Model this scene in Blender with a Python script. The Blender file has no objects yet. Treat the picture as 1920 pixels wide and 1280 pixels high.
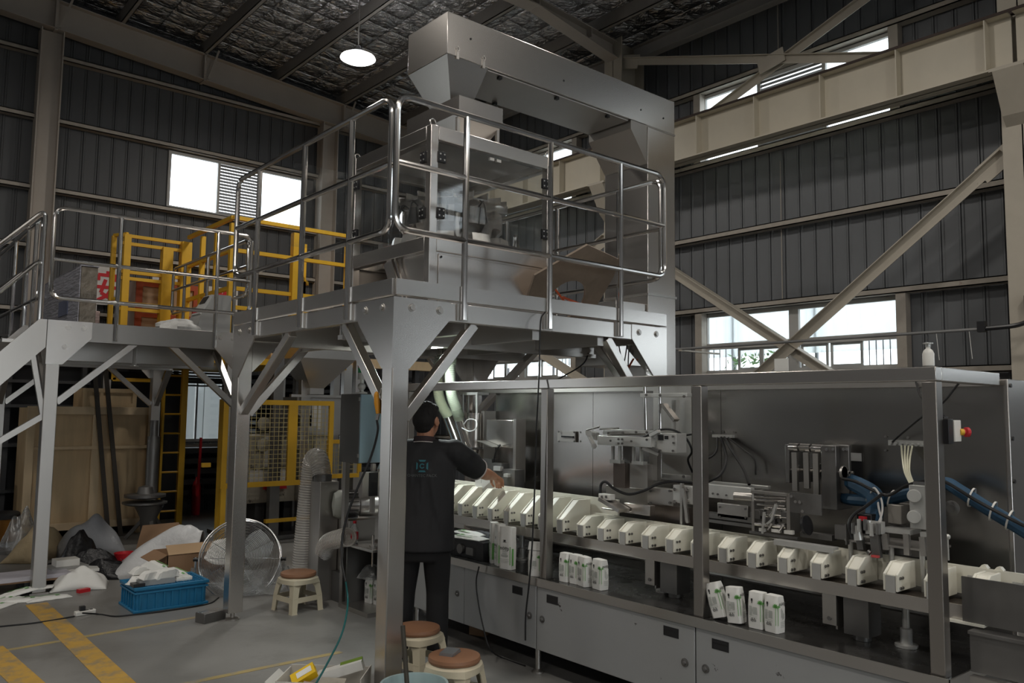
import bpy, bmesh, math, random
from mathutils import Vector, Matrix, Euler
random.seed(7)
SC = bpy.context.scene
C = SC.collection.objects
PI = math.pi
R = math.radians
# ---------------------------------------------------------------- camera
cd = bpy.data.cameras.new('camera'); cam = bpy.data.objects.new('camera', cd); C.link(cam)
cd.sensor_width = 36.0; cd.lens = 36.0*1513.3/1920; cd.clip_start = 0.05; cd.clip_end = 200
_y, _p, _r = R(40.176), R(4.930), R(0.701)
_f = Vector((math.sin(_y)*math.cos(_p), math.cos(_y)*math.cos(_p), math.sin(_p)))
_rt = Vector((math.cos(_y), -math.sin(_y), 0)); _up = _rt.cross(_f)
_a = _rt*math.cos(_r)+_up*math.sin(_r); _b = -_rt*math.sin(_r)+_up*math.cos(_r)
cam.matrix_world = Matrix(((_a.x, _b.x, -_f.x, 0), (_a.y, _b.y, -_f.y, 0), (_a.z, _b.z, -_f.z, 1.65), (0, 0, 0, 1)))
SC.camera = cam
# ---------------------------------------------------------------- sky, lamps, exposure
w = bpy.data.worlds.new('overcast sky'); SC.world = w; w.use_nodes = True
wn = w.node_tree; bg = wn.nodes['Background']; bg.inputs[0].default_value = (0.90, 0.96, 1.0, 1); bg.inputs[1].default_value = 3.2
SC.view_settings.view_transform = 'Standard'; SC.view_settings.look = 'None'
SC.view_settings.gamma = 1.0; SC.view_settings.use_curve_mapping = False
SC.view_settings.exposure = 0.28
SC.cycles.max_bounces = 7; SC.cycles.diffuse_bounces = 3; SC.cycles.glossy_bounces = 4
SC.cycles.transparent_max_bounces = 16; SC.cycles.transmission_bounces = 4
SC.cycles.caustics_reflective = False; SC.cycles.caustics_refractive = False
SC.cycles.sample_clamp_indirect = 4.0; SC.cycles.use_denoising = True
def bay_or_fill(x, y, z, power, r=0.22, col=(1.0, 0.94, 0.86)):
    d = bpy.data.lights.new('bay_or_fill_light', 'AREA'); d.shape = 'DISK'; d.size = 2*r; d.energy = power; d.color = col
    o = bpy.data.objects.new('bay_or_fill_light', d); C.link(o); o.location = (x, y, z); return o
LAMPS = [(5.17, 9.42, 6.33, 55)] + [(x, y, 6.9, 55) for x in (-6.2, -0.5) for y in (-5.6, -0.6)] + [(0.3, 7.5, 6.9, 32), (-6.2, 4.4, 6.9, 60), (-0.5, 4.4, 6.9, 75), (-6.2, 9.4, 6.9, 50)] + [(5.17, -5.6, 6.5, 60), (5.17, -0.6, 6.5, 55), (5.17, 4.2, 6.5, 40), (1.9, -1.8, 6.6, 45)]  # lamp beside the gallery is added, unseen, to brighten the plywood crate
for l in LAMPS: bay_or_fill(*l)
# ---------------------------------------------------------------- materials
def mat(name, col, rough=0.5, metal=0.0, var=0.0, vscale=3.0, stretch=(1, 1, 1), bump=0.0, bscale=40.0, rvar=0.0, alpha=1.0, trans=0.0,
        emit=0.0, coat=0.0, ior=1.45, sss=0.0, dark=None, dthr=0.62, dscale=6.0, dsoft=0.05, vdet=6):
    m = bpy.data.materials.new(name); m.use_nodes = True; nt = m.node_tree; n = nt.nodes; L = nt.links
    b = n['Principled BSDF']; col = tuple(col)+(1,)
    b.inputs['Base Color'].default_value = col; b.inputs['Roughness'].default_value = rough; b.inputs['Metallic'].default_value = metal
    b.inputs['Alpha'].default_value = alpha; b.inputs['Transmission Weight'].default_value = trans; b.inputs['IOR'].default_value = ior
    b.inputs['Coat Weight'].default_value = coat
    if emit: b.inputs['Emission Color'].default_value = col; b.inputs['Emission Strength'].default_value = emit
    if var or bump or rvar or dark:
        tc = n.new('ShaderNodeTexCoord'); mp = n.new('ShaderNodeMapping'); mp.inputs['Scale'].default_value = stretch
        L.new(tc.outputs['Object'], mp.inputs['Vector'])
    src = None
    if var or rvar:
        nz = n.new('ShaderNodeTexNoise'); nz.inputs['Scale'].default_value = vscale; nz.inputs['Detail'].default_value = vdet; nz.inputs['Roughness'].default_value = 0.62
        L.new(mp.outputs[0], nz.inputs['Vector'])
    if var:
        mx = n.new('ShaderNodeMix'); mx.data_type = 'RGBA'
        mx.inputs[6].default_value = tuple(max(0, c*(1-var)) for c in col[:3])+(1,); mx.inputs[7].default_value = tuple(min(1, c*(1+var)) for c in col[:3])+(1,)
        L.new(nz.outputs[0], mx.inputs[0]); src = mx.outputs[2]
    if rvar:
        mr = n.new('ShaderNodeMapRange'); mr.inputs[1].default_value = 0.3; mr.inputs[2].default_value = 0.7
        mr.inputs[3].default_value = max(0.03, rough-rvar); mr.inputs[4].default_value = min(1, rough+rvar)
        L.new(nz.outputs[0], mr.inputs[0]); L.new(mr.outputs[0], b.inputs['Roughness'])
    if dark:
        n2 = n.new('ShaderNodeTexNoise'); n2.inputs['Scale'].default_value = dscale; n2.inputs['Detail'].default_value = 8; n2.inputs['Roughness'].default_value = 0.7
        L.new(tc.outputs['Object'], n2.inputs['Vector'])
        r2 = n.new('ShaderNodeMapRange'); r2.inputs[1].default_value = dthr; r2.inputs[2].default_value = dthr+dsoft; L.new(n2.outputs[0], r2.inputs[0])
        m2 = n.new('ShaderNodeMix'); m2.data_type = 'RGBA'; m2.inputs[7].default_value = tuple(dark)+(1,)
        L.new(r2.outputs[0], m2.inputs[0])
        if src: L.new(src, m2.inputs[6])
        else: m2.inputs[6].default_value = col
        src = m2.outputs[2]
    if src: L.new(src, b.inputs['Base Color'])
    if bump:
        nb = n.new('ShaderNodeTexNoise'); nb.inputs['Scale'].default_value = bscale; nb.inputs['Detail'].default_value = 4 if bscale > 4 else 0.5
        L.new(mp.outputs[0], nb.inputs['Vector'])
        bp = n.new('ShaderNodeBump'); bp.inputs['Strength'].default_value = bump; bp.inputs['Distance'].default_value = 0.02
        L.new(nb.outputs[0], bp.inputs['Height']); L.new(bp.outputs[0], b.inputs['Normal'])
    return m
def glass(name, col=(1, 1, 1), clear=0.9, rough=0.05, dirt=0.0):
    m = bpy.data.materials.new(name); m.use_nodes = True; nt = m.node_tree; n = nt.nodes; L = nt.links
    out = n['Material Output']; n.remove(n['Principled BSDF'])
    t = n.new('ShaderNodeBsdfTransparent'); t.inputs[0].default_value = tuple(col)+(1,)
    g = n.new('ShaderNodeBsdfGlossy'); g.inputs['Roughness'].default_value = rough; g.inputs[0].default_value = (1, 1, 1, 1)
    lw = n.new('ShaderNodeLayerWeight'); lw.inputs[0].default_value = 0.5; fr = n.new('ShaderNodeMath'); fr.operation = 'POWER'; fr.inputs[1].default_value = 4.0; L.new(lw.outputs['Facing'], fr.inputs[0])
    ml = n.new('ShaderNodeMath'); ml.operation = 'MULTIPLY_ADD'; ml.inputs[1].default_value = 0.9; ml.inputs[2].default_value = 1-clear+0.02; ml.use_clamp = True
    L.new(fr.outputs[0], ml.inputs[0])
    x = n.new('ShaderNodeMixShader'); L.new(ml.outputs[0], x.inputs[0]); L.new(t.outputs[0], x.inputs[1]); L.new(g.outputs[0], x.inputs[2])
    res = x
    if dirt:
        df = n.new('ShaderNodeBsdfDiffuse'); df.inputs[0].default_value = (0.6, 0.62, 0.62, 1)
        tc = n.new('ShaderNodeTexCoord'); nz = n.new('ShaderNodeTexNoise'); nz.inputs['Scale'].default_value = 7; nz.inputs['Detail'].default_value = 9
        L.new(tc.outputs['Object'], nz.inputs['Vector'])
        mr = n.new('ShaderNodeMapRange'); mr.inputs[1].default_value = 0.45; mr.inputs[2].default_value = 0.75; mr.inputs[3].default_value = dirt*0.15; mr.inputs[4].default_value = dirt
        L.new(nz.outputs[0], mr.inputs[0])
        y = n.new('ShaderNodeMixShader'); L.new(mr.outputs[0], y.inputs[0]); L.new(x.outputs[0], y.inputs[1]); L.new(df.outputs[0], y.inputs[2]); res = y
    L.new(res.outputs[0], out.inputs[0]); return m
STEEL = mat('brushed stainless steel', (0.65, 0.62, 0.59), 0.27, 1, var=0.06, vscale=1.6, stretch=(1, 1, 0.35), vdet=1, bump=0.05, bscale=1.2)
STEEL2 = mat('dull stainless steel', (0.54, 0.52, 0.495), 0.38, 1, var=0.12, vscale=2, stretch=(1, 1, 0.4), vdet=1)
STEELD = mat('dark machine steel', (0.22, 0.215, 0.21), 0.45, 0.9, var=0.25, vscale=5, rvar=0.1)
POLISH = mat('polished stainless tube', (0.74, 0.72, 0.70), 0.14, 1, var=0.08, vscale=4)
ALU = mat('milled aluminium', (0.62, 0.62, 0.60), 0.36, 0.55, var=0.12, vscale=9, vdet=2)
CAB = mat('grey cabinet sheet steel', (0.40, 0.41, 0.415), 0.42, 0.35, var=0.10, vscale=2.0, dark=(0.07, 0.065, 0.06), dthr=0.655, dscale=6.5, dsoft=0.012)
BEIGE = mat('beige painted steel', (0.50, 0.455, 0.38), 0.55, 0, var=0.14, vscale=4, dark=(0.20, 0.15, 0.10), dthr=0.68, dscale=5, dsoft=0.10)
GREYP = mat('grey painted steel', (0.30, 0.28, 0.26), 0.6, 0, var=0.18, vscale=3)
GIRT = mat('dusty galvanised girt', (0.42, 0.38, 0.33), 0.6, 0.1, var=0.25, vscale=6, dark=(0.16, 0.09, 0.06), dthr=0.66, dscale=4, dsoft=0.1)
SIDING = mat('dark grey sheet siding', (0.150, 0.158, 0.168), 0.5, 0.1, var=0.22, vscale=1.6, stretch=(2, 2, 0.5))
SIDING_SHADE = mat('shaded sheet siding of the gable', (0.092, 0.094, 0.098), 0.55, 0.1, var=0.22, vscale=1.6, stretch=(2, 2, 0.5))  # same siding as the right wall, gable shade put into the colour
YEL = mat('safety yellow paint', (0.72, 0.42, 0.03), 0.45, 0, var=0.12, vscale=6, dark=(0.30, 0.16, 0.03), dthr=0.70, dscale=7, dsoft=0.08)
BLACK = mat('black rubber', (0.012, 0.012, 0.013), 0.5)
BLACKP = mat('black plastic', (0.02, 0.02, 0.022), 0.35)
DARK = mat('dark machine paint', (0.05, 0.05, 0.052), 0.6, 0.2, var=0.3, vscale=5)  # dark base colour of racks, timbers and posts
WHITEP = mat('white plastic', (0.78, 0.77, 0.73), 0.35, 0, var=0.03)
UHMW = mat('cream machined plastic', (0.84, 0.82, 0.72), 0.42, 0, var=0.08, vscale=5)
PLY = mat('pale plywood', (0.66, 0.49, 0.29), 0.7, 0, var=0.22, vscale=2.5, stretch=(5, 5, 0.6), dark=(0.20, 0.11, 0.05), dthr=0.73, dscale=3.5, dsoft=0.05)
CARD = mat('brown cardboard', (0.33, 0.20, 0.115), 0.8, 0, var=0.12, vscale=5)
BLUEPL = mat('blue crate plastic', (0.015, 0.17, 0.34), 0.45, 0, var=0.12, vscale=5)
REDP = mat('red plastic', (0.55, 0.02, 0.03), 0.4)
PAPER = mat('white paper', (0.78, 0.78, 0.75), 0.65, 0, var=0.05, vscale=8, bump=0.15, bscale=14)
PAPERD = mat('bag print grey', (0.46, 0.48, 0.45), 0.7)
GREENP = mat('green print', (0.16, 0.42, 0.12), 0.6)
INK = mat('black print', (0.03, 0.03, 0.03), 0.6)
GLASS = glass('window glass', (0.97, 0.99, 1.0), 0.95)
PLEXI = glass('dusty plexiglass', (0.95, 0.96, 0.96), 0.985, 0.04, dirt=0.05)
FILM = glass('clear plastic film', (0.92, 0.93, 0.94), 0.94, 0.3, dirt=0.42)
# ---------------------------------------------------------------- mesh helpers
class M:
    def __init__(s): s.v = []; s.f = []; s.mi = []; s.k = 0
    def add(s, vs, fs):
        o = len(s.v); s.v += [tuple(v) for v in vs]; s.f += [tuple(i+o for i in f) for f in fs]; s.mi += [s.k]*len(fs); return s
    def box(s, a, b, rz=0.0, rot=None, piv=None):
        x0, x1 = sorted((a[0], b[0])); y0, y1 = sorted((a[1], b[1])); z0, z1 = sorted((a[2], b[2]))
        vs = [Vector(p) for p in ((x0, y0, z0), (x1, y0, z0), (x1, y1, z0), (x0, y1, z0), (x0, y0, z1), (x1, y0, z1), (x1, y1, z1), (x0, y1, z1))]
        if rz or rot:
            c = Vector(piv) if piv else Vector(((x0+x1)/2, (y0+y1)/2, (z0+z1)/2)); e = Euler(rot if rot else (0, 0, rz)).to_matrix()
            vs = [c+e @ (v-c) for v in vs]
        return s.add(vs, ((3, 2, 1, 0), (4, 5, 6, 7), (0, 1, 5, 4), (1, 2, 6, 5), (2, 3, 7, 6), (3, 0, 4, 7)))
    def bar(s, p, q, w, h, up=(0, 0, 1)):
        p = Vector(p); q = Vector(q); d = (q-p).normalized(); up = Vector(up)
        if abs(d.dot(up)) > 0.99: up = Vector((0, 1, 0))
        a = d.cross(up).normalized(); b = a.cross(d)
        vs = [e+a*i*w/2+b*j*h/2 for e in (p, q) for i, j in ((-1, -1), (1, -1), (1, 1), (-1, 1))]
        return s.add(vs, ((3, 2, 1, 0), (4, 5, 6, 7), (0, 1, 5, 4), (1, 2, 6, 5), (2, 3, 7, 6), (3, 0, 4, 7)))
    def tube(s, pts, r, n=8, cap=True):
        pts = [Vector(p) for p in pts]; rs = r if isinstance(r, (list, tuple)) else [r]*len(pts)
        N = len(pts); prev = None; vs = []
        for i, p in enumerate(pts):
            d = (pts[min(i+1, N-1)]-pts[max(i-1, 0)]).normalized()
            if prev is None:
                a = d.orthogonal().normalized()
            else:
                a = prev-d*prev.dot(d)
                a = a.normalized() if a.length > 1e-6 else d.orthogonal().normalized()
            prev = a; b = d.cross(a)
            vs += [p+(a*math.cos(2*PI*k/n)+b*math.sin(2*PI*k/n))*rs[i] for k in range(n)]
        fs = [(i*n+k, i*n+(k+1) % n, (i+1)*n+(k+1) % n, (i+1)*n+k) for i in range(N-1) for k in range(n)]
        if cap: fs += [tuple(range(n-1, -1, -1)), tuple((N-1)*n+k for k in range(n))]
        return s.add(vs, fs)
    def lathe(s, o, prof, n=24, axis=(0, 0, 1), cap=True):
        o = Vector(o); ax = Vector(axis).normalized(); a = ax.orthogonal().normalized(); b = ax.cross(a)
        vs = [o+ax*z+(a*math.cos(2*PI*k/n)+b*math.sin(2*PI*k/n))*r for r, z in prof for k in range(n)]
        N = len(prof)
        fs = [(i*n+k, i*n+(k+1) % n, (i+1)*n+(k+1) % n, (i+1)*n+k) for i in range(N-1) for k in range(n)]
        if cap: fs += [tuple(range(n-1, -1, -1)), tuple((N-1)*n+k for k in range(n))]
        return s.add(vs, fs)
    def cyl(s, p, q, r, n=16):
        p = Vector(p); q = Vector(q); return s.lathe(p, [(r, 0), (r, (q-p).length)], n, q-p)
    def prism(s, pts, ax, lo, hi):
        mk = {'x': lambda u, v, t: (t, u, v), 'y': lambda u, v, t: (u, t, v), 'z': lambda u, v, t: (u, v, t)}[ax]; n = len(pts)
        vs = [mk(u, v, lo) for u, v in pts]+[mk(u, v, hi) for u, v in pts]
        return s.add(vs, [tuple(range(n-1, -1, -1)), tuple(range(n, 2*n))]+[(i, (i+1) % n, n+(i+1) % n, n+i) for i in range(n)])
    def loft(s, rings, cap=True, close=True):
        n = len(rings[0]); N = len(rings); vs = [p for r in rings for p in r]
        fs = [(i*n+k, i*n+(k+1) % n, (i+1)*n+(k+1) % n, (i+1)*n+k) for i in range(N-1) for k in range(n if close else n-1)]
        if cap: fs += [tuple(range(n-1, -1, -1)), tuple((N-1)*n+k for k in range(n))]
        return s.add(vs, fs)
    def frame(s, a, b, w, d, ax):   # rectangular frame in the plane across ax; a, b opposite corners (u, v), d = (lo, hi) along ax
        (u0, v0), (u1, v1) = a, b
        for p, q in (((u0, v0), (u1, v0+w)), ((u0, v1-w), (u1, v1)), ((u0, v0+w), (u0+w, v1-w)), ((u1-w, v0+w), (u1, v1-w))):
            if ax == 'x': s.box((d[0], p[0], p[1]), (d[1], q[0], q[1]))
            elif ax == 'y': s.box((p[0], d[0], p[1]), (q[0], d[1], q[1]))
            else: s.box((p[0], p[1], d[0]), (q[0], q[1], d[1]))
        return s
    def sphere(s, c, r, n=12, m=8, sc=(1, 1, 1)):
        c = Vector(c); vs = []; 
        for i in range(1, m):
            t = PI*i/m
            for k in range(n): vs.append(c+Vector((sc[0]*math.sin(t)*math.cos(2*PI*k/n), sc[1]*math.sin(t)*math.sin(2*PI*k/n), sc[2]*math.cos(t)))*r)
        vs += [c+Vector((0, 0, r*sc[2])), c-Vector((0, 0, r*sc[2]))]; T = (m-1)*n
        fs = [((i+1)*n+k, (i+1)*n+(k+1) % n, i*n+(k+1) % n, i*n+k) for i in range(m-2) for k in range(n)]
        fs += [(k, (k+1) % n, T) for k in range(n)]+[((m-2)*n+(k+1) % n, (m-2)*n+k, T+1) for k in range(n)]
        return s.add(vs, fs)
    def poly(s, pts): return s.add(pts, [tuple(range(len(pts)))])
def bend(pts, rad=0.06, n=5):
    pts = [Vector(p) for p in pts]; out = [pts[0]]
    for i in range(1, len(pts)-1):
        a, p, b = pts[i-1], pts[i], pts[i+1]; r = min(rad, (a-p).length*0.49, (b-p).length*0.49)
        u = p+(a-p).normalized()*r; v = p+(b-p).normalized()*r
        out += [(1-t)**2*u+2*t*(1-t)*p+t*t*v for t in [k/n for k in range(n+1)]]
    return out+[pts[-1]]
def spline(pts, n=8):
    P = [Vector(p) for p in pts]; P = [2*P[0]-P[1]]+P+[2*P[-1]-P[-2]]; out = []
    for i in range(1, len(P)-2):
        for k in range(n):
            t = k/n; out.append(0.5*((2*P[i])+(P[i+1]-P[i-1])*t+(2*P[i-1]-5*P[i]+4*P[i+1]-P[i+2])*t*t+(3*P[i]-P[i-1]-3*P[i+1]+P[i+2])*t**3))
    return out+[P[-2]]
W = {}
def tag(o, label=None, cat=None, group=None, kind=None):
    for k, v in (('label', label), ('category', cat), ('group', group), ('kind', kind)):
        if v: o[k] = v
    return o
def thing(name, label, cat, loc=(0, 0, 0), group=None):
    o = bpy.data.objects.new(name, None); C.link(o); o.location = loc; o.empty_display_size = 0.1; W[o.name] = Vector(loc)
    return tag(o, label, cat, group)
def ob(name, m, mt, par=None, label=None, cat=None, group=None, kind=None, bev=0.0, smooth=True, org=None, sub=0):
    if org is not None: off = Vector(org)
    elif par is not None: off = W[par.name]
    else:
        xs, ys, zs = zip(*m.v); off = Vector(((min(xs)+max(xs))/2, (min(ys)+max(ys))/2, min(zs)))
    me = bpy.data.meshes.new(name); me.from_pydata([Vector(v)-off for v in m.v], [], m.f)
    for q in (mt if isinstance(mt, (list, tuple)) else [mt]): me.materials.append(q)
    if any(m.mi): me.polygons.foreach_set('material_index', m.mi)
    if smooth:
        me.polygons.foreach_set('use_smooth', [True]*len(me.polygons))
        if not sub: me.set_sharp_from_angle(angle=R(32))
    me.update()
    o = bpy.data.objects.new(name, me); C.link(o); W[o.name] = off
    if par is not None:
        o.parent = par; o.location = (0, 0, 0) if org is None else off-W[par.name]
    else: o.location = off
    if bev:
        b = o.modifiers.new('bevel', 'BEVEL'); b.width = bev; b.segments = 2; b.limit_method = 'ANGLE'; b.angle_limit = R(40); b.harden_normals = False
    if sub:
        b = o.modifiers.new('sub', 'SUBSURF'); b.levels = b.render_levels = sub
    return tag(o, label, cat, group, kind)
def inst(o, par, loc=(0, 0, 0), rot=None, sc=None):      # a sibling piece that shares the mesh
    c = o.copy(); C.link(c); c.parent = par; c.location = Vector(o.location)+Vector(loc)
    if rot: c.rotation_euler = rot
    if sc: c.scale = sc
    W[c.name] = W[o.name]+Vector(loc)
    return c
def dup(root, loc, rz=None, label=None, group=None):
    r = root.copy(); C.link(r); r.location = loc; W[r.name] = Vector(loc)
    if rz is not None: r.rotation_euler = (0, 0, rz)
    tag(r, label, None, group)
    for ch in list(root.children):
        c = ch.copy(); C.link(c); c.parent = r
        for g in list(ch.children):
            d = g.copy(); C.link(d); d.parent = c
    return r
def txt(s, size, mt, name, par, mtx, ext=0.0006, align='CENTER'):      # printed lettering, as a mesh
    cu = bpy.data.curves.new(name, 'FONT'); cu.body = s; cu.size = size; cu.align_x = align; cu.align_y = 'CENTER'; cu.extrude = ext; cu.resolution_u = 2
    t = bpy.data.objects.new(name+'_curve', cu); C.link(t); bpy.context.view_layer.update()
    me = bpy.data.meshes.new_from_object(t.evaluated_get(bpy.context.evaluated_depsgraph_get())); bpy.data.objects.remove(t)
    me.materials.clear(); me.materials.append(mt); me.name = name
    o = bpy.data.objects.new(name, me); C.link(o); o.parent = par; o.matrix_local = mtx; W[o.name] = W[par.name]
    return o
def face_mtx(o, right, up):
    r = Vector(right).normalized(); u = Vector(up).normalized(); n = r.cross(u)
    return Matrix(((r.x, u.x, n.x, o[0]), (r.y, u.y, n.y, o[1]), (r.z, u.z, n.z, o[2]), (0, 0, 0, 1)))
# ================================================================ the hall
S = dict(kind='structure')
# concrete floor
mf = mat('worn grey concrete', (0.212, 0.208, 0.198), 0.42, 0, var=0.34, vscale=1.0, bump=0.04, bscale=22, rvar=0.14, dark=(0.12, 0.115, 0.105), dthr=0.54, dscale=0.9, dsoft=0.22)
m = M(); m.box((-9, -9, -0.2), (9.3, 13.6, 0)); fl = ob('floor', m, mf, kind='structure', org=(0, 0, 0))
WORN = mat('worn yellow floor paint', (0.50, 0.30, 0.06), 0.6, 0, var=0.2, vscale=8, dark=(0.23, 0.20, 0.15), dthr=0.46, dscale=7, dsoft=0.2)
THIN = mat('faded yellow floor line', (0.36, 0.28, 0.12), 0.6, 0, var=0.2, vscale=8, dark=(0.24, 0.225, 0.20), dthr=0.48, dscale=6, dsoft=0.15)
def stripe(a, b, wd, mt):
    m = M(); a = Vector(a); b = Vector(b); a.z = b.z = 0.0015 if wd > 0.1 else 0.0009; m.bar(a, b, wd, 2*a.z); o = ob('floor_line', m, mt, fl)
stripe((1.440,7.813,0.000), (1.442,4.767,-0.000), 0.16, WORN)
stripe((0.950,6.597,0.000), (1.068,4.915,0.000), 0.16, WORN)
stripe((0.873,6.460,0.000), (2.559,6.599,0.000), 0.05, THIN)
stripe((1.692,5.063,0.000), (2.786,5.064,0.000), 0.05, THIN)
for q in ():
    m = M(); m.box((-8, q-0.006, 0.0005), (9.2, q+0.006, 0.0012)); ob('floor_joint', m, DARK, fl)
# walls: backing sheet with openings, standing-seam panels as pieces, girts
PT = 0.21
WIN_R = []
for dy in (0.0, 5.2, -5.2, -10.4):
    WIN_R += [(4.09+dy, 6.77+dy, 2.19, 3.01), (4.09+dy, 6.77+dy, 5.14, 6.12)]
WIN_B = [(3.94, 6.29, 4.83, 5.77), (4.12, 5.0, 1.10, 2.27), (7.0, 7.95, 1.15, 2.0)]
def zsegs(u0, u1, wins, top):
    cuts = sorted([(z0, z1) for a, b, z0, z1 in wins if u1 > a+0.02 and u0 < b-0.02]); out = []; z = 0.0
    for z0, z1 in cuts:
        out.append((z, z0)); z = z1
    return out+[(z, top)]
def zroof(x): return 7.76-0.0766*(x-2.4)
pcache = {}
def clad(par, axis, face, u0, u1, wins, top, mt, sgn):
    n = int((u1-u0)/PT)
    for k in range(n+1):
        u = u0+k*PT; tp = top(u) if callable(top) else top
        for z0, z1 in zsegs(u, u+PT, wins, tp):
            key = (axis, round(z0, 2), round(z1, 2), par.name)
            if key not in pcache:
                m = M(); g = 0.008; d = 0.02
                pr = [(g, 0), (g, d), (0.024, d), (0.034, d-0.008), (PT-0.034, d-0.008), (PT-0.024, d), (PT-g, d), (PT-g, 0)]
                if axis == 'y': m.prism([(face+sgn*b, a) for a, b in pr], 'z', z0, z1)   # across Y on a wall at X=face
                else: m.prism([(a, face+sgn*b) for a, b in pr], 'z', z0, z1)
                o = ob('wall_panel', m, mt, par, smooth=False); pcache[key] = o; o.location = (0, u, 0) if axis == 'y' else (u, 0, 0)
            else:
                o = pcache[key].copy(); C.link(o); o.location = (0, u, 0) if axis == 'y' else (u, 0, 0)
def cutwall(name, axis, face, d, u0, u1, wins, top):
    m = M(); us = sorted({u0, u1, *[w_[0] for w_ in wins], *[w_[1] for w_ in wins]})
    for a, b in zip(us, us[1:]):
        if b-a < 1e-4: continue
        for z0, z1 in zsegs(a, b, wins, top):
            if axis == 'y': m.box((face, a, z0), (face+d, b, z1))
            else: m.box((a, face, z0), (b, face+d, z1))
    return m
wr = ob('wall_right', cutwall('wall_right', 'y', 9.23, 0.05, -9, 13.6, WIN_R, 7.25), SIDING, kind='structure', org=(0, 0, 0))
clad(wr, 'y', 9.23, 0.9, 13.2, WIN_R, 7.25, SIDING, -1)
wb = ob('wall_back', cutwall('wall_back', 'x', 13.33, 0.05, -9, 9.28, WIN_B+[(-5.6, -4.2, 0.0, 2.6)], 7.2), SIDING_SHADE, kind='structure', org=(0, 0, 0))
m = M(); m.prism([(-9, 7.2), (9.28, 7.2), (9.28, 7.25), (-9, 8.65)], 'y', 13.33, 13.38); ob('gable_sheet', m, SIDING_SHADE, wb)
clad(wb, 'x', 13.33, 0.6, 9.1, WIN_B, lambda x: zroof(x)-0.02, SIDING_SHADE, -1)
m = M(); m.box((-9.05, -9, 0), (-9, 13.6, 8.6)); ob('wall_left', m, SIDING, kind='structure', org=(0, 0, 0))
m = M()     # wall behind the camera with an opening added to let in sky light
for a, b in (((-9, -9.05, 0), (-1.5, -9, 8.6)), ((3.0, -9.05, 0), (9.28, -9, 7.2)), ((-1.5, -9.05, 3.6), (3.0, -9, 8.2))): m.box(a, b)
ob('wall_front', m, SIDING, kind='structure', org=(0, 0, 0))
def girt(par, axis, face, z, u0, u1, h=0.075, d=0.13):
    m = M(); t = 0.012
    if axis == 'y':
        m.box((face-d, u0, z), (face, u1, z+t)); m.box((face-d, u0, z), (face-d+t, u1, z+h)); m.box((face-d, u0, z+h-t), (face-d+0.03, u1, z+h))
    else:
        m.box((u0, face-d, z), (u1, face, z+t)); m.box((u0, face-d, z), (u1, face-d+t, z+h)); m.box((u0, face-d, z+h-t), (u1, face-d+0.03, z+h))
    return ob('girt', m, GIRT, par, smooth=False)
for z, sp in ((1.1, None), (2.11, None), (3.02, None), (4.02, None), (5.06, None), (6.13, None)): girt(wr, 'y', 9.2, z, 0.5, 13.3)
for z in (1.0, 2.05, 2.98, 3.90, 4.75, 5.79, 6.75): girt(wb, 'x', 13.3, z, 0.2, 9.2)
for y in (4.03, 6.78, 9.23, 11.98):      # window posts
    for z0, z1 in ((2.1, 3.04), (5.08, 6.16)):
        m = M(); m.box((9.08, y-0.05, z0), (9.2, y+0.06, z1)); ob('window_post', m, GIRT, wr)
m = M(); m.cyl((9.17, 5.55, 3.05), (9.17, 5.55, 4.9), 0.006, 6); ob('sag_rod', m, GIRT, wr)
m = M(); m.cyl((9.17, 5.55, 6.2), (9.17, 5.55, 7.2), 0.008, 6); ob('sag_rod', m, GIRT, wr)
# windows on the right wall
FRAME = mat('grey white window frame', (0.46, 0.45, 0.43), 0.5, 0, var=0.1, vscale=5)
LOUV = mat('grey louver sheet', (0.30, 0.30, 0.30), 0.5, 0.2, var=0.1)
BARS = mat('grey window bar', (0.25, 0.25, 0.26), 0.5, 0.3)
nwin = 0
def window(name, axis, face, u0, u1, z0, z1, transom=None, mull=(), opaque=(), bars=0, lowbars=None):
    fr = M(); t = 0.045; lo, hi = face+0.0, face+0.05
    bx = (lambda a, b, d0=lo, d1=hi: fr.box((d0, a[0], a[1]), (d1, b[0], b[1]))) if axis == 'y' else (lambda a, b, d0=lo, d1=hi: fr.box((a[0], d0, a[1]), (b[0], d1, b[1])))
    bx((u0, z0), (u1, z0+t)); bx((u0, z1-t), (u1, z1)); bx((u0, z0+t), (u0+t, z1-t)); bx((u1-t, z0+t), (u1, z1-t))
    for q, wd in mull: bx((q-wd/2, z0+t), (q+wd/2, z1-t))
    if transom: bx((u0+t, transom-0.04), (u1-t, transom+0.04))
    fo = ob(name, fr, FRAME, kind='structure')
    def piece(nm, a, b, d0, d1, mt):
        m = M(); m.box((d0, a[0], a[1]), (d1, b[0], b[1])) if axis == 'y' else m.box((a[0], d0, a[1]), (b[0], d1, b[1])); return ob(nm, m, mt, fo)
    us = [u0+t]+[v for q, wd in mull for v in (q-wd/2, q+wd/2)]+[u1-t]
    cells = list(zip(us[0::2], us[1::2]))
    for i, (a, b) in enumerate(cells):
        if i in opaque:
            n = int((z1-z0-2*t)/0.05)
            for k in range(n):
                z = z0+t+k*(z1-z0-2*t)/n; m = M()
                p = [(face+0.0, z), (face+0.012, z), (face+0.04, z+0.046), (face+0.028, z+0.046)]
                if axis == 'y': m.prism(p, 'y', a, b)
                else: m.prism([(q, r) for q, r in p], 'x', a, b)
                ob('louver_slat', m, LOUV, fo, smooth=False)
        else:
            rows = [(z0+t, (transom-0.04) if transom else z1-t)]+([(transom+0.04, z1-t)] if transom else [])
            for r0, r1 in rows: piece('pane', (a, r0), (b, r1), face+0.024, face+0.028, GLASS)
    return fo
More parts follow.
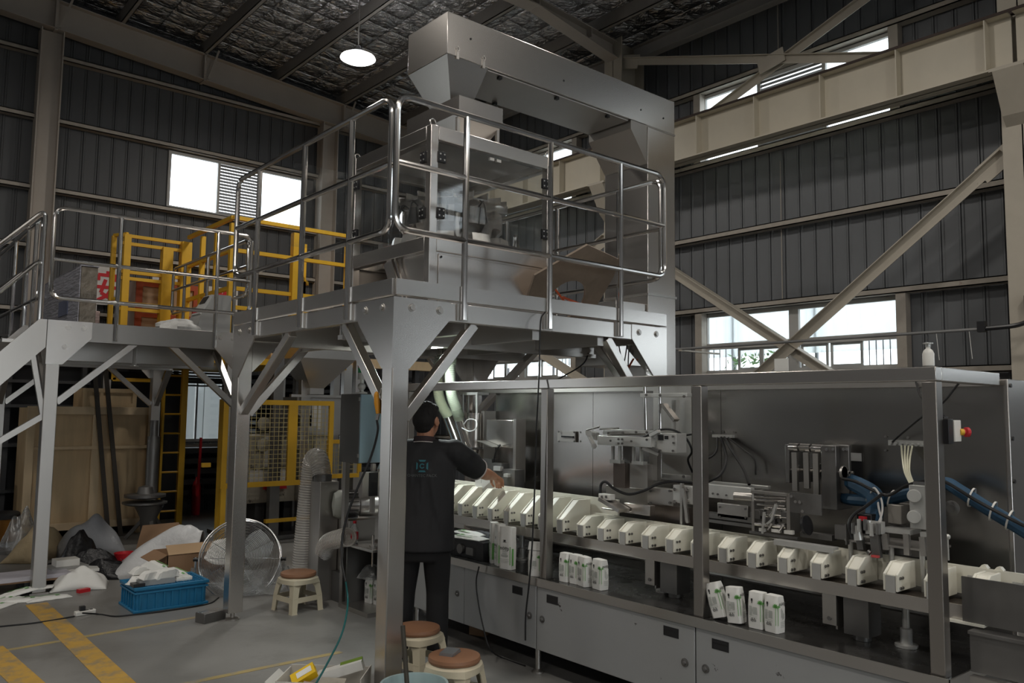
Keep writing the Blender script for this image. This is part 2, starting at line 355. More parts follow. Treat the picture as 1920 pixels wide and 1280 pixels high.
def bars(fo, axis, face, u0, u1, z0, z1, n, r=0.007):
    for k in range(n):
        u = u0+(k+0.5)*(u1-u0)/n; m = M()
        m.cyl((face, u, z0), (face, u, z1), r, 6) if axis == 'y' else m.cyl((u, face, z0), (u, face, z1), r, 6)
        ob('window_bar', m, BARS, fo)
for i, dy in enumerate((0.0, 5.2, -5.2, -10.4)):
    w1 = window('window_%d' % (2*i+1), 'y', 9.2, 4.09+dy, 6.77+dy, 2.19, 3.01, 2.56, ((5.42+dy, 0.13),))
    for a, b in () if dy < 0 else ((4.55+dy, 4.95+dy), (4.98+dy, 5.34+dy), (5.50+dy, 5.9+dy), (5.9+dy, 6.25+dy)):     # sliding sashes
        m = M(); m.frame((a, 2.23), (b, 2.52), 0.03, (9.225, 9.245), 'x'); ob('sash', m, FRAME, w1)
    if dy >= 0: bars(w1, 'y', 9.30, 4.14+dy, 4.55+dy, 2.2, 2.56, 5); bars(w1, 'y', 9.30, 6.25+dy, 6.74+dy, 2.2, 2.56, 5)
    w2 = window('window_%d' % (2*i+2), 'y', 9.2, 4.09+dy, 6.77+dy, 5.14, 6.12, None, ((4.95+dy, 0.05), (5.87+dy, 0.05)), opaque=(1,) if dy >= 0 else ())
window('window_9', 'x', 13.28, 3.94, 6.29, 4.83, 5.77, None, ((4.76, 0.04), (5.48, 0.04)), opaque=(1,))
w6 = window('window_10', 'x', 13.28, 4.12, 5.0, 1.10, 2.27, None, ((4.56, 0.03),))
w7 = window('window_11', 'x', 13.28, 7.0, 7.95, 1.15, 2.0, 1.6, ())
bars(w7, 'x', 13.36, 7.05, 7.9, 1.2, 2.0, 5)
# what stands outside the windows
WHSH = mat('white corrugated sheet', (0.90, 0.92, 0.92), 0.6)
_n = WHSH.node_tree.nodes; _t = _n.new('ShaderNodeBsdfTranslucent'); _t.inputs[0].default_value = (0.95, 0.97, 0.97, 1); _x = _n.new('ShaderNodeMixShader'); _x.inputs[0].default_value = 0.65
WHSH.node_tree.links.new(_n['Principled BSDF'].outputs[0], _x.inputs[1]); WHSH.node_tree.links.new(_t.outputs[0], _x.inputs[2]); WHSH.node_tree.links.new(_x.outputs[0], _n['Material Output'].inputs[0])
for dy in (0.0,):
    m = M(); pts = []
    n = 130
    for k in range(n+1):
        y = 2.2+dy+k*0.1
        pts.append((10.9+(0.03 if k % 2 else 0), y))
    for k in range(n, -1, -1): pts.append((pts[k][0]+0.02, pts[k][1]))
    m.prism(pts, 'z', 2.55, 3.7); f = ob('fence_sheet', m, WHSH, label='white corrugated fence sheet outside the right-hand wall windows', cat='fence', smooth=False)
    for k in (0, 1.4, 2.8, 4.2, 5.6, 7.0, 8.4, 9.8, 11.2):
        m = M(); m.cyl((10.97, 3.3+dy+k, -0.2), (10.97, 3.3+dy+k, 3.6), 0.03, 8); ob('fence_post', m, BARS, f)
m = M(); rnd = random.Random(3)
for k in range(420):
    c = Vector((10.2+rnd.random()*0.35, 5.9+rnd.random()*1.3, 1.75+rnd.random()*0.8)); d = Vector((rnd.uniform(-1, 1), rnd.uniform(-1, 1), rnd.uniform(-1, 1))).normalized(); e = d.orthogonal().normalized()
    m.poly([c-d*0.07, c+e*0.025, c+d*0.07, c-e*0.025])
LEAF = mat('green leaf', (0.10, 0.22, 0.05), 0.5, var=0.3, vscale=9)
sh = thing('shrub', 'green leafy shrub outside the lower wall window', 'shrub', (10.4, 6.5, -0.2))
ob('leaves', m, LEAF, sh, kind='stuff')
m = M(); m.tube([(10.4, 6.5, -0.2), (10.36, 6.45, 1.0), (10.4, 6.5, 2.1)], [0.03, 0.025, 0.01], 7); ob('stem', m, BARS, sh)
m = M(); m.box((9.28, -40, -0.3), (30, 30, -0.2)); m.box((-30, 13.38, -0.3), (9.28, 30, -0.2)); m.box((-30, -40, -0.3), (9.28, -9.05, -0.2)); ob('ground', m, mat('outside pavement', (0.42, 0.42, 0.40), 0.8), kind='structure')
m = M(); m.box((3.6, 15.4, -0.2), (8.6, 15.5, 2.9)); gw = ob('yard_wall', m, mat('pale tiled yard wall', (0.72, 0.74, 0.72), 0.6), label='pale yard wall seen through the low windows of the gable', cat='wall')
for k in range(14):
    m = M(); m.box((3.62+k*0.36, 15.37, 0.0), (3.62+k*0.36+0.34, 15.4, 2.85)); ob('wall_slab', m, mat('pale wall slab', (0.76, 0.78, 0.76), 0.6) if k == 0 else bpy.data.materials['pale wall slab'], gw)
# roof: quilted foil insulation, purlins, rafters
FOIL = bpy.data.materials.new('quilted foil insulation'); FOIL.use_nodes = True
n = FOIL.node_tree.nodes; L = FOIL.node_tree.links; b = n['Principled BSDF']; b.inputs['Base Color'].default_value = (0.62, 0.62, 0.63, 1); b.inputs['Metallic'].default_value = 0.9; b.inputs['Roughness'].default_value = 0.20
tc = n.new('ShaderNodeTexCoord'); sp = n.new('ShaderNodeSeparateXYZ'); L.new(tc.outputs['Object'], sp.inputs[0])
def mth(op, a, bb=None):
    q = n.new('ShaderNodeMath'); q.operation = op
    for i, v in enumerate((a, bb)):
        if v is None: continue
        if isinstance(v, (int, float)): q.inputs[i].default_value = v
        else: L.new(v, q.inputs[i])
    return q.outputs[0]
sx = mth('POWER', mth('ABSOLUTE', mth('SINE', mth('MULTIPLY', sp.outputs[0], PI/0.52))), 0.4); sy = mth('POWER', mth('ABSOLUTE', mth('SINE', mth('MULTIPLY', sp.outputs[1], PI/0.40))), 0.4)
nz = n.new('ShaderNodeTexNoise'); nz.inputs['Scale'].default_value = 5; nz.inputs['Detail'].default_value = 6; nz.inputs['Distortion'].default_value = 2.2; L.new(tc.outputs['Object'], nz.inputs['Vector'])
h = mth('ADD', mth('MULTIPLY', sx, sy), mth('MULTIPLY', nz.outputs[0], 1.3))
bp = n.new('ShaderNodeBump'); bp.inputs['Strength'].default_value = 1.0; bp.inputs['Distance'].default_value = 0.09; L.new(h, bp.inputs['Height']); L.new(bp.outputs[0], b.inputs['Normal'])
m = M(); m.prism([(-9.1, zroof(-9.1)), (9.35, zroof(9.35)), (9.35, zroof(9.35)+0.1), (-9.1, zroof(-9.1)+0.1)], 'y', -9.1, 13.6)
ce = ob('ceiling', m, FOIL, kind='structure', org=(0, 0, 0), smooth=False)
for k in range(-4, 10):
    x = 0.55+1.27*k-0.3*0
    if x > 9.1: continue
    z = zroof(x); m = M(); m.box((x-0.035, -9, z-0.2), (x-0.025, 13.3, z)); m.box((x-0.035, -9, z-0.2), (x+0.035, 13.3, z-0.19)); m.box((x+0.025, -9, z-0.2), (x+0.035, 13.3, z-0.175))
    ob('purlin', m, GREYP, ce, smooth=False)
def ibeam(m, p, q, h, wd, up=(0, 0, 1), t=0.012):
    p = Vector(p); q = Vector(q); d = (q-p).normalized(); u = Vector(up); a = d.cross(u).normalized(); u = a.cross(d)
    m.bar(p, q, t, h, up); m.bar(p+u*(h/2-t/2), q+u*(h/2-t/2), wd, t, up); m.bar(p-u*(h/2-t/2), q-u*(h/2-t/2), wd, t, up); return m
RAFT = mat('dull brown grey rafter paint', (0.46, 0.41, 0.36), 0.6, 0, var=0.14, vscale=2)
ra = thing('roof_rafter', 'long grey brown roof rafter running along the back gable wall', 'rafter', (0, 13.1, 7.5))
m = M(); ibeam(m, (-8.9, 13.1, zroof(-8.9)-0.42), (9.1, 13.1, zroof(9.1)-0.42), 0.44, 0.2, t=0.014); ob('beam', m, RAFT, ra, smooth=False)
for x in (2.2, 4.36, 6.9):
    m = M(); z = zroof(x); m.box((x-0.02, 13.0, z-0.66), (x+0.02, 13.2, z-0.18)); m.bar((x+0.05, 12.99, z-0.62), (x+0.2, 12.98, z-0.1), 0.02, 0.03); ob('splice_plate', m, RAFT, ra)
rb = thing('roof_rafter', 'tapered roof rafter with deep haunch meeting the far column', 'rafter', (0, 7.9, 7.4))
m = M()
for yy, th in ((7.895, 0.01),): m.prism([(8.55, zroof(8.55)-0.2), (5.6, zroof(5.6)-0.2), (-8.9, zroof(-8.9)-0.2), (-8.9, zroof(-8.9)-0.75), (5.6, 7.1), (7.0, 7.12), (8.55, 6.84)], 'y', 7.89, 7.905)
m.bar((5.6, 7.9, 7.1), (7.0, 7.9, 7.12), 0.22, 0.014); m.bar((7.0, 7.9, 7.12), (8.6, 7.9, 6.84), 0.22, 0.014); m.bar((-8.9, 7.9, zroof(-8.9)-0.2), (8.6, 7.9, zroof(8.6)-0.2), 0.22, 0.014)
ob('beam', m, RAFT, rb, smooth=False)
for x in (7.0, 8.0):
    m = M(); m.box((x-0.008, 7.79, 7.0 if x > 7.5 else 7.12), (x+0.008, 8.01, zroof(x)-0.2)); ob('stiffener', m, RAFT, rb)
rc = thing('eave_strut', 'grey eave strut beam high along the right wall', 'beam', (8.8, 0, 6.9))
m = M(); ibeam(m, (8.80, 2.6, 6.92), (8.80, 7.7, 6.92), 0.2, 0.14); ibeam(m, (8.80, 8.08, 6.92), (8.80, 13.2, 6.92), 0.2, 0.14); ob('beam', m, GREYP, rc, smooth=False)
# columns
def column(x0, x1, y0, y1, z1, mt, label, name='steel_column'):
    t = thing(name, label, 'column', ((x0+x1)/2, (y0+y1)/2, 0)); m = M(); ym = (y0+y1)/2
    m.box((x0, y0, 0), (x0+0.016, y1, z1)); m.box((x1-0.016, y0, 0), (x1, y1, z1)); m.box((x0, ym-0.006, 0), (x1, ym+0.006, z1)); ob('shaft', m, mt, t, smooth=False)
    m = M(); m.box((x0-0.05, y0-0.05, 0), (x1+0.05, y1+0.05, 0.025)); ob('base_plate', m, mt, t)
    return t
cn = column(8.52, 9.05, 2.42, 2.77, 7.0, BEIGE, 'beige steel column carrying the crane beam at the right edge')
cf = column(8.55, 9.05, 7.72, 8.06, 7.15, BEIGE, 'far beige steel column behind the elevated feed conveyor')
for (cc, y) in ((cn, 2.6), (cf, 7.9)):
    m = M(); m.prism([(8.2, 4.90), (8.56, 4.90), (8.56, 4.40), (8.42, 4.52)], 'y', y-0.13, y+0.13); ob('corbel', m, BEIGE, cc, smooth=False)
    m = M(); m.box((8.2, y-0.16, 4.90), (8.56, y+0.16, 4.93)); ob('corbel_plate', m, BEIGE, cc)
cb = column(2.02, 2.32, 13.02, 13.26, 7.12, BEIGE, 'beige steel column against the dark back gable wall')
for o in cb.children: o.data = o.data.copy(); o.data.materials[0] = RAFT
column(6.5, 6.8, 13.02, 13.26, 6.8, RAFT, 'brown grey gable column hidden behind the weigher platform')
# crane runway beam
cr = thing('crane_runway_beam', 'long beige crane runway beam with stiffeners along the right wall', 'beam', (8.4, 7.8, 4.95))
CRM = mat('cream painted crane beam', (0.60, 0.55, 0.45), 0.5, 0, var=0.08, vscale=4, dark=(0.25, 0.20, 0.15), dthr=0.70, dscale=4, dsoft=0.12)
m = M(); ibeam(m, (8.42, 2.62, 5.22), (8.42, 13.2, 5.22), 0.54, 0.24, t=0.016); ibeam(m, (8.42, -2.6, 5.22), (8.42, 2.58, 5.22), 0.54, 0.24, t=0.016); ob('girder', m, CRM, cr, smooth=False)
m = M(); m.box((8.39, -2.6, 5.49), (8.45, 13.2, 5.53)); ob('crane_rail', m, mat('dark rusty crane rail', (0.05, 0.035, 0.03), 0.6, 0.4), cr)

for y in [2.82+0.85*q for q in range(-5, 13)]:
    m = M(); m.box((8.305, y-0.006, 4.97), (8.53, y+0.006, 5.475)); ob('stiffener', m, CRM, cr)
m = M(); m.box((8.296, -2.6, 5.474), (8.305, 13.2, 5.502)); ob('flange_edge', m, bpy.data.materials['dark rusty crane rail'], cr)
# bracing of the wall bay
def angle(m, p, q, s=0.11, up=(1, 0, 0)):
    p = Vector(p); q = Vector(q); d = (q-p).normalized(); u = Vector(up); a = d.cross(u).normalized()
    m.bar(p, q, s, 0.010, up); m.bar(p+a*s/2-u*s/2*0, q+a*s/2-u*s/2*0, 0.010, s, up); return m
def brace(label, p, q, s=0.12):
    t = thing('wall_brace', label, 'brace', tuple((Vector(p)+Vector(q))/2)); m = M(); angle(m, p, q, s); ob('angle_bar', m, BEIGE, t, smooth=False)
    for e, f in ((p, q), (q, p)):
        e = Vector(e); f = Vector(f); d = (f-e).normalized(); m = M(); m.bar(e-d*0.05, e+d*0.28, 0.2, 0.014, (1, 0, 0)); ob('gusset_plate', m, BEIGE, t)
    return t
brace('lower diagonal brace rising from window to the right edge column', (8.62, 5.9, 1.85), (8.62, 2.78, 4.20))
brace('lower diagonal brace falling across the window from the left', (8.66, 7.72, 4.10), (8.66, 4.2, 1.80))
b1 = brace('upper diagonal brace running down toward the right end of crane beam', (8.62, 7.72, 6.78), (8.62, 2.78, 5.2), 0.10)
b2 = brace('upper diagonal brace rising to the roof on the right', (8.66, 7.3, 5.2), (8.66, 2.9, 6.78), 0.10)
m = M(); m.box((8.585, 5.12, 5.89), (8.60, 5.48, 6.07), rot=(R(-12), 0, 0)); ob('centre_gusset', m, BEIGE, b1)
for a, b_, s in (('far lower brace behind the truss openings below the platform', ((8.62, 12.9, 1.9), (8.62, 8.1, 4.2)), 0.12), ('second far lower brace crossing behind the platform', ((8.66, 8.1, 1.9), (8.66, 12.9, 4.2)), 0.12)): brace(a, *b_, s=s)
# pipe along the wall with a spray bottle
pp = thing('wall_pipe', 'thin grey pipe along the wall above the packaging machine', 'pipe', (8.3, 4.7, 2.47))
m = M(); m.cyl((8.3, 2.9, 2.48), (8.3, 6.62, 2.468), 0.016, 10); ob('pipe', m, mat('grey pipe', (0.30, 0.30, 0.30), 0.4, 0.5), pp)
m = M(); m.tube(bend([(8.3, 2.92, 2.48), (8.3, 2.6, 2.49), (8.42, 2.45, 2.62), (8.5, 2.4, 2.75)], 0.1), 0.022, 8); m.box((8.27, 2.9, 2.45), (8.33, 2.97, 2.55)); m.box((8.44, 2.45, 2.65), (8.53, 2.62, 2.78)); ob('dark_end', m, BLACKP, pp)
m = M(); m.box((8.28, 6.45, 2.44), (9.1, 6.50, 2.46)); ob('bracket', m, GIRT, pp)
for y in (3.35, 3.05): m = M(); m.cyl((8.3, y, 2.47), (8.3, y-0.02, 2.2), 0.003, 5); ob('cable_tie', m, WHITEP, pp)
# ceiling lamp in view
la = thing('high_bay_lamp', 'round glowing high bay lamp hanging under the foil roof', 'lamp', (5.17, 9.42, 6.36))
m = M(); m.lathe((5.17, 9.42, 6.36), [(0.15, 0.03), (0.15, 0.07), (0.06, 0.10), (0.03, 0.18)], 28); ob('reflector', m, mat('grey lamp shell', (0.35, 0.35, 0.36), 0.4, 0.4), la)
m = M(); m.lathe((5.17, 9.42, 6.345), [(0.12, -0.01), (0.20, 0.0), (0.235, 0.02), (0.225, 0.04), (0.15, 0.055)], 28); ob('diffuser', m, mat('lamp diffuser', (1.0, 1.0, 1.0), 0.5, emit=14), la)
m = M(); m.cyl((5.17, 9.42, 6.54), (5.17, 9.42, zroof(5.17)-0.19), 0.008, 6); ob('suspension_rod', m, GREYP, la)
# ================================================================ elevated weigher platform
pf = thing('weigher_platform', 'raised stainless steel platform with tube handrails carrying the weigher', 'platform', (3.7, 5.2, 0))
X0, X1, Y0, Y1 = 2.47, 4.93, 3.99, 6.40
m = M()
for a, b in (((X0, Y0, 2.19), (X1, Y0+0.05, 2.306)), ((X0, Y1-0.05, 2.19), (X1, Y1, 2.306)), ((X0, Y0+0.05, 2.19), (X0+0.05, Y1-0.05, 2.306)), ((X1-0.05, Y0+0.05, 2.19), (X1, Y1-0.05, 2.306))): m.box(a, b)
ob('edge_beam', m, STEEL, pf, bev=0.004)
m = M(); m.box((X0+0.05, Y0+0.05, 2.272), (X1-0.05, Y1-0.05, 2.300)); ob('deck_plate', m, STEEL2, pf)
for x in (3.05, 3.62, 4.25):
    m = M(); m.box((x-0.03, Y0+0.05, 2.13), (x+0.03, Y1-0.05, 2.27)); ob('joist', m, STEEL2, pf)
for y in (4.72, 5.6):
    m = M(); m.box((X0+0.05, y-0.03, 2.10), (X1-0.05, y+0.03, 2.13)); m.box((X0+0.05, y-0.006, 2.13), (X1-0.05, y+0.006, 2.27)); ob('cross_beam', m, STEEL2, pf)
def toe(a, b, ax):
    m = M()
    if ax == 'x': m.box((a, Y0-0.012, 2.319), (b, Y0+0.004, 2.412)); m.box((a, Y0, 2.319), (b, Y0+0.03, 2.318))
    elif ax == 'X': m.box((a, Y1-0.004, 2.319), (b, Y1+0.012, 2.412))
    elif ax == 'y': m.box((X0-0.012, a, 2.319), (X0+0.004, b, 2.412)); m.box((X0, a, 2.319), (X0+0.03, b, 2.318))
    else: m.box((X1-0.004, a, 2.319), (X1+0.012, b, 2.412))
    ob('toe_plate', m, STEEL, pf, bev=0.002)
for a, b in ((X0+0.006, 2.945), (2.975, 3.665), (3.695, 4.375), (4.405, X1-0.006)): toe(a, b, 'x')
for a, b in ((Y0+0.006, 4.495), (4.525, 5.165), (5.195, 5.945), (5.975, Y1-0.006)): toe(a, b, 'y'); toe(a, b, 'Y')
def bolt(par, c, nrm, r=0.016, mt=STEEL2, nm='bolt'):
    c = Vector(c); nrm = Vector(nrm); m = M(); m.cyl(c, c+nrm*0.003, r*1.55, 14); m.cyl(c+nrm*0.003, c+nrm*0.012, r, 6); return ob(nm, m, mt, par)
cs = 0.115
for (x, y, sx, sy) in ((X0, Y0, 1, 1), (X0, Y1, 1, -1), (X1, Y0, -1, 1), (X1, Y1, -1, -1)):
    m = M(); m.box((x, y, 0.06), (x+sx*cs, y+sy*cs, 2.19)); cl = ob('column', m, STEEL, pf, bev=0.006)
    xc, yc = x+sx*cs/2, y+sy*cs/2
    m = M(); m.lathe((xc, yc, 0), [(0.055, 0), (0.055, 0.012), (0.03, 0.02), (0.016, 0.022), (0.016, 0.06)], 16); ob('levelling_foot', m, STEEL2, cl)
    e = 0.004
    m = M()
    m.prism([(x-sx*e, 2.305), (x+sx*0.40, 2.305), (x+sx*0.40, 2.20), (x+sx*cs, 1.89), (x-sx*e, 1.89)], 'y', y-sy*e, y+sy*0.006)
    m.prism([(y+sy*0.006, 2.305), (y+sy*0.44, 2.305), (y+sy*0.40, 2.17), (y+sy*cs, 1.89), (y+sy*0.006, 1.89)], 'x', x-sx*e, x+sx*0.006)
    g = ob('corner_gusset', m, STEEL, pf, smooth=False)
    for d in (0.12, 0.32):
        bolt(g, (x+sx*d, y-sy*e, 2.25), (0, -sy, 0)); bolt(g, (x-sx*e, y+sy*d, 2.25), (-sx, 0, 0))
    m = M(); m.bar((x+sx*cs, yc, 1.60), (x+sx*0.62, yc, 2.19), 0.062, 0.062, (0, 1, 0)); ob('knee_brace', m, STEEL, pf, bev=0.004)
    m = M(); m.bar((xc, y+sy*cs, 1.62), (xc, y+sy*(0.66 if sy > 0 else 0.95), 2.19), 0.062, 0.062, (1, 0, 0)); ob('knee_brace', m, STEEL, pf, bev=0.004)
def guard(a, b, zs, posts, label, mid=True, zp=2.205, par=None, z0=2.70, z1=3.50, r=0.0195, brk=(0, 0), pname='rail_post', closed=True):
    a = Vector((a[0], a[1], 0)); b = Vector((b[0], b[1], 0)); d = (b-a).normalized(); L_ = (b-a).length; m = M()
    P = lambda s, z: a+d*s+Vector((0, 0, z))
    if closed: lp = [P(L_/2, z0), P(0, z0), P(0, z1), P(L_, z1), P(L_, z0), P(L_/2, z0)]; m.tube(bend(lp, 0.10, 6), r, 10, cap=False)
    else: m.tube([P(0, z1), P(L_, z1)], r, 10); m.tube([P(0, z0), P(L_, z0)], r, 10)
    o = ob('guard_rail', m, POLISH, par, label)
    if mid: m = M(); m.tube([P(0, zs), P(L_, zs)], r*0.92, 10); ob('mid_rail', m, POLISH, o)
    for s in posts:
        m = M(); m.tube([P(s, zp), P(s, z1-0.01)], r, 10); q = ob(pname, m, POLISH, o)
        if brk != (0, 0):
            c = P(s, 2.255)+Vector((brk[0], brk[1], 0))*0.03; e = d*0.022
            m = M(); m.box(c-e-Vector((0.02, 0.02, 0.055))+Vector((abs(d.x), abs(d.y), 0))*0.02*0, c+e+Vector((0.02, 0.02, 0.05))*1.0); ob('rail_bracket', m, STEEL2, o)
    return o
guard((2.45, 4.03), (2.45, 6.39), 3.10, (0.48, 1.15, 1.93), 'left guard rail panel', par=pf, brk=(1, 0))
guard((2.45, 3.97), (4.89, 3.97), 3.10, (0.51, 1.23, 1.94), 'front guard rail panel', par=pf, brk=(0, 1))
guard((4.95, 4.05), (4.95, 6.35), 3.10, (0.45, 1.2, 1.9), 'rear guard rail panel', par=pf)
# ---------------------------------------------------------------- multihead weigher
wg = thing('multihead_weigher', 'square framed multihead weigher with plexiglass doors on the platform', 'weigher', (3.5, 4.87, 2.31))
gx0, gx1, gy0, gy1 = 2.95, 4.06, 4.35, 5.42; t = 0.06
for x, y in ((gx0, gy0), (gx1-t, gy0), (gx0, gy1-t), (gx1-t, gy1-t)):
    m = M(); m.box((x, y, 2.31), (x+t, y+t, 3.55)); ob('frame_post', m, STEEL, wg, bev=0.004)
for z0, z1 in ((3.455, 3.55), (2.70, 2.80)):
    for a, b in (((gx0+t, gy0, z0), (gx1-t, gy0+t, z1)), ((gx0+t, gy1-t, z0), (gx1-t, gy1, z1)), ((gx0, gy0+t, z0), (gx0+t, gy1-t, z1)), ((gx1-t, gy0+t, z0), (gx1, gy1-t, z1))):
        m = M(); m.box(a, b); ob('frame_rail', m, STEEL, wg, bev=0.004)
m = M(); m.box((gx0+0.05, gy0+0.05, 3.515), (gx1-0.05, gy1-0.05, 3.525)); ob('roof_sheet', m, STEEL2, wg)
def pane(a, b): m = M(); m.box(a, b); return ob('door_pane', m, PLEXI, wg)
xm = (gx0+gx1)/2; ym = (gy0+gy1)/2
for (a, b) in (((gx0+t+.005, gy0+0.012, 2.805), (xm-0.003, gy0+0.020, 3.45)), ((xm+0.003, gy0+0.012, 2.805), (gx1-t-.005, gy0+0.020, 3.45)),
               ((gx0+0.012, gy0+t+.005, 2.805), (gx0+0.020, ym-.003, 3.45)), ((gx0+0.012, ym+.003, 2.805), (gx0+0.020, gy1-t-.005, 3.45)),
               ((gx1-0.020, gy0+t+.005, 2.805), (gx1-0.012, gy1-t-.005, 3.45))): pane(a, b)
m = M(); m.box((2.46, 5.425, 2.82), (2.94, 5.433, 3.44)); ob('open_door_pane', m, PLEXI, wg)
def hinge(a, b):
    m = M(); m.box(a, b); h = ob('hinge', m, BLACKP, wg, bev=0.003)
    a = Vector(a); b = Vector(b); c = (a+b)/2; s = b-a
    m = M()
    for i in (-0.28, 0.28):
        for k in (-0.25, 0.25):
            if s.y < s.x: m.cyl((c.x+i*s.x, a.y-0.003, c.z+k*s.z), (c.x+i*s.x, a.y+0.002, c.z+k*s.z), 0.006, 8)
            else: m.cyl((a.x-0.003, c.y+i*s.y, c.z+k*s.z), (a.x+0.002, c.y+i*s.y, c.z+k*s.z), 0.006, 8)
    ob('screw', m, ALU, h)
for z in (2.92, 3.30):
    hinge((gx0+t-0.005, gy0-0.012, z), (gx0+t+0.055, gy0+0.01, z+0.075)); hinge((gx1-t-0.055, gy0-0.012, z), (gx1-t+0.005, gy0+0.01, z+0.075))
    hinge((gx0-0.012, gy0+t-0.005, z), (gx0+0.01, gy0+t+0.055, z+0.075)); hinge((gx0-0.012, gy1-t-0.055, z), (gx0+0.01, gy1-t+0.005, z+0.075))
m = M(); m.box((xm-0.05, gy0+0.004, 3.41), (xm-0.012, gy0+0.024, 3.43)); m.box((xm+0.012, gy0+0.004, 3.41), (xm+0.05, gy0+0.024, 3.43)); ob('door_catch', m, WHITEP, wg)
for x, y in ((gx0+0.03, gy0+0.03), (gx1-0.03, gy0+0.03), (gx0+0.03, gy1-0.03)):
    m = M(); m.tube([(x+0.022*math.cos(a), y, 3.575+0.022*math.sin(a)) for a in [2*PI*k/14 for k in range(15)]], 0.005, 6, cap=False); ob('lifting_eye', m, STEEL, wg)
m = M(); m.box((gx0+t, gy0+0.012, 2.31), (gx1-t, gy0+0.02, 2.70)); bp_ = ob('base_panel', m, STEEL, wg)
m = M(); m.box((gx0+t+0.02, gy0+0.004, 2.33), (gx1-t-0.02, gy0+0.013, 2.685)); ob('access_door', m, STEEL, bp_, bev=0.003)
m = M(); m.cyl((gx0+t+0.04, gy0+0.005, 2.665), (gx0+t+0.04, gy0-0.002, 2.665), 0.008, 10); ob('lock', m, BLACKP, bp_)
m = M(); m.prism([(gy0+0.10, 2.70), (gy0+0.55, 2.70), (gy0+0.34, 2.33), (gy0+0.10, 2.33)], 'x', gx0+0.06, gx0+0.35); ob('side_chute', m, STEEL2, wg, smooth=False)
m = M(); m.bar((gx0+0.03, gy0+0.56, 2.70), (gx0+0.03, gy0+0.36, 2.33), 0.012, 0.10, (0, 1, 0)); m.bar((gx0+0.03, gy0+0.46, 2.70), (gx0+0.03, gy0+0.27, 2.33), 0.012, 0.02, (0, 1, 0)); ob('chute_door', m, STEEL, wg)
m = M(); m.box((gx1-0.03, gy0+t, 2.31), (gx1-0.02, gy1-t, 2.70)); m.box((gx0+t, gy1-0.02, 2.31), (gx1-t, gy1-0.01, 2.70)); ob('rear_panel', m, STEEL2, wg)
# the weighing head
cx, cy = 3.5, 4.87
hd = M(); hd.lathe((cx, cy, 0), [(0.10, 2.32), (0.10, 2.82), (0.20, 2.84), (0.24, 2.90), (0.24, 3.08), (0.18, 3.12), (0.05, 3.13)], 28); hb = ob('head_body', hd, STEEL, wg)
m = M(); m.lathe((cx, cy, 0), [(0.02, 3.25), (0.17, 3.18), (0.18, 3.165), (0.17, 3.16), (0.02, 3.15)], 24); ob('dispersion_cone', m, POLISH, wg)
m = M(); m.lathe((cx, cy, 0), [(0.46, 2.78), (0.47, 2.78), (0.14, 2.40), (0.13, 2.30), (0.125, 2.30), (0.13, 2.41)], 24, cap=False); ob('collecting_funnel', m, STEEL, wg)
b1 = None; b2 = None; b3 = None
for k in range(10):
    a = 2*PI*k/10+0.2; rot = (0, 0, a)
    if not b1:
        m = M(); m.prism([(0.25, 3.10), (0.38, 3.10), (0.38, 2.98), (0.31, 2.92), (0.25, 2.94)], 'y', -0.065, 0.065); m.v = [(x+cx, y+cy, z) for x, y, z in m.v]; b1 = ob('feed_hopper', m, POLISH, wg, org=(cx, cy, 2.31), smooth=False)
        m = M(); m.prism([(0.27, 2.90), (0.43, 2.90), (0.45, 2.79), (0.34, 2.71), (0.27, 2.74)], 'y', -0.072, 0.072); m.v = [(x+cx, y+cy, z) for x, y, z in m.v]; b2 = ob('weigh_hopper', m, STEEL, wg, org=(cx, cy, 2.31), smooth=False)
        m = M(); m.prism([(0.15, 3.17), (0.42, 3.15), (0.42, 3.14), (0.15, 3.15)], 'y', -0.06, 0.06); m.box((0.15, -0.062, 3.15), (0.42, -0.056, 3.20)); m.box((0.15, 0.056, 3.15), (0.42, 0.062, 3.20)); m.v = [(x+cx, y+cy, z) for x, y, z in m.v]; b3 = ob('vibrating_pan', m, POLISH, wg, org=(cx, cy, 2.31), smooth=False)
        for o in (b1, b2, b3): o.rotation_euler = rot
    else:
        for o in (b1, b2, b3): inst(o, wg, rot=rot)
m = M()
for k in range(7):
    a = 2.6+0.35*k; m.tube(spline([(cx+0.2*math.cos(a), cy+0.2*math.sin(a), 2.95), (cx+0.38*math.cos(a), cy+0.38*math.sin(a), 3.14), (cx+0.44*math.cos(a), cy+0.44*math.sin(a), 2.98)], 5), 0.006, 6)
ob('cable', m, BLACKP, wg)
m = M()
for z0, z1, c in ((2.80, 2.82, 0), (2.83, 2.85, 1), (2.86, 2.88, 0)): m.k = c; m.box((gx0+0.25, gy1-0.13, z0), (gx0+0.28, gy1-0.11, z1))
ob('led_reflection', m, [mat('red led reflection', (1, 0.12, 0.15), 0.4, emit=1.2), mat('green led reflection', (0.2, 0.9, 0.6), 0.4, emit=1.2)], wg)  # red and green LED reflections, drawn as glowing pieces
m = M(); m.box((gx0+0.22, gy1-0.12, 2.72), (gx0+0.32, gy1-0.05, 2.92)); ob('control_panel', m, STEEL2, wg)
m = M(); m.tube(bend([(3.86, 4.55, 2.80), (3.86, 4.55, 2.98), (3.95, 4.62, 2.90), (4.0, 4.66, 2.80)], 0.05), 0.012, 8); ob('air_tube', m, POLISH, wg)
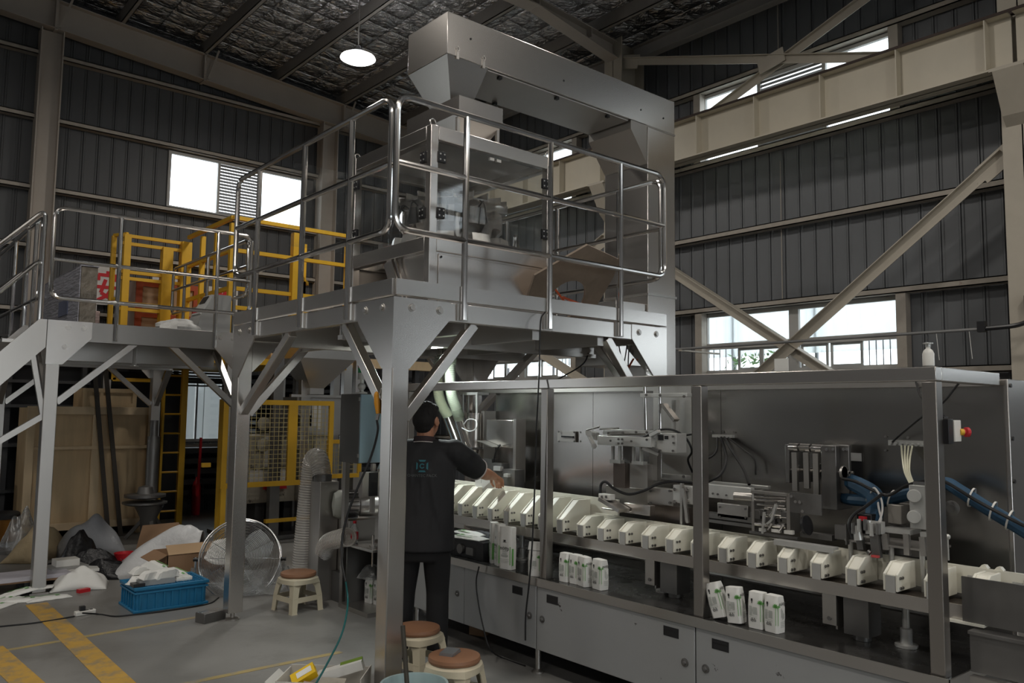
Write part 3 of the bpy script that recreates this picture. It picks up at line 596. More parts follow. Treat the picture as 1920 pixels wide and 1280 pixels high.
# feed funnel standing on top of the weigher
fu = thing('feed_funnel', 'flared steel feed funnel on top of the weigher frame', 'funnel', (3.52, 4.92, 3.52))
def rect(x0, x1, y0, y1, z): return [(x0, y0, z), (x1, y0, z), (x1, y1, z), (x0, y1, z)]
m = M(); m.loft([rect(3.34, 3.75, 4.58, 5.27, 3.92), rect(3.34, 3.75, 4.58, 5.27, 3.79), rect(3.45, 3.62, 4.80, 5.02, 3.535), rect(3.455, 3.615, 4.805, 5.015, 3.535), rect(3.345, 3.745, 4.585, 5.265, 3.793), rect(3.345, 3.745, 4.585, 5.265, 3.92)], cap=False)
m.add([], []); ob('hopper', m, STEEL, fu, smooth=False)
for x, y in ((3.36, 4.62), (3.73, 4.62), (3.36, 5.23), (3.73, 5.23)):
    m = M(); m.box((x-0.012, y-0.012, 3.55), (x+0.012, y+0.012, 3.80)); ob('support_leg', m, STEEL2, fu)
# bucket elevator
el = thing('bucket_elevator', 'tall stainless bucket elevator with long horizontal head discharging into the weigher', 'conveyor', (5.63, 4.86, 0))
ey0, ey1 = 4.60, 5.12
m = M(); m.box((3.24, ey0, 4.21), (5.82, ey1, 4.525)); ob('head_housing', m, STEEL, el, bev=0.004)
m = M(); m.box((5.44, ey0, 0.0), (5.82, ey1, 4.205)); ob('riser_housing', m, STEEL, el, bev=0.004)
m = M(); m.prism([(5.22, 4.208), (5.22, 4.13), (5.436, 3.86), (5.436, 4.208)], 'y', ey0+0.004, ey1-0.004); ob('corner_gusset', m, STEEL2, el, smooth=False)
m = M(); m.loft([rect(3.245, 3.62, ey0+0.004, ey1-0.004, 4.208), rect(3.42, 3.55, 4.78, 4.96, 3.84)]); ob('discharge_chute', m, STEEL, el, smooth=False)
m = M(); m.box((3.63, ey0+0.02, 4.196), (5.2, ey1-0.02, 4.208)); ob('bottom_cover', m, STEEL2, el)
for x in (3.32, 3.56):
    m = M(); m.box((x, ey0-0.008, 4.19), (x+0.022, ey0, 4.26)); m.tube([(x+0.011+0.012*math.cos(a), ey0-0.01, 4.265+0.018*math.sin(a)) for a in [2*PI*k/10 for k in range(11)]], 0.003, 5, cap=False); ob('latch', m, STEEL2, el)
m = M()
for x, z in ((3.45, 4.38), (4.4, 4.33), (5.35, 4.33), (5.66, 4.33)): m.cyl((x, ey0, z), (x, ey0-0.003, z), 0.009, 10)
ob('screw', m, BLACKP, el)
for x, y in ((3.75, ey0+0.03), (4.35, ey0+0.03), (4.05, ey1-0.06), (4.95, ey0+0.03)):
    m = M(); m.box((x, y, 4.175), (x+0.03, y+0.03, 4.195)); ob('cover_clip', m, BLACKP, el)
m = M(); m.box((5.435, ey0-0.004, 4.196), (5.825, ey1+0.004, 4.212)); m.box((5.43, ey0-0.01, 2.68), (5.83, ey1+0.01, 2.70)); ob('flange', m, STEEL2, el)
m = M(); m.box((5.05, ey0+0.02, 2.05), (5.435, ey1-0.02, 2.60)); ob('inspection_box', m, STEEL, el, bev=0.004)
m = M(); m.box((5.3, ey0-0.02, 0), (5.95, ey1+0.3, 0.5)); ob('boot', m, STEEL2, el)
# loose plate
PLM = mat('shaded steel plate', (0.30, 0.24, 0.19), 0.5, 0.6, var=0.2, vscale=14)  # brown tone of the less lit underside put into the colour
lp = thing('loose_steel_plate', 'loose brown steel plate with a big round hole leaning on the guard rail', 'plate', (4.05, 4.3, 2.31))
lp_poly = [(3.765, 2.609), (4.105, 2.848), (4.491, 2.796), (4.521, 2.676), (4.507, 2.464), (4.42, 2.325), (3.88, 2.325), (3.797, 2.471)]
def lpp(x, z, o): return (x, 4.45-0.78*(z-2.31)+o*0.789, z+o*0.615)
outer = []
for i, a in enumerate(lp_poly):
    b = lp_poly[(i+1) % 8]
    for k in range(5): outer.append((a[0]+(b[0]-a[0])*k/5, a[1]+(b[1]-a[1])*k/5))
inner = [(4.17+0.175*math.cos(t_), 2.475+0.14*math.sin(t_)) for t_ in [math.atan2((z-2.475)/0.14, (x-4.17)/0.175) for x, z in outer]]
m = M(); n_ = len(outer)
vs = [lpp(x, z, o) for o in (0, 0.018) for ring in (outer, inner) for x, z in ring]
fs = []
for i in range(n_):
    j = (i+1) % n_; A, B, D, E_ = i, n_+i, 2*n_+i, 3*n_+i; A2, B2, D2, E2 = j, n_+j, 2*n_+j, 3*n_+j
    fs += [(A, A2, B2, B), (D, E_, E2, D2), (A, D, D2, A2), (B, B2, E2, E_)]
m.add(vs, fs); ob('plate', m, PLM, lp, smooth=False)
RIB = mat('orange red plastic tape', (0.75, 0.12, 0.03), 0.5)
m = M(); m.bar((4.10, 4.40, 2.60), (4.33, 4.42, 2.42), 0.004, 0.018); m.bar((4.22, 4.41, 2.52), (4.47, 4.30, 2.43), 0.004, 0.018); ob('orange_tape', m, RIB, label='orange plastic tape seen through the hole of the loose steel plate', cat='tape')
rd = thing('clamp_rod', 'thin steel rod with a black clamp seen through the plate hole', 'rod', (4.2, 4.5, 2.31))
m = M(); m.cyl((4.03, 4.5, 2.47), (4.38, 4.5, 2.53), 0.009, 8); ob('rod', m, POLISH, rd); m = M(); m.box((4.03, 4.47, 2.31), (4.08, 4.53, 2.49)); ob('clamp', m, BLACKP, rd)
# ================================================================ pouch packaging machine
STEELP = mat('dimmed brownish stainless post', (0.40, 0.375, 0.35), 0.32, 1, var=0.1, vscale=1.5, stretch=(1, 1, 0.3), vdet=1)  # steel darkened in colour for the dimmer light on these posts
pm = thing('packaging_machine', 'long stainless pouch packaging machine with open frame and cream pocket blocks', 'machine', (3.9, 3.4, 0))
MX, MB = 3.5, 4.24; MY0, MY1 = 1.42, 5.70; s = 0.06
for y in (1.42, 2.60, 3.79, 5.40):
    m = M(); m.box((MX, y, 0.60), (MX+s, y+s, 1.795)); ob('frame_post', m, STEELP, pm, bev=0.004)
m = M(); m.box((MX, MY0, 1.797), (MX+s, MY1, 1.857)); ob('top_rail', m, STEEL, pm, bev=0.004)
m = M(); m.box((MX+s, MY0, 1.797), (MB-0.03, MY0+s, 1.857)); ob('end_rail', m, STEEL, pm, bev=0.004)
m = M(); m.box((MB-0.03, MY0+s, 1.797), (MB, MY1, 1.85)); ob('rear_rail', m, STEEL2, pm)
PANEL = mat('mirror dull stainless panel', (0.42, 0.405, 0.385), 0.24, 1, var=0.10, vscale=1.3, stretch=(1, 1, 0.3), vdet=1, bump=0.08, bscale=1.0)
for a, b in ((MY0, 3.0), (3.004, 4.1), (4.104, 5.22)):
    m = M(); m.box((MB, a, 0.60), (MB+0.008, b, 1.80)); ob('back_panel', m, PANEL, pm)
m = M(); m.box((MX-0.015, MY0-0.02, 0.572), (MB+0.3, MY1, 0.602)); ob('table_top', m, mat('dark oily table steel', (0.10, 0.098, 0.095), 0.28, 0.8, var=0.3, vscale=4, rvar=0.12), pm, bev=0.003)
m = M(); m.box((MX-0.022, MY0-0.025, 0.556), (MX-0.015, MY1, 0.606)); m.box((MX-0.022, MY0-0.027, 0.556), (MB+0.3, MY0-0.02, 0.606)); ob('table_edge', m, STEEL2, pm)
m = M(); m.box((MX+0.012, MY0+0.02, 0.165), (MB+0.2, MY1-0.02, 0.57)); ob('base_cabinet', m, STEELD, pm)
for i, (a, b) in enumerate(((1.425, 2.640), (2.648, 3.862), (3.870, 4.62), (4.624, 5.65))):
    m = M(); m.box((MX-0.008, a, 0.165), (MX+0.012, b, 0.554)); d = ob('door', m, CAB, pm, bev=0.004)
    for u in ((2.49,), (2.80, 3.72), (4.05,), (4.9,))[i]:
        m = M(); m.frame((u-0.05, 0.47), (u+0.05, 0.52), 0.005, (MX-0.010, MX-0.004), 'x'); m.box((MX-0.0085, u-0.045, 0.475), (MX-0.0079, u+0.045, 0.515)); m.box((MX-0.012, u-0.045, 0.503), (MX-0.008, u+0.045, 0.515)); ob('handle', m, BLACKP, d)
    for u in ((2.58,), (2.71, 3.81), (3.93,), (4.7,))[i]:
        m = M(); m.lathe((MX-0.008, u, 0.36), [(0.022, 0), (0.022, 0.004), (0.012, 0.006), (0.010, 0.016), (0.004, 0.018)], 14, axis=(-1, 0, 0)); m.bar((MX-0.012, u-0.018, 0.35), (MX-0.012, u+0.012, 0.375), 0.008, 0.008); ob('lock', m, STEELD, d)
for y in (1.5, 2.68, 3.92, 5.3):
    for x in (MX+0.06, MB+0.1):
        m = M(); m.lathe((x, y, 0), [(0.04, 0), (0.04, 0.01), (0.02, 0.025), (0.018, 0.025), (0.018, 0.166)], 12); ob('foot', m, STEEL2, pm)
m = M(); m.box((MB+0.009, 1.40, 0.1), (MB+0.46, 5.2, 1.83)); eb = ob('rear_cabinet', m, STEEL, pm, bev=0.004)
for z in (1.80, 1.55, 1.35): m = M(); m.cyl((MB+0.04, 1.40, z), (MB+0.04, 1.395, z), 0.01, 8); ob('screw', m, BLACKP, eb)
# flight bar and pocket blocks
m = M(); m.box((3.69, 0.55, 0.803), (3.70, 5.5, 0.862)); m.box((3.70, 0.55, 0.803), (3.74, 5.5, 0.812)); ob('flight_bar', m, STEEL, pm, smooth=False)
m = M(); m.box((3.74, 0.55, 0.80), (3.95, 5.5, 0.83)); ob('conveyor_bed', m, STEELD, pm)
def block(y, tall):
    dz = 0.0
    z0, zf, zt, xb, xt = (0.868, 0.942, 0.988, 3.875, 3.765) if not tall else (0.875, 0.955, 1.070, 3.945, 3.835)
    m = M()
    m.prism([(3.692, z0), (xb, z0), (xb, zt), (xt, zt), (3.692, zf)], 'y', y-0.033, y-0.022)
    m.prism([(3.692, z0), (xb, z0), (xb, zt), (xt, zt), (3.692, zf)], 'y', y+0.022, y+0.033)
    m.prism([(3.700, zf-0.004), (xt, zt-0.004), (xb, zt-0.004), (xb, zt-0.012), (xt, zt-0.012), (3.700, zf-0.012)], 'y', y-0.022, y+0.022)
    m.box((xb-0.01, y-0.022, z0), (xb, y+0.022, zt-0.012))
    o = ob('pocket_block', m, UHMW, pm, org=(3.69, y, 0.83), bev=0.0025)
    m = M(); m.box((3.690, y-0.0215, 0.862), (3.6985, y+0.0215, zf-0.006)); ob('face_bracket', m, ALU, o, org=(3.69, y, 0.83))
    m = M()
    for dx in (0.022, 0.045):
        for z in (z0+0.014, zf-0.016): m.cyl((3.692+dx, y-0.033, z), (3.692+dx, y-0.039, z), 0.0068, 8)
    ob('bolt', m, STEELD, o, org=(3.69, y, 0.83), kind='stuff')
    return o
def dupb(o, y):
    c = o.copy(); C.link(c); c.location.y += y
    for ch in o.children: d = ch.copy(); C.link(d); d.parent = c
for o in list(bpy.data.objects): pass
bs = block(3.68, False)
for k in range(1, 14): dupb(bs, -0.178*k)
bt = block(3.87, True)
for k in range(1, 9): dupb(bt, 0.181*k)
for ch in list(bs.children)+list(bt.children): ch.location = (0, 0, 0)
for o in list(pm.children):
    for ch in o.children:
        if ch.name.startswith(('face_bracket', 'bolt')): ch.location = (0, 0, 0)
m = M(); m.box((3.895, 0.6, 0.87), (3.91, 3.76, 0.992)); ob('guide_wall', m, UHMW, pm)
m = M(); m.box((3.955, 3.60, 0.87), (3.97, 5.4, 1.085)); ob('guide_wall', m, UHMW, pm)
for k in range(14):
    y = 3.59-0.178*k; m = M(); m.box((3.886, y-0.018, 0.85), (3.894, y+0.018, 0.955)); m.cyl((3.886, y-0.03, 0.965), (3.894, y-0.03, 0.965), 0.006, 8); ob('link_plate', m, ALU, pm)
for y in (1.41, 1.35, 1.20, 1.14, 0.98, 0.92, 0.77, 0.71):
    m = M(); m.prism([(y-0.018, 0.992), (y-0.006, 1.006), (y+0.006, 1.006), (y+0.018, 0.992)], 'x', 3.90, 3.93); ob('peak_block', m, UHMW, pm, smooth=False)
m = M(); m.box((3.745, 2.02, 0.999), (3.80, 2.34, 1.012)); m.box((3.745, 2.02, 0.986), (3.752, 2.34, 0.999)); ob('cover_strip', m, ALU, pm)
for y, w_ in ((3.12, 0.07), (2.02, 0.07)):
    m = M(); m.box((3.70, y-w_/2, 0.66), (3.712, y+w_/2, 0.803)); m.box((3.72, y-0.03, 0.64), (3.78, y-0.02, 0.80)); b = ob('bar_bracket', m, STEEL2, pm)
    m = M(); m.cyl((3.702, y, 0.69), (3.694, y, 0.69), 0.010, 10); ob('bolt', m, STEELD, b)
    m = M(); m.box((3.72, y-0.18, 0.63), (3.84, y-0.06, 0.80)); m.cyl((3.78, y-0.12, 0.603), (3.78, y-0.12, 0.63), 0.04, 14); ob('drive_block', m, STEELD, pm)
for y in (1.72, 3.12, 4.4):
    m = M(); m.lathe((3.83, y, 0.603), [(0.05, 0), (0.05, 0.012), (0.026, 0.014), (0.026, 0.08), (0.016, 0.085), (0.016, 0.197)], 16); ob('pillar', m, ALU, pm)
m = M(); m.cyl((4.10, 1.5, 0.70), (4.10, 5.4, 0.70), 0.012, 8); m.cyl((4.16, 1.5, 0.76), (4.16, 5.4, 0.76), 0.012, 8); ob('drive_shaft', m, STEEL2, pm)
# outfeed past the right-hand post
m = M(); m.box((3.672, 0.45, 0.80), (3.682, 1.415, 0.985)); ob('guard_plate', m, STEELD, pm)
m = M(); m.box((3.62, 0.45, 0.62), (3.63, 1.37, 0.775)); m.box((3.60, 0.45, 0.772), (3.68, 1.37, 0.784)); ob('lower_cover', m, STEELD, pm)
m = M(); m.box((3.58, 0.45, 0.585), (3.62, 1.36, 0.612)); ob('outfeed_beam', m, STEEL2, pm)
for y in (1.18, 1.02, 0.7): m = M(); m.box((3.62, y-0.02, 0), (3.66, y+0.02, 0.585)); ob('outfeed_leg', m, STEELD, pm)
m = M(); m.box((3.66, 1.33, 0.792), (3.75, 1.47, 0.802)); ob('wear_strip', m, UHMW, pm)
# e-stop box on the post
m = M(); m.box((MX+s, 1.40, 1.535), (MX+s+0.05, 1.46, 1.64)); es = ob('switch_box', m, BLACKP, pm, bev=0.003)
m = M(); m.box((MX+s+0.05, 1.395, 1.545), (MX+s+0.115, 1.465, 1.635)); ob('switch_cover', m, WHITEP, es, bev=0.003)
m = M(); m.lathe((MX+s+0.108, 1.40, 1.585), [(0.014, 0), (0.014, 0.016)], 16, axis=(0.8, -0.6, 0)); ob('button_collar', m, YEL, es)
m = M(); m.lathe((MX+s+0.121, 1.390, 1.585), [(0.012, 0), (0.012, 0.006), (0.021, 0.010), (0.021, 0.022), (0.014, 0.028)], 18, axis=(0.8, -0.6, 0)); ob('stop_button', m, REDP, es)
def cable(pts, r=0.006, mt=None, par=pm, nm='cable', n=8, label=None):
    m = M(); m.tube(spline([tuple(p) for p in pts], n), r, 7); return ob(nm, m, mt or BLACK, par, label)
cable([(4.230,1.817,1.834), (4.100,1.734,1.741), (3.900,1.574,1.700), (3.900,1.483,1.801)], 0.005)
cable([(4.220,1.952,1.502), (4.100,1.810,1.583), (3.900,1.610,1.670), (3.750,1.482,1.647), (3.58, 1.43, 1.645)], 0.005)
TUBE = mat('clear yellowed air tube', (0.62, 0.60, 0.46), 0.3)
def manifold(u, v, n, cols, hang):
    p = Vector(u); m = M(); m.box((p.x-0.02, p.y-0.055*v/2-0.2*0, p.z-0.02), (p.x, p.y+0.055*v/2, p.z+0.02)); o = ob('air_manifold', m, ALU, pm)
    return o
mfd = M(); mfd.box((4.200,1.760,1.498),(4.230,1.951,1.525)); mo = ob('air_manifold', mfd, ALU, pm)
for q in range(7):
    m = M(); a = Vector((4.200,1.932,1.508))*(1-q/6)+Vector((4.200,1.773,1.506))*(q/6); m.cyl(a, a+Vector((-0.025, 0, 0)), 0.008, 8); ob('fitting', m, ALU, mo)
for q in range(4):
    cable([Vector((4.170,1.870,1.500))+Vector((0, -0.018*q, 0)), Vector((4.120,1.844,1.436))+Vector((0, -0.012*q, 0)), Vector((4.050,1.804,1.376))+Vector((0, -0.008*q, 0)), Vector((4.000,1.756,1.322))+Vector((0, -0.006*q, 0))], 0.0045, TUBE, nm='air_tube')
m = M(); m.box((4.210,2.905,1.504),(4.240,3.049,1.521)); mo = ob('air_manifold', m, ALU, pm)
for pts in (((1345,820), (1343,845), (1328,858), (1312,862)), ((1352,820), (1362,860), (1350,890), (1322,905)), ((1358,820), (1372,850), (1392,880), (1403,905)), ((1350,820), (1366,845), (1398,892), (1418,908)), ((1365,820), (1385,840), (1412,860), (1418,890))):
    pass
cable([(4.190,2.995,1.504), (4.150,2.975,1.424), (4.120,3.012,1.381), (4.100,3.109,1.364)], 0.007)
cable([(4.190,2.968,1.505), (4.100,2.868,1.383), (4.050,2.879,1.290), (4.000,2.949,1.241)], 0.009)
cable([(4.190,2.945,1.506), (4.120,2.829,1.416), (4.080,2.735,1.329), (4.020,2.661,1.252)], 0.009)
cable([(4.200,2.925,1.506), (4.200,2.832,1.446), (4.190,2.738,1.387), (4.180,2.722,1.296)], 0.005)
# ---- filling station
f1 = M(); f1.bar((4.020,5.604,1.587), (4.020,5.340,1.308), 0.001, 0.001)
def tubep(a, b, r, mt=POLISH, nm='filling_tube', par=pm, n=18): m = M(); m.cyl(a, b, r, n); return ob(nm, m, mt, par)
st = M(); st.box((4.060,5.240,1.780),(4.180,5.482,1.802)); fs_ = ob('filler_head_plate', st, ALU, pm)
for a, b in (((4.060,5.437,1.790), (4.060,5.432,1.612)), ((4.060,5.248,1.788), (4.060,5.243,1.614)), ((4.120,5.443,1.791), (4.120,5.438,1.612))): tubep(a, b, 0.010, ALU, 'guide_rod')
tubep((4.040,5.625,1.605), (4.040,5.411,1.295), 0.044); tubep((3.980,5.383,1.586), (4.000,5.256,1.304), 0.040)
ax_ = Vector((4.060,5.272,1.631)); bx_ = Vector((4.060,5.265,1.354))
m = M(); m.lathe((ax_.x, ax_.y, 0), [(0.068, ax_.z-0.005), (0.068, ax_.z), (0.062, ax_.z-0.006), (0.062, bx_.z), (0.066, bx_.z), (0.066, bx_.z-0.015), (0.055, bx_.z-0.02), (0.02, bx_.z-0.18), (0.02, bx_.z-0.22)], 22); ob('filler_cylinder', m, STEEL, pm)
m = M(); m.lathe((ax_.x, ax_.y+0.14, 0), [(0.05, bx_.z), (0.06, bx_.z-0.02), (0.02, bx_.z-0.18), (0.02, bx_.z-0.22)], 22); m.box((ax_.x-0.07, ax_.y-0.07, bx_.z-0.015), (ax_.x+0.07, ax_.y+0.30, bx_.z)); ob('filler_cone', m, POLISH, pm)
m = M(); m.tube(spline([(3.970,5.353,1.517), (3.950,5.195,1.486), (3.940,5.092,1.514), (3.960,5.127,1.572), (3.980,5.252,1.579), (3.990,5.336,1.530)], 8), 0.004, 6); ob('air_tube', m, mat('pale air tube', (0.7, 0.7, 0.7), 0.4), pm)
m = M(); m.box((4.100,5.196,1.089),(4.220,5.238,1.649)); ob('filler_column', m, STEEL2, pm)
m = M(); m.box((4.050,4.770,1.368),(4.150,5.101,1.580)); g = ob('sensor_cover', m, STEEL, pm, bev=0.003)
m = M(); m.box((4.050,4.736,1.104),(4.150,4.768,1.591)); ob('cover_post', m, STEEL2, pm)
m = M(); m.bar((4.000,5.098,1.412), (4.000,4.902,1.370), 0.09, 0.006); ob('tilted_flap', m, STEEL2, pm)
m = M(); m.box((4.000,4.846,1.115),(4.080,4.964,1.246)); m.box((4.020,4.989,1.083),(4.080,5.104,1.271)); m.box((4.000,4.686,1.025),(4.100,4.844,1.206)); ob('valve_bank', m, STEELD, pm)
m = M(); m.box((3.980,4.835,1.191),(4.010,4.920,1.224)); ob('valve_cap', m, ALU, pm)
m = M(); m.box((3.970,4.733,1.151),(4.000,4.783,1.175)); ob('valve_cap', m, ALU, pm)
cable([(4.040,4.964,1.366), (4.000,4.863,1.388), (4.000,4.914,1.340), (4.020,4.976,1.225)], 0.006)
# ---- pressing and closing station in the middle bay
ar = M(); ar.box((3.880,3.262,1.438),(3.930,3.714,1.498)); ar.box((4.020,3.302,1.502),(4.070,3.798,1.537)); a0 = ob('press_frame', ar, ALU, pm, bev=0.002)
m = M(); m.bar((3.960,3.860,1.500), (3.960,3.790,1.488), 0.03, 0.05); m.bar((3.920,3.851,1.522), (3.920,3.776,1.418), 0.012, 0.03, (1, 0, 0)); m.cyl((3.900,3.816,1.509), (3.930,3.846,1.508), 0.02, 12); m.cyl((3.900,3.762,1.426), (3.930,3.791,1.424), 0.018, 12); ob('hand_crank', m, ALU, pm)
m = M(); m.box((3.930,3.105,1.410),(4.030,3.253,1.527)); m.bar((3.900,3.313,1.457), (3.950,3.257,1.515), 0.03, 0.05); m.bar((3.900,3.343,1.436), (3.950,3.258,1.400), 0.03, 0.03); ob('press_body', m, ALU, pm, bev=0.002)
m = M(); m.box((3.925,3.203,1.483),(3.935,3.241,1.516)); m.box((3.925,3.166,1.491),(3.935,3.191,1.511)); ob('dark_hole', m, BLACKP, pm)
for q in ((((3.900,3.595,1.330),(3.920,3.609,1.433)), ((3.900,3.535,1.333),(3.920,3.548,1.435)), ((3.890,3.521,1.325),(3.930,3.613,1.346))), (((3.900,3.418,1.333),(3.920,3.431,1.433)), ((3.900,3.356,1.336),(3.920,3.370,1.436)), ((3.890,3.331,1.326),(3.930,3.427,1.346)))):
    m = M()
    for bb in q: m.box(*bb)
    ob('press_hanger', m, ALU, pm)
COPP = mat('reddish reflecting jaw steel', (0.42, 0.36, 0.33), 0.3, 1, var=0.15)
m = M(); m.box((3.920,3.507,1.169),(3.970,3.608,1.325)); ob('press_jaw', m, COPP, pm); m = M(); m.box((3.920,3.322,1.178),(3.980,3.467,1.331)); ob('press_jaw', m, STEEL2, pm)
for u0, u1 in ((1207, 1210), (1236, 1239)):
    pass
tubep((4.060,3.462,1.829), (4.060,3.453,1.539), 0.011, POLISH, 'guide_rod'); tubep((4.060,3.338,1.827), (4.060,3.332,1.243), 0.011, POLISH, 'guide_rod')
m = M(); m.box((4.040,3.108,1.751),(4.090,3.485,1.775)); ob('rod_clamp', m, ALU, pm, bev=0.002)
m = M(); m.box((4.080,3.151,1.239),(4.130,3.396,1.266)); ob('rod_clamp', m, ALU, pm, bev=0.002)
m = M(); m.box((4.120,3.258,1.512),(4.160,3.293,1.732)); ob('slide_post', m, ALU, pm); m = M(); m.bar((4.050,3.296,1.704), (4.050,3.199,1.605), 0.02, 0.05, (1, 0, 0)); ob('swing_lever', m, STEEL, pm)
m = M(); m.box((4.200,3.196,1.218),(4.230,3.508,1.831)); ob('mounting_plate', m, STEEL2, pm)
m = M(); m.box((4.220,4.266,1.428),(4.235,4.454,1.507)); q_ = ob('cover_plate', m, STEEL2, pm)
for u in ((1047, 810), (1076, 810), (1047, 826), (1076, 826)): pass
m = M(); m.box((4.210,4.278,1.460),(4.220,4.403,1.472)); ob('slot_fittings', m, BLACKP, q_)
cable([(3.900,3.498,1.491), (3.900,3.343,1.499), (3.920,3.232,1.545), (3.980,3.169,1.546), (4.050,3.130,1.501), (4.100,3.120,1.419), (4.150,3.188,1.358), (4.200,3.193,1.280)], 0.007)
cable([(4.050,3.200,1.505), (4.100,3.120,1.521)], 0.006)
# ---- lower arm with sensor
m = M(); m.box((3.960,3.155,1.087),(4.020,3.356,1.187)); m.box((4.000,3.390,1.048),(4.040,3.749,1.167)); ob('arm_beam', m, STEEL2, pm, bev=0.003)
m = M(); m.box((3.940,2.997,1.112),(3.990,3.139,1.219)); lb = ob('clamp_block', m, ALU, pm, bev=0.003)
m = M()
for u in ((1267, 917), (1267, 940), (1290, 917), (1290, 938)): pass
for p in ((3.940,3.119,1.193), (3.940,3.119,1.120), (3.940,3.028,1.200), (3.940,3.028,1.134)): m.cyl(p, Vector(p)+Vector((-0.012, 0, 0)), 0.011, 10)
ob('clamp_screw', m, POLISH, lb)
m = M(); m.box((3.920,3.056,0.985),(3.940,3.072,1.233)); m.bar((3.920,3.048,1.206), (3.920,3.014,1.006), 0.015, 0.02); ob('link_arm', m, STEEL2, pm)
m = M(); m.bar((3.800,3.580,1.106), (3.800,3.408,1.047), 0.10, 0.022, (0, 0, 1)); ob('suction_arm', m, STEEL2, pm)
m = M(); m.box((3.770,3.501,1.101),(3.820,3.597,1.137)); ss = ob('suction_head', m, WHITEP, pm, bev=0.002)
m = M()
for p in ((3.770,3.565,1.119), (3.770,3.529,1.122)): m.cyl(p, Vector(p)+Vector((-0.006, 0, 0)), 0.008, 10)
ob('suction_port', m, STEELD, ss)
m = M(); m.box((3.860,3.255,1.025),(3.910,3.462,1.087)); m.box((3.840,3.400,1.030),(3.900,3.636,1.040)); ob('former_plate', m, STEEL, pm, bev=0.002)
m = M(); m.box((4.020,3.091,0.958),(4.070,3.390,1.078)); ob('lower_housing', m, COPP, pm)
cable([(3.790,3.603,1.125), (3.800,3.603,1.191), (3.800,3.561,1.211), (3.820,3.507,1.171), (3.860,3.427,1.142), (3.900,3.340,1.167), (3.950,3.271,1.209), (4.000,3.187,1.233), (4.100,3.122,1.223)], 0.009)
# ---- gluing / printing station in the third bay
m = M(); m.box((3.880,2.562,1.173),(3.920,2.861,1.247)); m.box((4.050,2.560,1.231),(4.080,2.986,1.249)); ob('slide_housing', m, ALU, pm, bev=0.002)
m = M(); c0 = Vector((3.820,2.623,1.202)); m.lathe(c0, [(0.017, 0), (0.023, 0.0), (0.023, 0.10), (0.015, 0.10)], 20, axis=(0.3, -1, 0)); ob('roller_tube', m, STEEL2, pm)
m = M(); m.lathe(c0-Vector((0.0006, -0.002, 0)), [(0.017, 0), (0.017, 0.004)], 18, axis=(0.3, -1, 0)); ob('tube_bore', m, BLACKP, pm)
m = M(); m.box((3.860,2.567,1.073),(3.890,2.764,1.152)); bx2 = ob('cover_box', m, STEEL2, pm, bev=0.003)
m = M(); m.box((3.860,2.541,1.062),(3.910,2.848,1.091)); m.box((3.850,2.528,1.038),(3.900,2.841,1.055)); ob('slide_rail', m, STEELD, pm)
m = M(); m.box((3.840,2.514,1.017),(3.940,2.530,1.238)); m.box((3.840,2.302,1.037),(3.940,2.321,1.241)); m.box((3.830,2.313,1.227),(3.860,2.519,1.241)); ob('printer_frame', m, STEEL2, pm)
pr_ = random.Random(5)
m = M()
for k in range(5):
    m.cyl((3.850,2.526,1.191), (3.850,2.328,1.198), 0.008, 8) if k == 0 else None
m.cyl((3.860,2.461,1.151), (3.860,2.335,1.153), 0.007, 8); m.cyl((3.860,2.469,1.111), (3.860,2.330,1.115), 0.009, 8); m.cyl((3.830,2.398,1.151), (3.830,2.372,1.184), 0.006, 8); m.cyl((3.830,2.417,1.119), (3.830,2.392,1.149), 0.005, 8)
m.cyl((3.820,2.419,1.045), (3.820,2.399,1.083), 0.006, 8); m.cyl((3.820,2.350,1.050), (3.820,2.331,1.085), 0.006, 8)
ob('print_roller', m, POLISH, pm)
m = M()
for k in range(16):
    p = Vector((3.870,2.531,1.078))*(1-k/15)+Vector((3.870,2.343,1.072))*(k/15)+Vector((0, 0, pr_.uniform(-0.02, 0.05))); a = pr_.uniform(0.008, 0.02); m.box(p-Vector((a, a, a)), p+Vector((a, a, a*1.3)))
ob('print_head', m, STEELD, pm, bev=0.002)
m = M(); m.box((3.830,2.447,1.030),(3.850,2.480,1.047)); ob('print_stamp', m, WHITEP, pm)
m = M(); m.box((3.830,2.356,1.035),(3.850,2.406,1.051)); ob('print_stamp', m, WHITEP, pm)
m = M(); m.box((3.830,2.283,1.035),(3.850,2.332,1.054)); ob('print_stamp', m, WHITEP, pm)
m = M(); m.box((3.840,2.127,1.147),(3.848,2.301,1.250)); m.box((3.84, 2.0, 1.02), (4.1, 2.006, 1.12)); ob('side_guard', m, STEELD, pm)
# tower with rollers
m = M(); m.box((4.000,2.130,1.162),(4.160,2.213,1.492)); tw = ob('tower_plate', m, STEELD, pm, bev=0.003)
m = M(); m.box((4.020,2.408,1.279),(4.180,2.434,1.487)); ob('tower_plate', m, STEELD, pm, bev=0.003)
m = M(); m.box((4.040,2.081,1.246),(4.060,2.151,1.496)); ob('tower_plate', m, STEELD, pm, bev=0.003)
for a, b in (((4.020,2.403,1.473), (4.020,2.349,1.473)), ((4.020,2.337,1.473), (4.020,2.281,1.473)), ((4.020,2.269,1.473), (4.020,2.214,1.473))): m = M(); m.cyl(a, b, 0.022, 16); ob('top_roller', m, POLISH, tw)
m = M(); m.cyl((4.020,2.413,1.473), (4.020,2.205,1.470), 0.009, 10); ob('roller_shaft', m, STEELD, tw)
m = M(); m.cyl((4.040,2.437,1.349), (4.040,2.059,1.357), 0.008, 8); ob('spindle', m, POLISH, tw)
m = M(); c0 = Vector((4.000,2.084,1.357)); m.lathe(c0, [(0.034, 0), (0.034, 0.012), (0.03, 0.012), (0.03, 0)], 20, axis=(0, 1, 0)); ob('sprocket', m, STEEL2, tw)
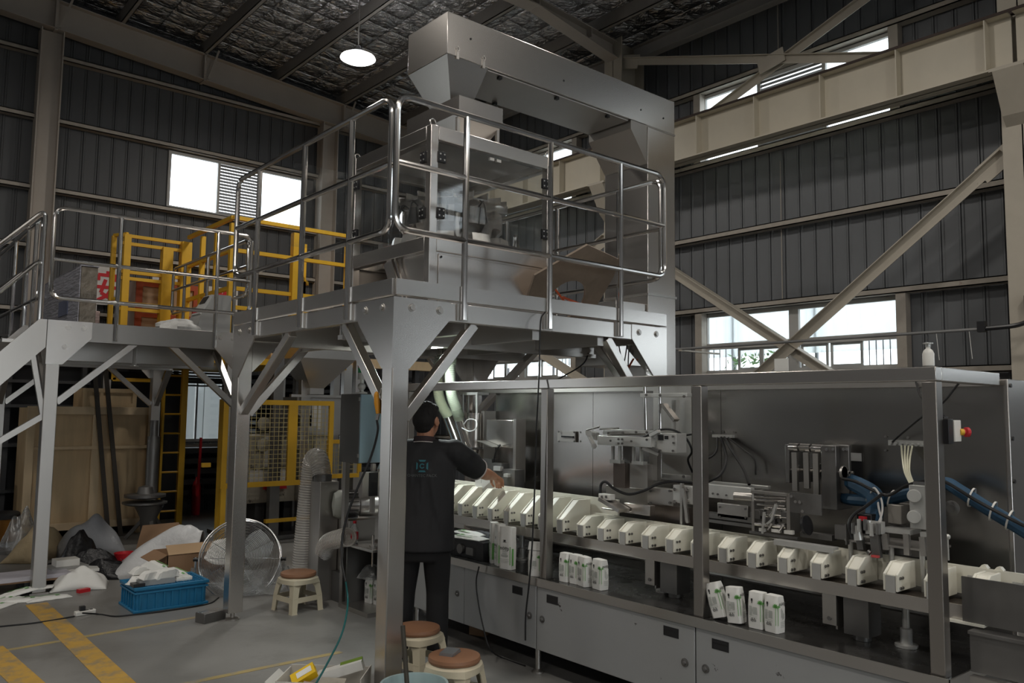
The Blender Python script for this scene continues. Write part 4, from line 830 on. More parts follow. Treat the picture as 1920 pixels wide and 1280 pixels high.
for a, b in (((4.000,2.363,1.447), (4.000,2.361,1.242)), ((4.000,2.295,1.450), (4.000,2.293,1.262)), ((4.000,2.240,1.447), (4.000,2.239,1.197))): m = M(); m.bar(a, b, 0.018, 0.03); ob('tower_bar', m, STEEL2, pm)
for p in ((4.060,2.369,1.339), (4.060,2.301,1.329), (4.060,2.245,1.355)): m = M(); m.lathe(Vector(p), [(0.01, 0), (0.038, 0), (0.038, 0.02), (0.01, 0.02)], 18, axis=(0, 1, 0)); ob('drive_wheel', m, STEELD, pm)
m = M(); m.box((4.235,2.110,1.315),(4.238,2.181,1.451)); ob('panel_opening', m, BLACKP, pm); m = M(); m.box((4.230,2.110,1.406),(4.234,2.175,1.449)); m.box((4.230,2.170,1.313),(4.234,2.179,1.450)); ob('opening_trim', m, ALU, pm)
# table with legs
m = M(); m.prism([(3.86, 2.02), (3.86, 1.62), (4.1, 1.62), (4.1, 2.06)], 'z', 1.035, 1.045); ob('small_table', m, STEEL2, pm)
for p in ((3.88, 2.0), (3.88, 1.80), (4.05, 1.9), (3.88, 1.66)): m = M(); m.cyl((p[0], p[1], 0.995), (p[0], p[1], 1.035), 0.012, 8); m.cyl((p[0], p[1], 0.84), (p[0], p[1], 1.0), 0.010, 8); ob('table_leg', m, ALU, pm)
# glue gun
m = M(); m.box((3.860,1.883,1.082),(3.920,1.957,1.176)); gg = ob('glue_gun', m, BLACKP, pm, bev=0.004)
m = M(); m.cyl((3.830,1.942,1.120), (3.830,1.933,1.053), 0.022, 12); m.cyl((3.830,1.884,1.152), (3.830,1.880,1.090), 0.018, 12); m.cyl((3.850,1.980,1.068), (3.850,1.885,1.073), 0.008, 8); m.box((3.820,1.818,1.095),(3.860,1.875,1.150)); ob('gun_fitting', m, ALU, gg)
m = M(); m.box((3.830,1.899,1.146),(3.850,1.931,1.166)); ob('red_tag', m, REDP, gg)
m = M(); m.bar((3.850,1.938,1.074), (3.850,1.929,1.007), 0.03, 0.03); m.bar((3.840,1.859,1.092), (3.840,1.849,0.981), 0.03, 0.04); m.cyl((3.800,1.875,1.011), (3.800,1.863,1.003), 0.012, 10); ob('nozzle', m, STEELD, gg)
m = M(); m.box((3.800,1.828,0.986),(3.820,1.861,0.996)); ob('red_glow', m, mat('red glow colour', (0.7, 0.10, 0.10), 0.4), gg)  # red glow on the block, drawn as a small red piece
# servo and valve block
m = M(); m.box((3.920,1.767,1.137),(4.040,1.833,1.227)); sv = ob('servo_motor', m, mat('warm grey motor housing', (0.33, 0.31, 0.28), 0.45, 0.3), pm, bev=0.004)
m = M(); m.box((3.880,1.623,1.131),(3.980,1.711,1.330)); vb = ob('valve_block', m, ALU, pm, bev=0.003)
for p in ((3.880,1.688,1.282), (3.880,1.691,1.186)): m = M(); m.lathe(Vector(p), [(0.030, 0), (0.030, 0.022), (0.027, 0.026)], 20, axis=(-1, -0.4, 0)); ob('valve_knob', m, mat('pale grey knob', (0.45, 0.45, 0.43), 0.5) if 'pale grey knob' not in bpy.data.materials else bpy.data.materials['pale grey knob'], vb)
m = M(); m.box((3.900,1.632,1.329),(3.980,1.700,1.346)); ob('valve_top', m, POLISH, vb)
m = M(); m.box((3.860,1.703,1.101),(3.980,1.830,1.123)); m.box((3.860,1.618,1.102),(3.960,1.658,1.122)); ob('bracket_plate', m, ALU, pm)
for p, q in (((3.860,1.818,1.095), (3.860,1.815,1.021)), ((3.860,1.718,1.107), (3.860,1.716,1.010)), ((3.860,1.647,1.101), (3.860,1.642,1.016))): m = M(); m.bar(p, q, 0.025, 0.025); ob('bracket_leg', m, STEEL2, pm)
m = M(); m.box((3.920,1.646,0.994),(3.940,1.861,1.024)); ob('cross_rail', m, STEELD, pm)
# blue hoses
BLUEH = mat('dark blue hose sleeve', (0.018, 0.065, 0.125), 0.6, var=0.15, vscale=20)
def hose(pts, r, n=10, mt=BLUEH, nm='hose'): m = M(); m.tube(spline(pts, 8), r, n); return ob(nm, m, mt, pm)
h1 = hose([(4.150,2.206,1.261), (4.100,2.120,1.301), (4.000,1.999,1.293), (3.950,1.908,1.256), (3.950,1.909,1.192), (3.920,1.908,1.117)], 0.042)
hose([(4.120,2.184,1.236), (4.050,2.096,1.221), (4.000,1.987,1.225), (3.980,1.896,1.230), (3.980,1.792,1.265), (4.020,1.684,1.302), (4.050,1.622,1.338), (4.020,1.541,1.308), (4.000,1.424,1.244), (3.950,1.282,1.179), (3.900,1.170,1.127)], 0.030)
cable([(3.950,2.070,1.330), (3.930,1.990,1.321), (3.900,1.896,1.291), (3.900,1.819,1.272), (3.920,1.738,1.323), (3.950,1.641,1.353), (3.950,1.570,1.346), (3.920,1.437,1.280), (3.880,1.279,1.214), (3.860,1.175,1.173)], 0.008)
cable([(3.880,1.835,1.279), (3.860,1.905,1.216), (3.840,1.962,1.168), (3.820,1.975,1.118), (3.820,1.955,1.056)], 0.008)
PALE = mat('pale air line', (0.66, 0.64, 0.62), 0.4)
cable([(3.920,1.914,1.270), (3.900,1.883,1.300), (3.880,1.843,1.253), (3.870,1.835,1.192), (3.850,1.850,1.129), (3.840,1.859,1.097)], 0.005, PALE, nm='air_tube')
cable([(3.930,1.885,1.247), (3.900,1.864,1.200), (3.880,1.846,1.152), (3.860,1.868,1.114)], 0.005, PALE, nm='air_tube')
for u, v in ((1599, 905), (1625, 915), (1655, 940)): pass
for a in ((3.970,1.938,1.265), (3.970,1.834,1.249), (4.000,1.484,1.285), (3.970,1.387,1.235), (3.950,1.316,1.205)):
    m = M(); a = Vector(a); m.lathe(a, [(0.045, -0.004), (0.045, 0.004)], 14, axis=(0.1, -1, -0.3), cap=False); ob('cable_tie', m, WHITEP, pm)
m = M(); m.lathe(Vector((4.100,1.612,1.218)), [(0.035, 0), (0.035, 0.02), (0.02, 0.025), (0.02, 0.04)], 18, axis=(-1, -0.3, 0)); ob('flange_knob', m, STEELD, pm)
m = M(); m.cyl((3.750,1.494,1.130), (3.750,1.493,1.030), 0.003, 6); m.sphere(Vector((3.750,1.494,1.130)), 0.012, 8, 6); ob('limit_switch', m, ALU, pm)

# screws, shafts and small brackets on the working units
def screws(pts, r=0.007, nm='screw', mt=None):
    m = M()
    for p in pts: p = Vector(p); m.cyl(p, p+Vector((-0.007, -0.002, 0)), r, 8)
    return ob(nm, m, mt or STEELD, pm, kind='stuff')
screws(((3.875,3.521,1.480), (3.875,3.489,1.481), (3.875,3.521,1.453), (3.875,3.489,1.454), (3.875,3.590,1.468), (3.875,3.413,1.471), (3.875,3.288,1.485), (3.925,3.125,1.509), (3.925,3.121,1.471), (3.925,3.126,1.423), (3.925,3.224,1.421)))
screws(((4.035,3.427,1.765), (4.035,3.313,1.761), (4.035,3.125,1.753), (4.075,3.348,1.244), (4.075,3.163,1.260)), 0.009)
screws(((4.015,3.740,1.510), (4.015,3.611,1.517), (4.015,3.496,1.524), (4.015,3.406,1.526)), 0.008)
screws(((3.875,2.839,1.195), (3.875,2.803,1.198), (3.875,2.770,1.197), (3.875,2.713,1.196), (3.855,2.742,1.130), (3.855,2.577,1.135), (3.855,2.743,1.077), (3.855,2.577,1.089)), 0.006)
screws(((3.835,2.288,1.230), (3.835,2.265,1.205), (3.835,2.241,1.204), (3.835,2.227,1.160)), 0.008, mt=POLISH)
screws(((4.210,4.427,1.501), (4.210,4.262,1.501), (4.210,4.420,1.429), (4.210,4.261,1.435), (4.235,3.067,1.537), (4.235,2.984,1.540), (4.235,2.903,1.539), (4.235,1.980,1.542), (4.235,1.866,1.540), (4.235,1.982,1.470)), 0.007)
screws(((3.995,2.177,1.472), (3.995,2.142,1.474), (4.035,2.105,1.474), (4.035,2.088,1.475)), 0.008, mt=POLISH)
screws(((3.955,3.326,1.165), (3.955,3.176,1.178), (3.955,3.327,1.093), (3.955,3.176,1.107)), 0.008)
m = M(); m.cyl((4.000,3.804,1.537), (4.000,3.635,1.545), 0.006, 8); m.cyl((3.950,3.684,1.502), (3.950,3.364,1.515), 0.006, 8); m.cyl((3.900,3.832,1.530), (3.900,3.714,1.554), 0.006, 8); ob('tie_rod', m, POLISH, pm)
m = M(); m.bar((3.900,3.279,1.511), (3.900,3.212,1.539), 0.03, 0.02); ob('press_arm', m, ALU, pm)
m = M(); m.bar((3.900,3.296,1.445), (3.920,3.229,1.415), 0.03, 0.02); ob('press_arm', m, STEELD, pm)
m = M(); m.box((3.960,3.497,1.216),(3.990,3.561,1.434)); ob('press_spine', m, STEELD, pm)
m = M(); m.box((3.970,3.287,1.231),(4.010,3.351,1.410)); ob('press_guide', m, STEEL2, pm)
for a, b, r in (((3.850,2.519,1.209), (3.850,2.328,1.214), 0.007), ((3.840,2.508,1.064), (3.840,2.325,1.068), 0.010), ((3.840,2.494,1.169), (3.840,2.329,1.174), 0.006)):
    m = M(); m.cyl(a, b, r, 8); ob('print_shaft', m, POLISH, pm)
m = M(); m.bar((3.830,2.375,1.181), (3.830,2.402,1.096), 0.012, 0.012); m.bar((3.830,2.402,1.096), (3.830,2.431,1.073), 0.010, 0.010); ob('print_lever', m, ALU, pm)
m = M(); m.bar((3.830,2.446,1.133), (3.830,2.457,1.020), 0.012, 0.012); ob('print_lever', m, ALU, pm)
m = M(); m.box((3.830,2.256,1.011),(3.850,2.539,1.025)); ob('print_bed', m, STEELD, pm)
m = M(); m.lathe(Vector((3.850,2.228,1.086)), [(0.03, 0), (0.05, 0.005), (0.05, 0.02), (0.03, 0.025)], 18, axis=(0, -1, 0.2)); ob('dark_wheel', m, BLACKP, pm)
for q in range(5):
    p = Vector((3.810,1.949,1.083))+Vector((0, -0.03*q, 0.012*((q*7) % 3))); m = M(); m.cyl(p, p+Vector((0, 0, 0.05+0.01*(q % 2))), 0.010, 8); ob('air_fitting', m, ALU if q % 2 else STEELD, pm)
m = M(); m.box((3.900,2.107,1.019),(3.950,2.282,1.046)); m.box((3.900,1.995,1.033),(3.960,2.092,1.103)); ob('rear_bracket', m, STEELD, pm)
m = M(); m.box((3.76, 1.45, 0.835), (3.87, 5.35, 0.85)); ob('chain_bed', m, mat('oily brown chain bed', (0.08, 0.065, 0.055), 0.45, 0.6, var=0.4, vscale=20), pm)
# ================================================================ gallery on the left and what stands on it
GSTEEL = mat('dark grey stainless beam', (0.30, 0.29, 0.28), 0.38, 1, var=0.15, vscale=2)  # gallery beams take a darker grey than the other steel
ga = thing('access_gallery', 'lower stainless access gallery on the left with stairs and grey tube rails', 'gallery', (2.4, 9.6, 0))
gx = (1.47, 3.31); gy = (8.2, 11.1)
for a, b in (((gx[0], gy[0], 2.235), (gx[1], gy[0]+0.05, 2.42)), ((gx[0], gy[1]-0.05, 2.235), (gx[1], gy[1], 2.42)), ((gx[0], gy[0]+0.05, 2.235), (gx[0]+0.05, gy[1]-0.05, 2.42)), ((gx[1]-0.05, gy[0]+0.05, 2.235), (gx[1], gy[1]-0.05, 2.42))):
    m = M(); m.box(a, b); ob('edge_beam', m, GSTEEL, ga, bev=0.004)
m = M(); m.box((gx[0]+0.05, gy[0]+0.05, 2.39), (gx[1]-0.05, gy[1]-0.05, 2.415)); ob('deck_plate', m, STEEL2, ga)
for y in (9.0, 9.7, 10.4): m = M(); m.box((gx[0]+0.05, y, 2.10), (gx[1]-0.05, y+0.06, 2.39)); ob('joist', m, STEEL2, ga)
m = M(); m.cyl((2.32, 8.6, 2.05), (2.32, 8.6, 2.06), 0.04, 12); m.cyl((2.32, 8.6, 2.06), (2.32, 8.6, 2.39), 0.02, 10); ob('pipe_end', m, STEEL2, ga)
for (x, y, sx, sy) in ((gx[0], gy[0], 1, 1), (gx[1], gy[0], -1, 1), (gx[0], gy[1], 1, -1), (gx[1], gy[1], -1, -1)):
    m = M(); m.box((x, y, 0.012), (x+sx*0.11, y+sy*0.11, 2.235)); cl = ob('column', m, STEEL2, ga, bev=0.005)
    m = M(); m.box((x-sx*0.02, y-sy*0.02, 0), (x+sx*0.13, y+sy*0.13, 0.012)); ob('base_plate', m, STEEL2, cl)
    m = M(); m.prism([(x-sx*0.004, 2.42), (x+sx*0.36, 2.42), (x+sx*0.36, 2.27), (x+sx*0.13, 2.02), (x-sx*0.004, 2.02)], 'y', y-sy*0.004, y+sy*0.006); m.prism([(y+sy*0.006, 2.42), (y+sy*0.36, 2.42), (y+sy*0.36, 2.27), (y+sy*0.13, 2.02), (y+sy*0.006, 2.02)], 'x', x-sx*0.004, x+sx*0.006)
    g = ob('corner_gusset', m, STEEL, ga, smooth=False)
    for dx, dz in ((0.16, 2.36), (0.29, 2.36), (0.14, 2.18)): bolt(g, (x+sx*dx, y-sy*0.004, dz), (0, -sy, 0), 0.014)
    m = M(); m.bar((x+sx*0.11, y+sy*0.055, 1.68), (x+sx*0.76, y+sy*0.055, 2.26), 0.055, 0.055, (0, 1, 0)); ob('knee_brace', m, STEEL, ga)
    m = M(); m.bar((x+sx*0.055, y+sy*0.11, 1.68), (x+sx*0.055, y+sy*0.76, 2.26), 0.055, 0.055, (1, 0, 0)); ob('knee_brace', m, STEEL2, ga)
guard((1.47, 8.19), (3.31, 8.19), 2.97, (0.56, 1.49), 'gallery front rail', par=ga, z0=2.62, z1=3.45, zp=2.26)
guard((3.32, 8.3), (3.32, 10.75), 3.15, (0.35, 1.2, 2.0), 'gallery end rail', par=ga, z0=2.84, z1=3.43, zp=2.42)
guard((1.40, 8.3), (1.40, 10.9), 2.97, (0.3, 1.4), 'gallery left rail', par=ga, z0=2.62, z1=3.36, zp=2.30)
# stairs
for y in (8.22, 8.98):
    m = M(); m.prism([(1.46, 2.42), (1.40, 2.42), (-0.83, 0.0), (-0.55, 0.0), (1.46, 2.17)], 'y', y-0.02, y+0.02); ob('stair_stringer', m, STEEL2, ga, smooth=False)
    for dz, r_ in ((1.0, 0.019), (0.55, 0.017)):
        m = M(); m.tube(bend([(1.40, y, 2.30), (1.40, y, 2.42+dz-0.05*0), (-0.75, y, 0.08+dz), (-0.75, y, 0.1)], 0.09), r_, 9); ob('stair_rail', m, POLISH, ga)
    for x in (0.9, 0.2, -0.4):
        m = M(); m.cyl((x, y, 0.1+(x+0.75)*1.08), (x, y, (x+0.75)*1.088+1.06), 0.017, 9); ob('stair_post', m, POLISH, ga)
for k in range(9):
    x = 1.25-0.235*k; z = 2.2-0.255*k; m = M(); m.box((x-0.12, 8.24, z), (x+0.12, 8.96, z+0.03)); ob('stair_tread', m, STEEL2, ga)
m = M(); m.bar((0.3, 8.25, 0.75), (1.47, 8.25, 1.55), 0.05, 0.05); m.bar((1.36, 8.25, 2.15), (1.48, 8.25, 1.55), 0.04, 0.04); ob('stair_brace', m, STEEL2, ga)
# wrapped cabinet
WRAP = mat('crinkled plastic wrap', (0.50, 0.50, 0.56), 0.2, 0.35, var=0.35, vscale=5, stretch=(1, 0.6, 5), bump=1.0, bscale=9)
wc = thing('wrapped_cabinet', 'grey cabinet wrapped in shiny clear film standing on the gallery', 'cabinet', (1.88, 8.9, 2.42))
m = M(); m.box((1.765, 8.47, 2.42), (1.915, 10.1, 2.98)); ob('body', m, mat('brown wrapped carton', (0.22, 0.19, 0.15), 0.3, 0, var=0.3, vscale=9, bump=0.8, bscale=18), wc, bev=0.01)
m = M(); m.box((1.757, 8.46, 2.425), (1.764, 10.11, 2.985)); m.box((1.757, 8.46, 2.981), (1.92, 10.11, 2.99)); ob('film', m, WRAP, wc, sub=0)
m = M(); m.box((1.75, 8.9, 2.55), (1.757, 9.3, 2.70)); ob('hand_opening', m, mat('dark blue grey panel', (0.10, 0.12, 0.2), 0.3), wc)
# sign boards
WHT = mat('white sign board', (0.72, 0.70, 0.67), 0.6, var=0.04); RED = mat('red sign paint', (0.62, 0.02, 0.03), 0.5)
STROKES = {'an': ((.5, .97, .5, .86), (.1, .84, .9, .84), (.12, .84, .12, .66), (.88, .84, .84, .66), (.04, .46, .96, .46), (.42, .70, .24, .28), (.24, .28, .84, .04), (.70, .46, .5, .2), (.5, .2, .12, .04)),
           'quan': ((.5, .96, .06, .55), (.5, .96, .94, .55), (.28, .5, .72, .5), (.25, .29, .75, .29), (.08, .06, .92, .06), (.5, .5, .5, .06)),
           'di': ((.25, .96, .1, .78), (.2, .87, .46, .87), (.33, .87, .37, .76), (.62, .96, .52, .78), (.58, .87, .94, .87), (.74, .87, .78, .76), (.18, .68, .8, .68), (.8, .68, .8, .52), (.2, .52, .8, .52), (.2, .52, .18, .36), (.18, .36, .86, .36), (.86, .36, .8, .16), (.5, .74, .5, .0), (.48, .36, .1, .06))}
def sign(p0, p1, ch, lab, zleg):
    x0, x1 = p0[0], p1[0]; y = p0[1]; z0, z1 = p1[2], p0[2]
    t = thing('sign_board', lab, 'sign', ((x0+x1)/2, y, z0)); m = M(); m.box((x0, y, z0), (x1, y+0.02, z1)); ob('board', m, WHT, t)
    m = M(); w_, h_ = x1-x0, z1-z0
    for i, (a, b_, c, d) in enumerate(STROKES[ch]): m.bar((x0+w_*(0.08+0.84*a), y-0.004-0.0003*i, z0+h_*(0.08+0.84*b_)), (x0+w_*(0.08+0.84*c), y-0.004-0.0003*i, z0+h_*(0.08+0.84*d)), 0.004, w_*0.125, (0, 0, 1) if abs(a-c) > 0.02 else (1, 0, 0))
    ob('red_character', m, RED, t, kind='stuff')
    for x in (x0+0.06, x1-0.06): m = M(); m.box((x-0.015, y+0.02, 2.97), (x+0.015, 13.171, z1)); ob('sign_leg', m, WHT, t)
sign((2.908,13.145,3.737), (3.307,13.145,3.164), 'an', 'white board with big red character beside the wrapped cabinet', 2.59)
sign((3.745,13.145,3.691), (4.190,13.145,3.161), 'quan', 'white board with red character just above the red framed crate', 2.59)
sign((4.608,13.145,3.618), (5.108,13.145,3.100), 'di', 'white board with red character left of the grey console', 2.6)
# red framed crate on the gallery
rcx = thing('red_framed_crate', 'pale crate with red orange frame edges behind the yellow guard frame', 'crate', (3.75, 12.6, 2.31))
m = M(); m.box((3.31, 12.40, 2.32), (4.22, 12.95, 3.47)); ob('box', m, mat('tan crate board', (0.46, 0.31, 0.20), 0.7, var=0.15), rcx)
m = M(); m.box((3.302, 12.39, 2.31), (3.31, 12.96, 3.48)); ob('side_panel', m, mat('pinkish white board', (0.55, 0.45, 0.40), 0.7), rcx)
OR = mat('red orange frame paint', (0.42, 0.08, 0.03), 0.5)
for a, b in (((3.31, 12.37, 2.31), (3.40, 12.40, 3.48)), ((4.13, 12.37, 2.31), (4.22, 12.40, 3.48)), ((3.40, 12.37, 3.40), (4.13, 12.40, 3.48)), ((3.40, 12.37, 2.95), (4.13, 12.40, 3.01))): m = M(); m.box(a, b); ob('frame_bar', m, OR, rcx)
m = M(); m.box((2.14, 10.5, 2.43), (2.42, 10.9, 2.78)); rb_ = ob('foil_box', m, mat('crinkled reddish foil box', (0.30, 0.22, 0.2), 0.3, 0.5, var=0.3, vscale=8, bump=0.6), label='reddish wrapped box standing under the first red character board', cat='box', bev=0.01)
# console
co = thing('control_console', 'pale grey sloped control console on the gallery beside the weigher platform', 'console', (3.1, 8.7, 2.42))
m = M(); m.prism([(2.93, 2.42), (3.28, 2.42), (3.28, 2.86), (3.10, 2.86), (2.95, 2.60)], 'y', 8.62, 8.95); ob('body', m, mat('pale grey console', (0.46, 0.46, 0.45), 0.4, 0.2), co, smooth=False)
m = M(); m.bar((2.965, 8.78, 2.64), (3.09, 8.78, 2.855), 0.26, 0.02, (-1, 0, 0.6)); cp = ob('front_panel', m, mat('pale panel', (0.6, 0.61, 0.6), 0.4), co)
m = M(); m.bar((3.03, 8.78, 2.76), (3.075, 8.78, 2.838), 0.16, 0.03, (-1, 0, 0.6)); ob('screen', m, BLACKP, cp)
m = M()
for k in range(5): m.cyl((2.975, 8.68+0.05*k, 2.665), (2.962, 8.68+0.05*k, 2.672), 0.010, 8)
ob('push_button', m, REDP, cp)
m = M(); c_ = random.Random(2)
WB = mat('white sacking', (0.62, 0.62, 0.60), 0.6, bump=0.4, bscale=18)
def lump(name, mt, label, cat, c, s, seed, n=20, mm=12, amp=0.25, group=None, flat=True):
    r = random.Random(seed); ph = [(r.uniform(0, 6), r.uniform(0, 6), r.randint(2, 5), r.randint(1, 4)) for _ in range(5)]; m = M(); rings = []
    for i in range(mm+1):
        t = PI*i/mm; ring = []
        for k in range(n):
            a = 2*PI*k/n; d = 1+amp*sum(math.sin(p[2]*a+p[0])*math.sin(p[3]*t+p[1]) for p in ph)/2.2
            z = math.cos(t); rr = math.sin(t)+0.001
            z2 = z if z > 0 or not flat else z*0.15
            ring.append((c[0]+s[0]*rr*d*math.cos(a), c[1]+s[1]*rr*d*math.sin(a), c[2]+s[2]*(0.15 if flat else 1)+s[2]*z2*(0.6+0.4*d)))
        rings.append(ring)
    m.loft(rings[::-1]); return ob(name, m, mt, label=label, cat=cat, group=group)
lump('white_sack', WB, 'crumpled white sack lying on the gallery in front of the console', 'sack', (2.75, 8.65, 2.42), (0.22, 0.18, 0.12), 4)
# yellow railed landing further back with ladder
yl = thing('yellow_landing', 'yellow steel landing with guard frames and a ladder behind the gallery', 'landing', (4.0, 11.3, 0))
def ybar(p, q, w=0.05, nm='rail_bar'): m = M(); m.bar(p, q, w, w); return ob(nm, m, YEL, yl)
XA, YA, YB, XC = 3.9, 12.0, 10.3, 5.57
def ypost(x, y, z0=2.2, z1=4.08, w=0.06): m = M(); m.box((x-w/2, y-w/2, z0), (x+w/2, y+w/2, z1)); return ob('rail_post', m, YEL, yl)
for x, y, w in ((2.95, 12.25, 0.06), (3.06, YA, 0.09), (3.60, YA, 0.14), (3.86, YA, 0.14), (XA, 11.4, 0.06), (XA, 10.85, 0.06), (XA, YB, 0.07), (4.78, YB, 0.10), (XC, YB, 0.06), (5.2, 10.9, 0.05)): ypost(x, y, 2.2, 4.05 if w != 0.14 or x > 3.7 else 3.93, w)
for z in (4.03, 3.92, 3.52, 3.43, 3.08, 3.0): ybar((2.98, YA, z), (3.86, YA, z), 0.045)
for z in (4.06, 3.6, 3.15): ybar((2.95, 12.25, z), (3.06, YA, z), 0.04)
for z in (4.13, 3.70, 3.2): ybar((XA, YA, z), (XA, YB, z)); ybar((XA, YB, z), (XC, YB, z))
ybar((XA, YB, 2.95), (XC, YB, 2.95)); ybar((4.8, YB, 3.52), (5.4, 11.2, 3.52)); ybar((5.2, 10.9, 2.9), (5.2, 10.9, 3.5))
m = M(); m.box((3.42, 10.3, 2.22), (5.57, 11.9, 2.30)); m.box((2.92, 11.9, 2.22), (5.1, 13.1, 2.30)); ob('landing_deck', m, YEL, yl)
for x, y in ((2.95, 12.25), (5.5, 12.2), (5.5, 10.4)): m = M(); m.box((x-0.05, y-0.05, 0), (x+0.05, y+0.05, 2.22)); ob('landing_leg', m, STEEL2, yl)
m = M(); m.box((2.96, 12.2, 2.02), (3.06, 12.26, 2.35)); m.box((3.02, 12.2, 2.0), (3.68, 12.25, 2.05)); ob('lower_bar', m, YEL, yl)
for x in (3.60, 3.88):
    m = M(); m.box((x-0.015 if x < 3.7 else x-0.04, 11.8, 0), (x+0.015 if x < 3.7 else x+0.04, 11.87, 2.3)); ob('ladder_rail', m, YEL, yl)
for k in range(8): m = M(); m.cyl((3.6, 11.83, 0.2+k*0.27), (3.86, 11.83, 0.2+k*0.27), 0.014, 8); ob('ladder_rung', m, YEL, yl)
# plywood crate
PLYB = mat('batten wood lightened for shading', (0.74, 0.57, 0.36), 0.7, 0, var=0.15, vscale=3, stretch=(4, 4, 0.7))  # battens lightened in colour to stand in for weak shading
wcx = thing('plywood_crate', 'big pale plywood machine crate standing under the gallery', 'crate', (2.6, 11.6, 0))
m = M(); m.box((1.90, 11.47, 0.10), (3.36, 12.1, 1.62)); ob('crate_body', m, PLY, wcx)
for a, b in (((1.88, 11.39, 0.10), (1.97, 11.44, 1.64)), ((3.30, 11.40, 0.10), (3.38, 11.44, 1.64)), ((1.97, 11.40, 1.54), (3.30, 11.44, 1.64)), ((1.97, 11.40, 1.10), (3.30, 11.437, 1.14)), ((1.97, 11.40, 0.10), (3.30, 11.44, 0.19)), ((2.62, 11.405, 0.19), (2.72, 11.44, 1.54))): m = M(); m.box(a, b); ob('batten', m, PLYB, wcx, bev=0.003)
m = M(); m.box((2.50, 11.5, 1.62), (3.15, 12.0, 1.88)); up_ = ob('upper_box', m, PLY, wcx)
m = M(); m.frame((2.50, 1.64), (3.15, 1.88), 0.05, (11.48, 11.5), 'y'); m.box((2.70, 11.48, 1.69), (2.74, 11.5, 1.83)); ob('upper_batten', m, PLY, up_)
for x in (1.95, 2.6, 3.25): m = M(); m.box((x-0.05, 11.42, 0), (x+0.05, 12.1, 0.10)); ob('skid', m, PLY, wcx)
for i, (a, b) in enumerate((((2.827,12.480,0.000), (2.580,11.300,1.893)), ((2.972,12.378,0.000), (2.711,11.300,1.897)))):
    m = M(); m.bar((a[0], 11.22, 0), (b[0], 11.36, 2.2), 0.05, 0.03); ob('steel_bar', m, mat('brown black steel bar', (0.06, 0.05, 0.04), 0.5, 0.3) if i == 0 else bpy.data.materials['brown black steel bar'], label=('left' if i == 0 else 'right')+'most of two dark bars leaning on the plywood crate', cat='bar')
# drill stand with round post
ds = thing('jack_stand', 'grey steel jack stand with a round post beside the yellow ladder', 'stand', (3.3, 10.7, 0))
cx_, cy_ = 3.16, 10.70
m = M(); m.cyl((cx_, cy_, 0.55), (cx_, cy_, 1.28), 0.075, 18); m.cyl((cx_, cy_, 1.28), (cx_, cy_, 1.48), 0.05, 18); ob('post', m, STEELD, ds)
m = M(); m.lathe((cx_-0.08, cy_-0.05, 0), [(0.16, 0.52), (0.24, 0.54), (0.24, 0.57), (0.10, 0.58), (0.08, 0.66), (0.02, 0.68)], 20); m.lathe((cx_-0.08, cy_-0.05, 0), [(0.2, 0.44), (0.26, 0.46), (0.26, 0.48), (0.1, 0.49)], 20); ob('flange', m, STEELD, ds)
m = M(); m.lathe((cx_-0.02, cy_-0.02, 0), [(0.08, 0.03), (0.10, 0.28), (0.17, 0.42), (0.17, 0.47)], 16); ob('cone', m, STEELD, ds)
for a in (0.4, 2.5, 4.6): m = M(); m.bar((cx_, cy_, 0.35), (cx_+0.28*math.cos(a), cy_+0.28*math.sin(a), 0.02), 0.04, 0.04); ob('leg', m, STEELD, ds)
# dark storage behind everything
dk = thing('dark_rack', 'tall storage rack of dark panels along the gable wall at left', 'rack', (2.0, 12.75, 0))
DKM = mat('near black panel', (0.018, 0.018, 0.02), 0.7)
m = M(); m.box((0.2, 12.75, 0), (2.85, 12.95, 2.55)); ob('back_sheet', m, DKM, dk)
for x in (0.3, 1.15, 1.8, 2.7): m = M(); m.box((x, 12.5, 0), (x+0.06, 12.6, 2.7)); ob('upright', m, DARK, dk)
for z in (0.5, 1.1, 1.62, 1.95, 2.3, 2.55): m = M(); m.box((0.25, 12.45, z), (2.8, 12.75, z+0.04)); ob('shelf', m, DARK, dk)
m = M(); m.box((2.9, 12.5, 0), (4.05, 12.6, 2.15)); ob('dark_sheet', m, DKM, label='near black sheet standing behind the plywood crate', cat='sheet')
rk = thing('slatted_rack', 'dark rack of stacked horizontal profiles behind the yellow mesh guard', 'rack', (6.4, 12.7, 0))
for k in range(15):
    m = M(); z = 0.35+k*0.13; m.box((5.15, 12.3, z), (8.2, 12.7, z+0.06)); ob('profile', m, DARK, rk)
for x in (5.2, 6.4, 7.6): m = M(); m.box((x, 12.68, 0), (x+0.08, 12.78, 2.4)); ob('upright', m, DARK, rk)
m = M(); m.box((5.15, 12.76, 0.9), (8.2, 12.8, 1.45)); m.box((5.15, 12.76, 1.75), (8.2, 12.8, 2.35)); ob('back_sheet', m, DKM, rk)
sr = thing('slat_shelf', 'dark slatted shelf hanging under the back of the gallery', 'shelf', (4.3, 12.9, 1.9))
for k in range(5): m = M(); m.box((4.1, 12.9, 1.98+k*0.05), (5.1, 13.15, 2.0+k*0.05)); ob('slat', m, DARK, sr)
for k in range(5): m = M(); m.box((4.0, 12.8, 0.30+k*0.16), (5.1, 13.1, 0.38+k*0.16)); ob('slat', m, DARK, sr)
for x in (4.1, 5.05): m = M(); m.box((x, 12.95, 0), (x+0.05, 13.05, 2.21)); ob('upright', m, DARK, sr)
tb = M(); tb.box((5.2, 11.95, 2.345), (8.3, 12.18, 2.50)); ob('timber_beam', tb, PLY, None, 'long orange timber beam lying level behind the platform', 'timber')
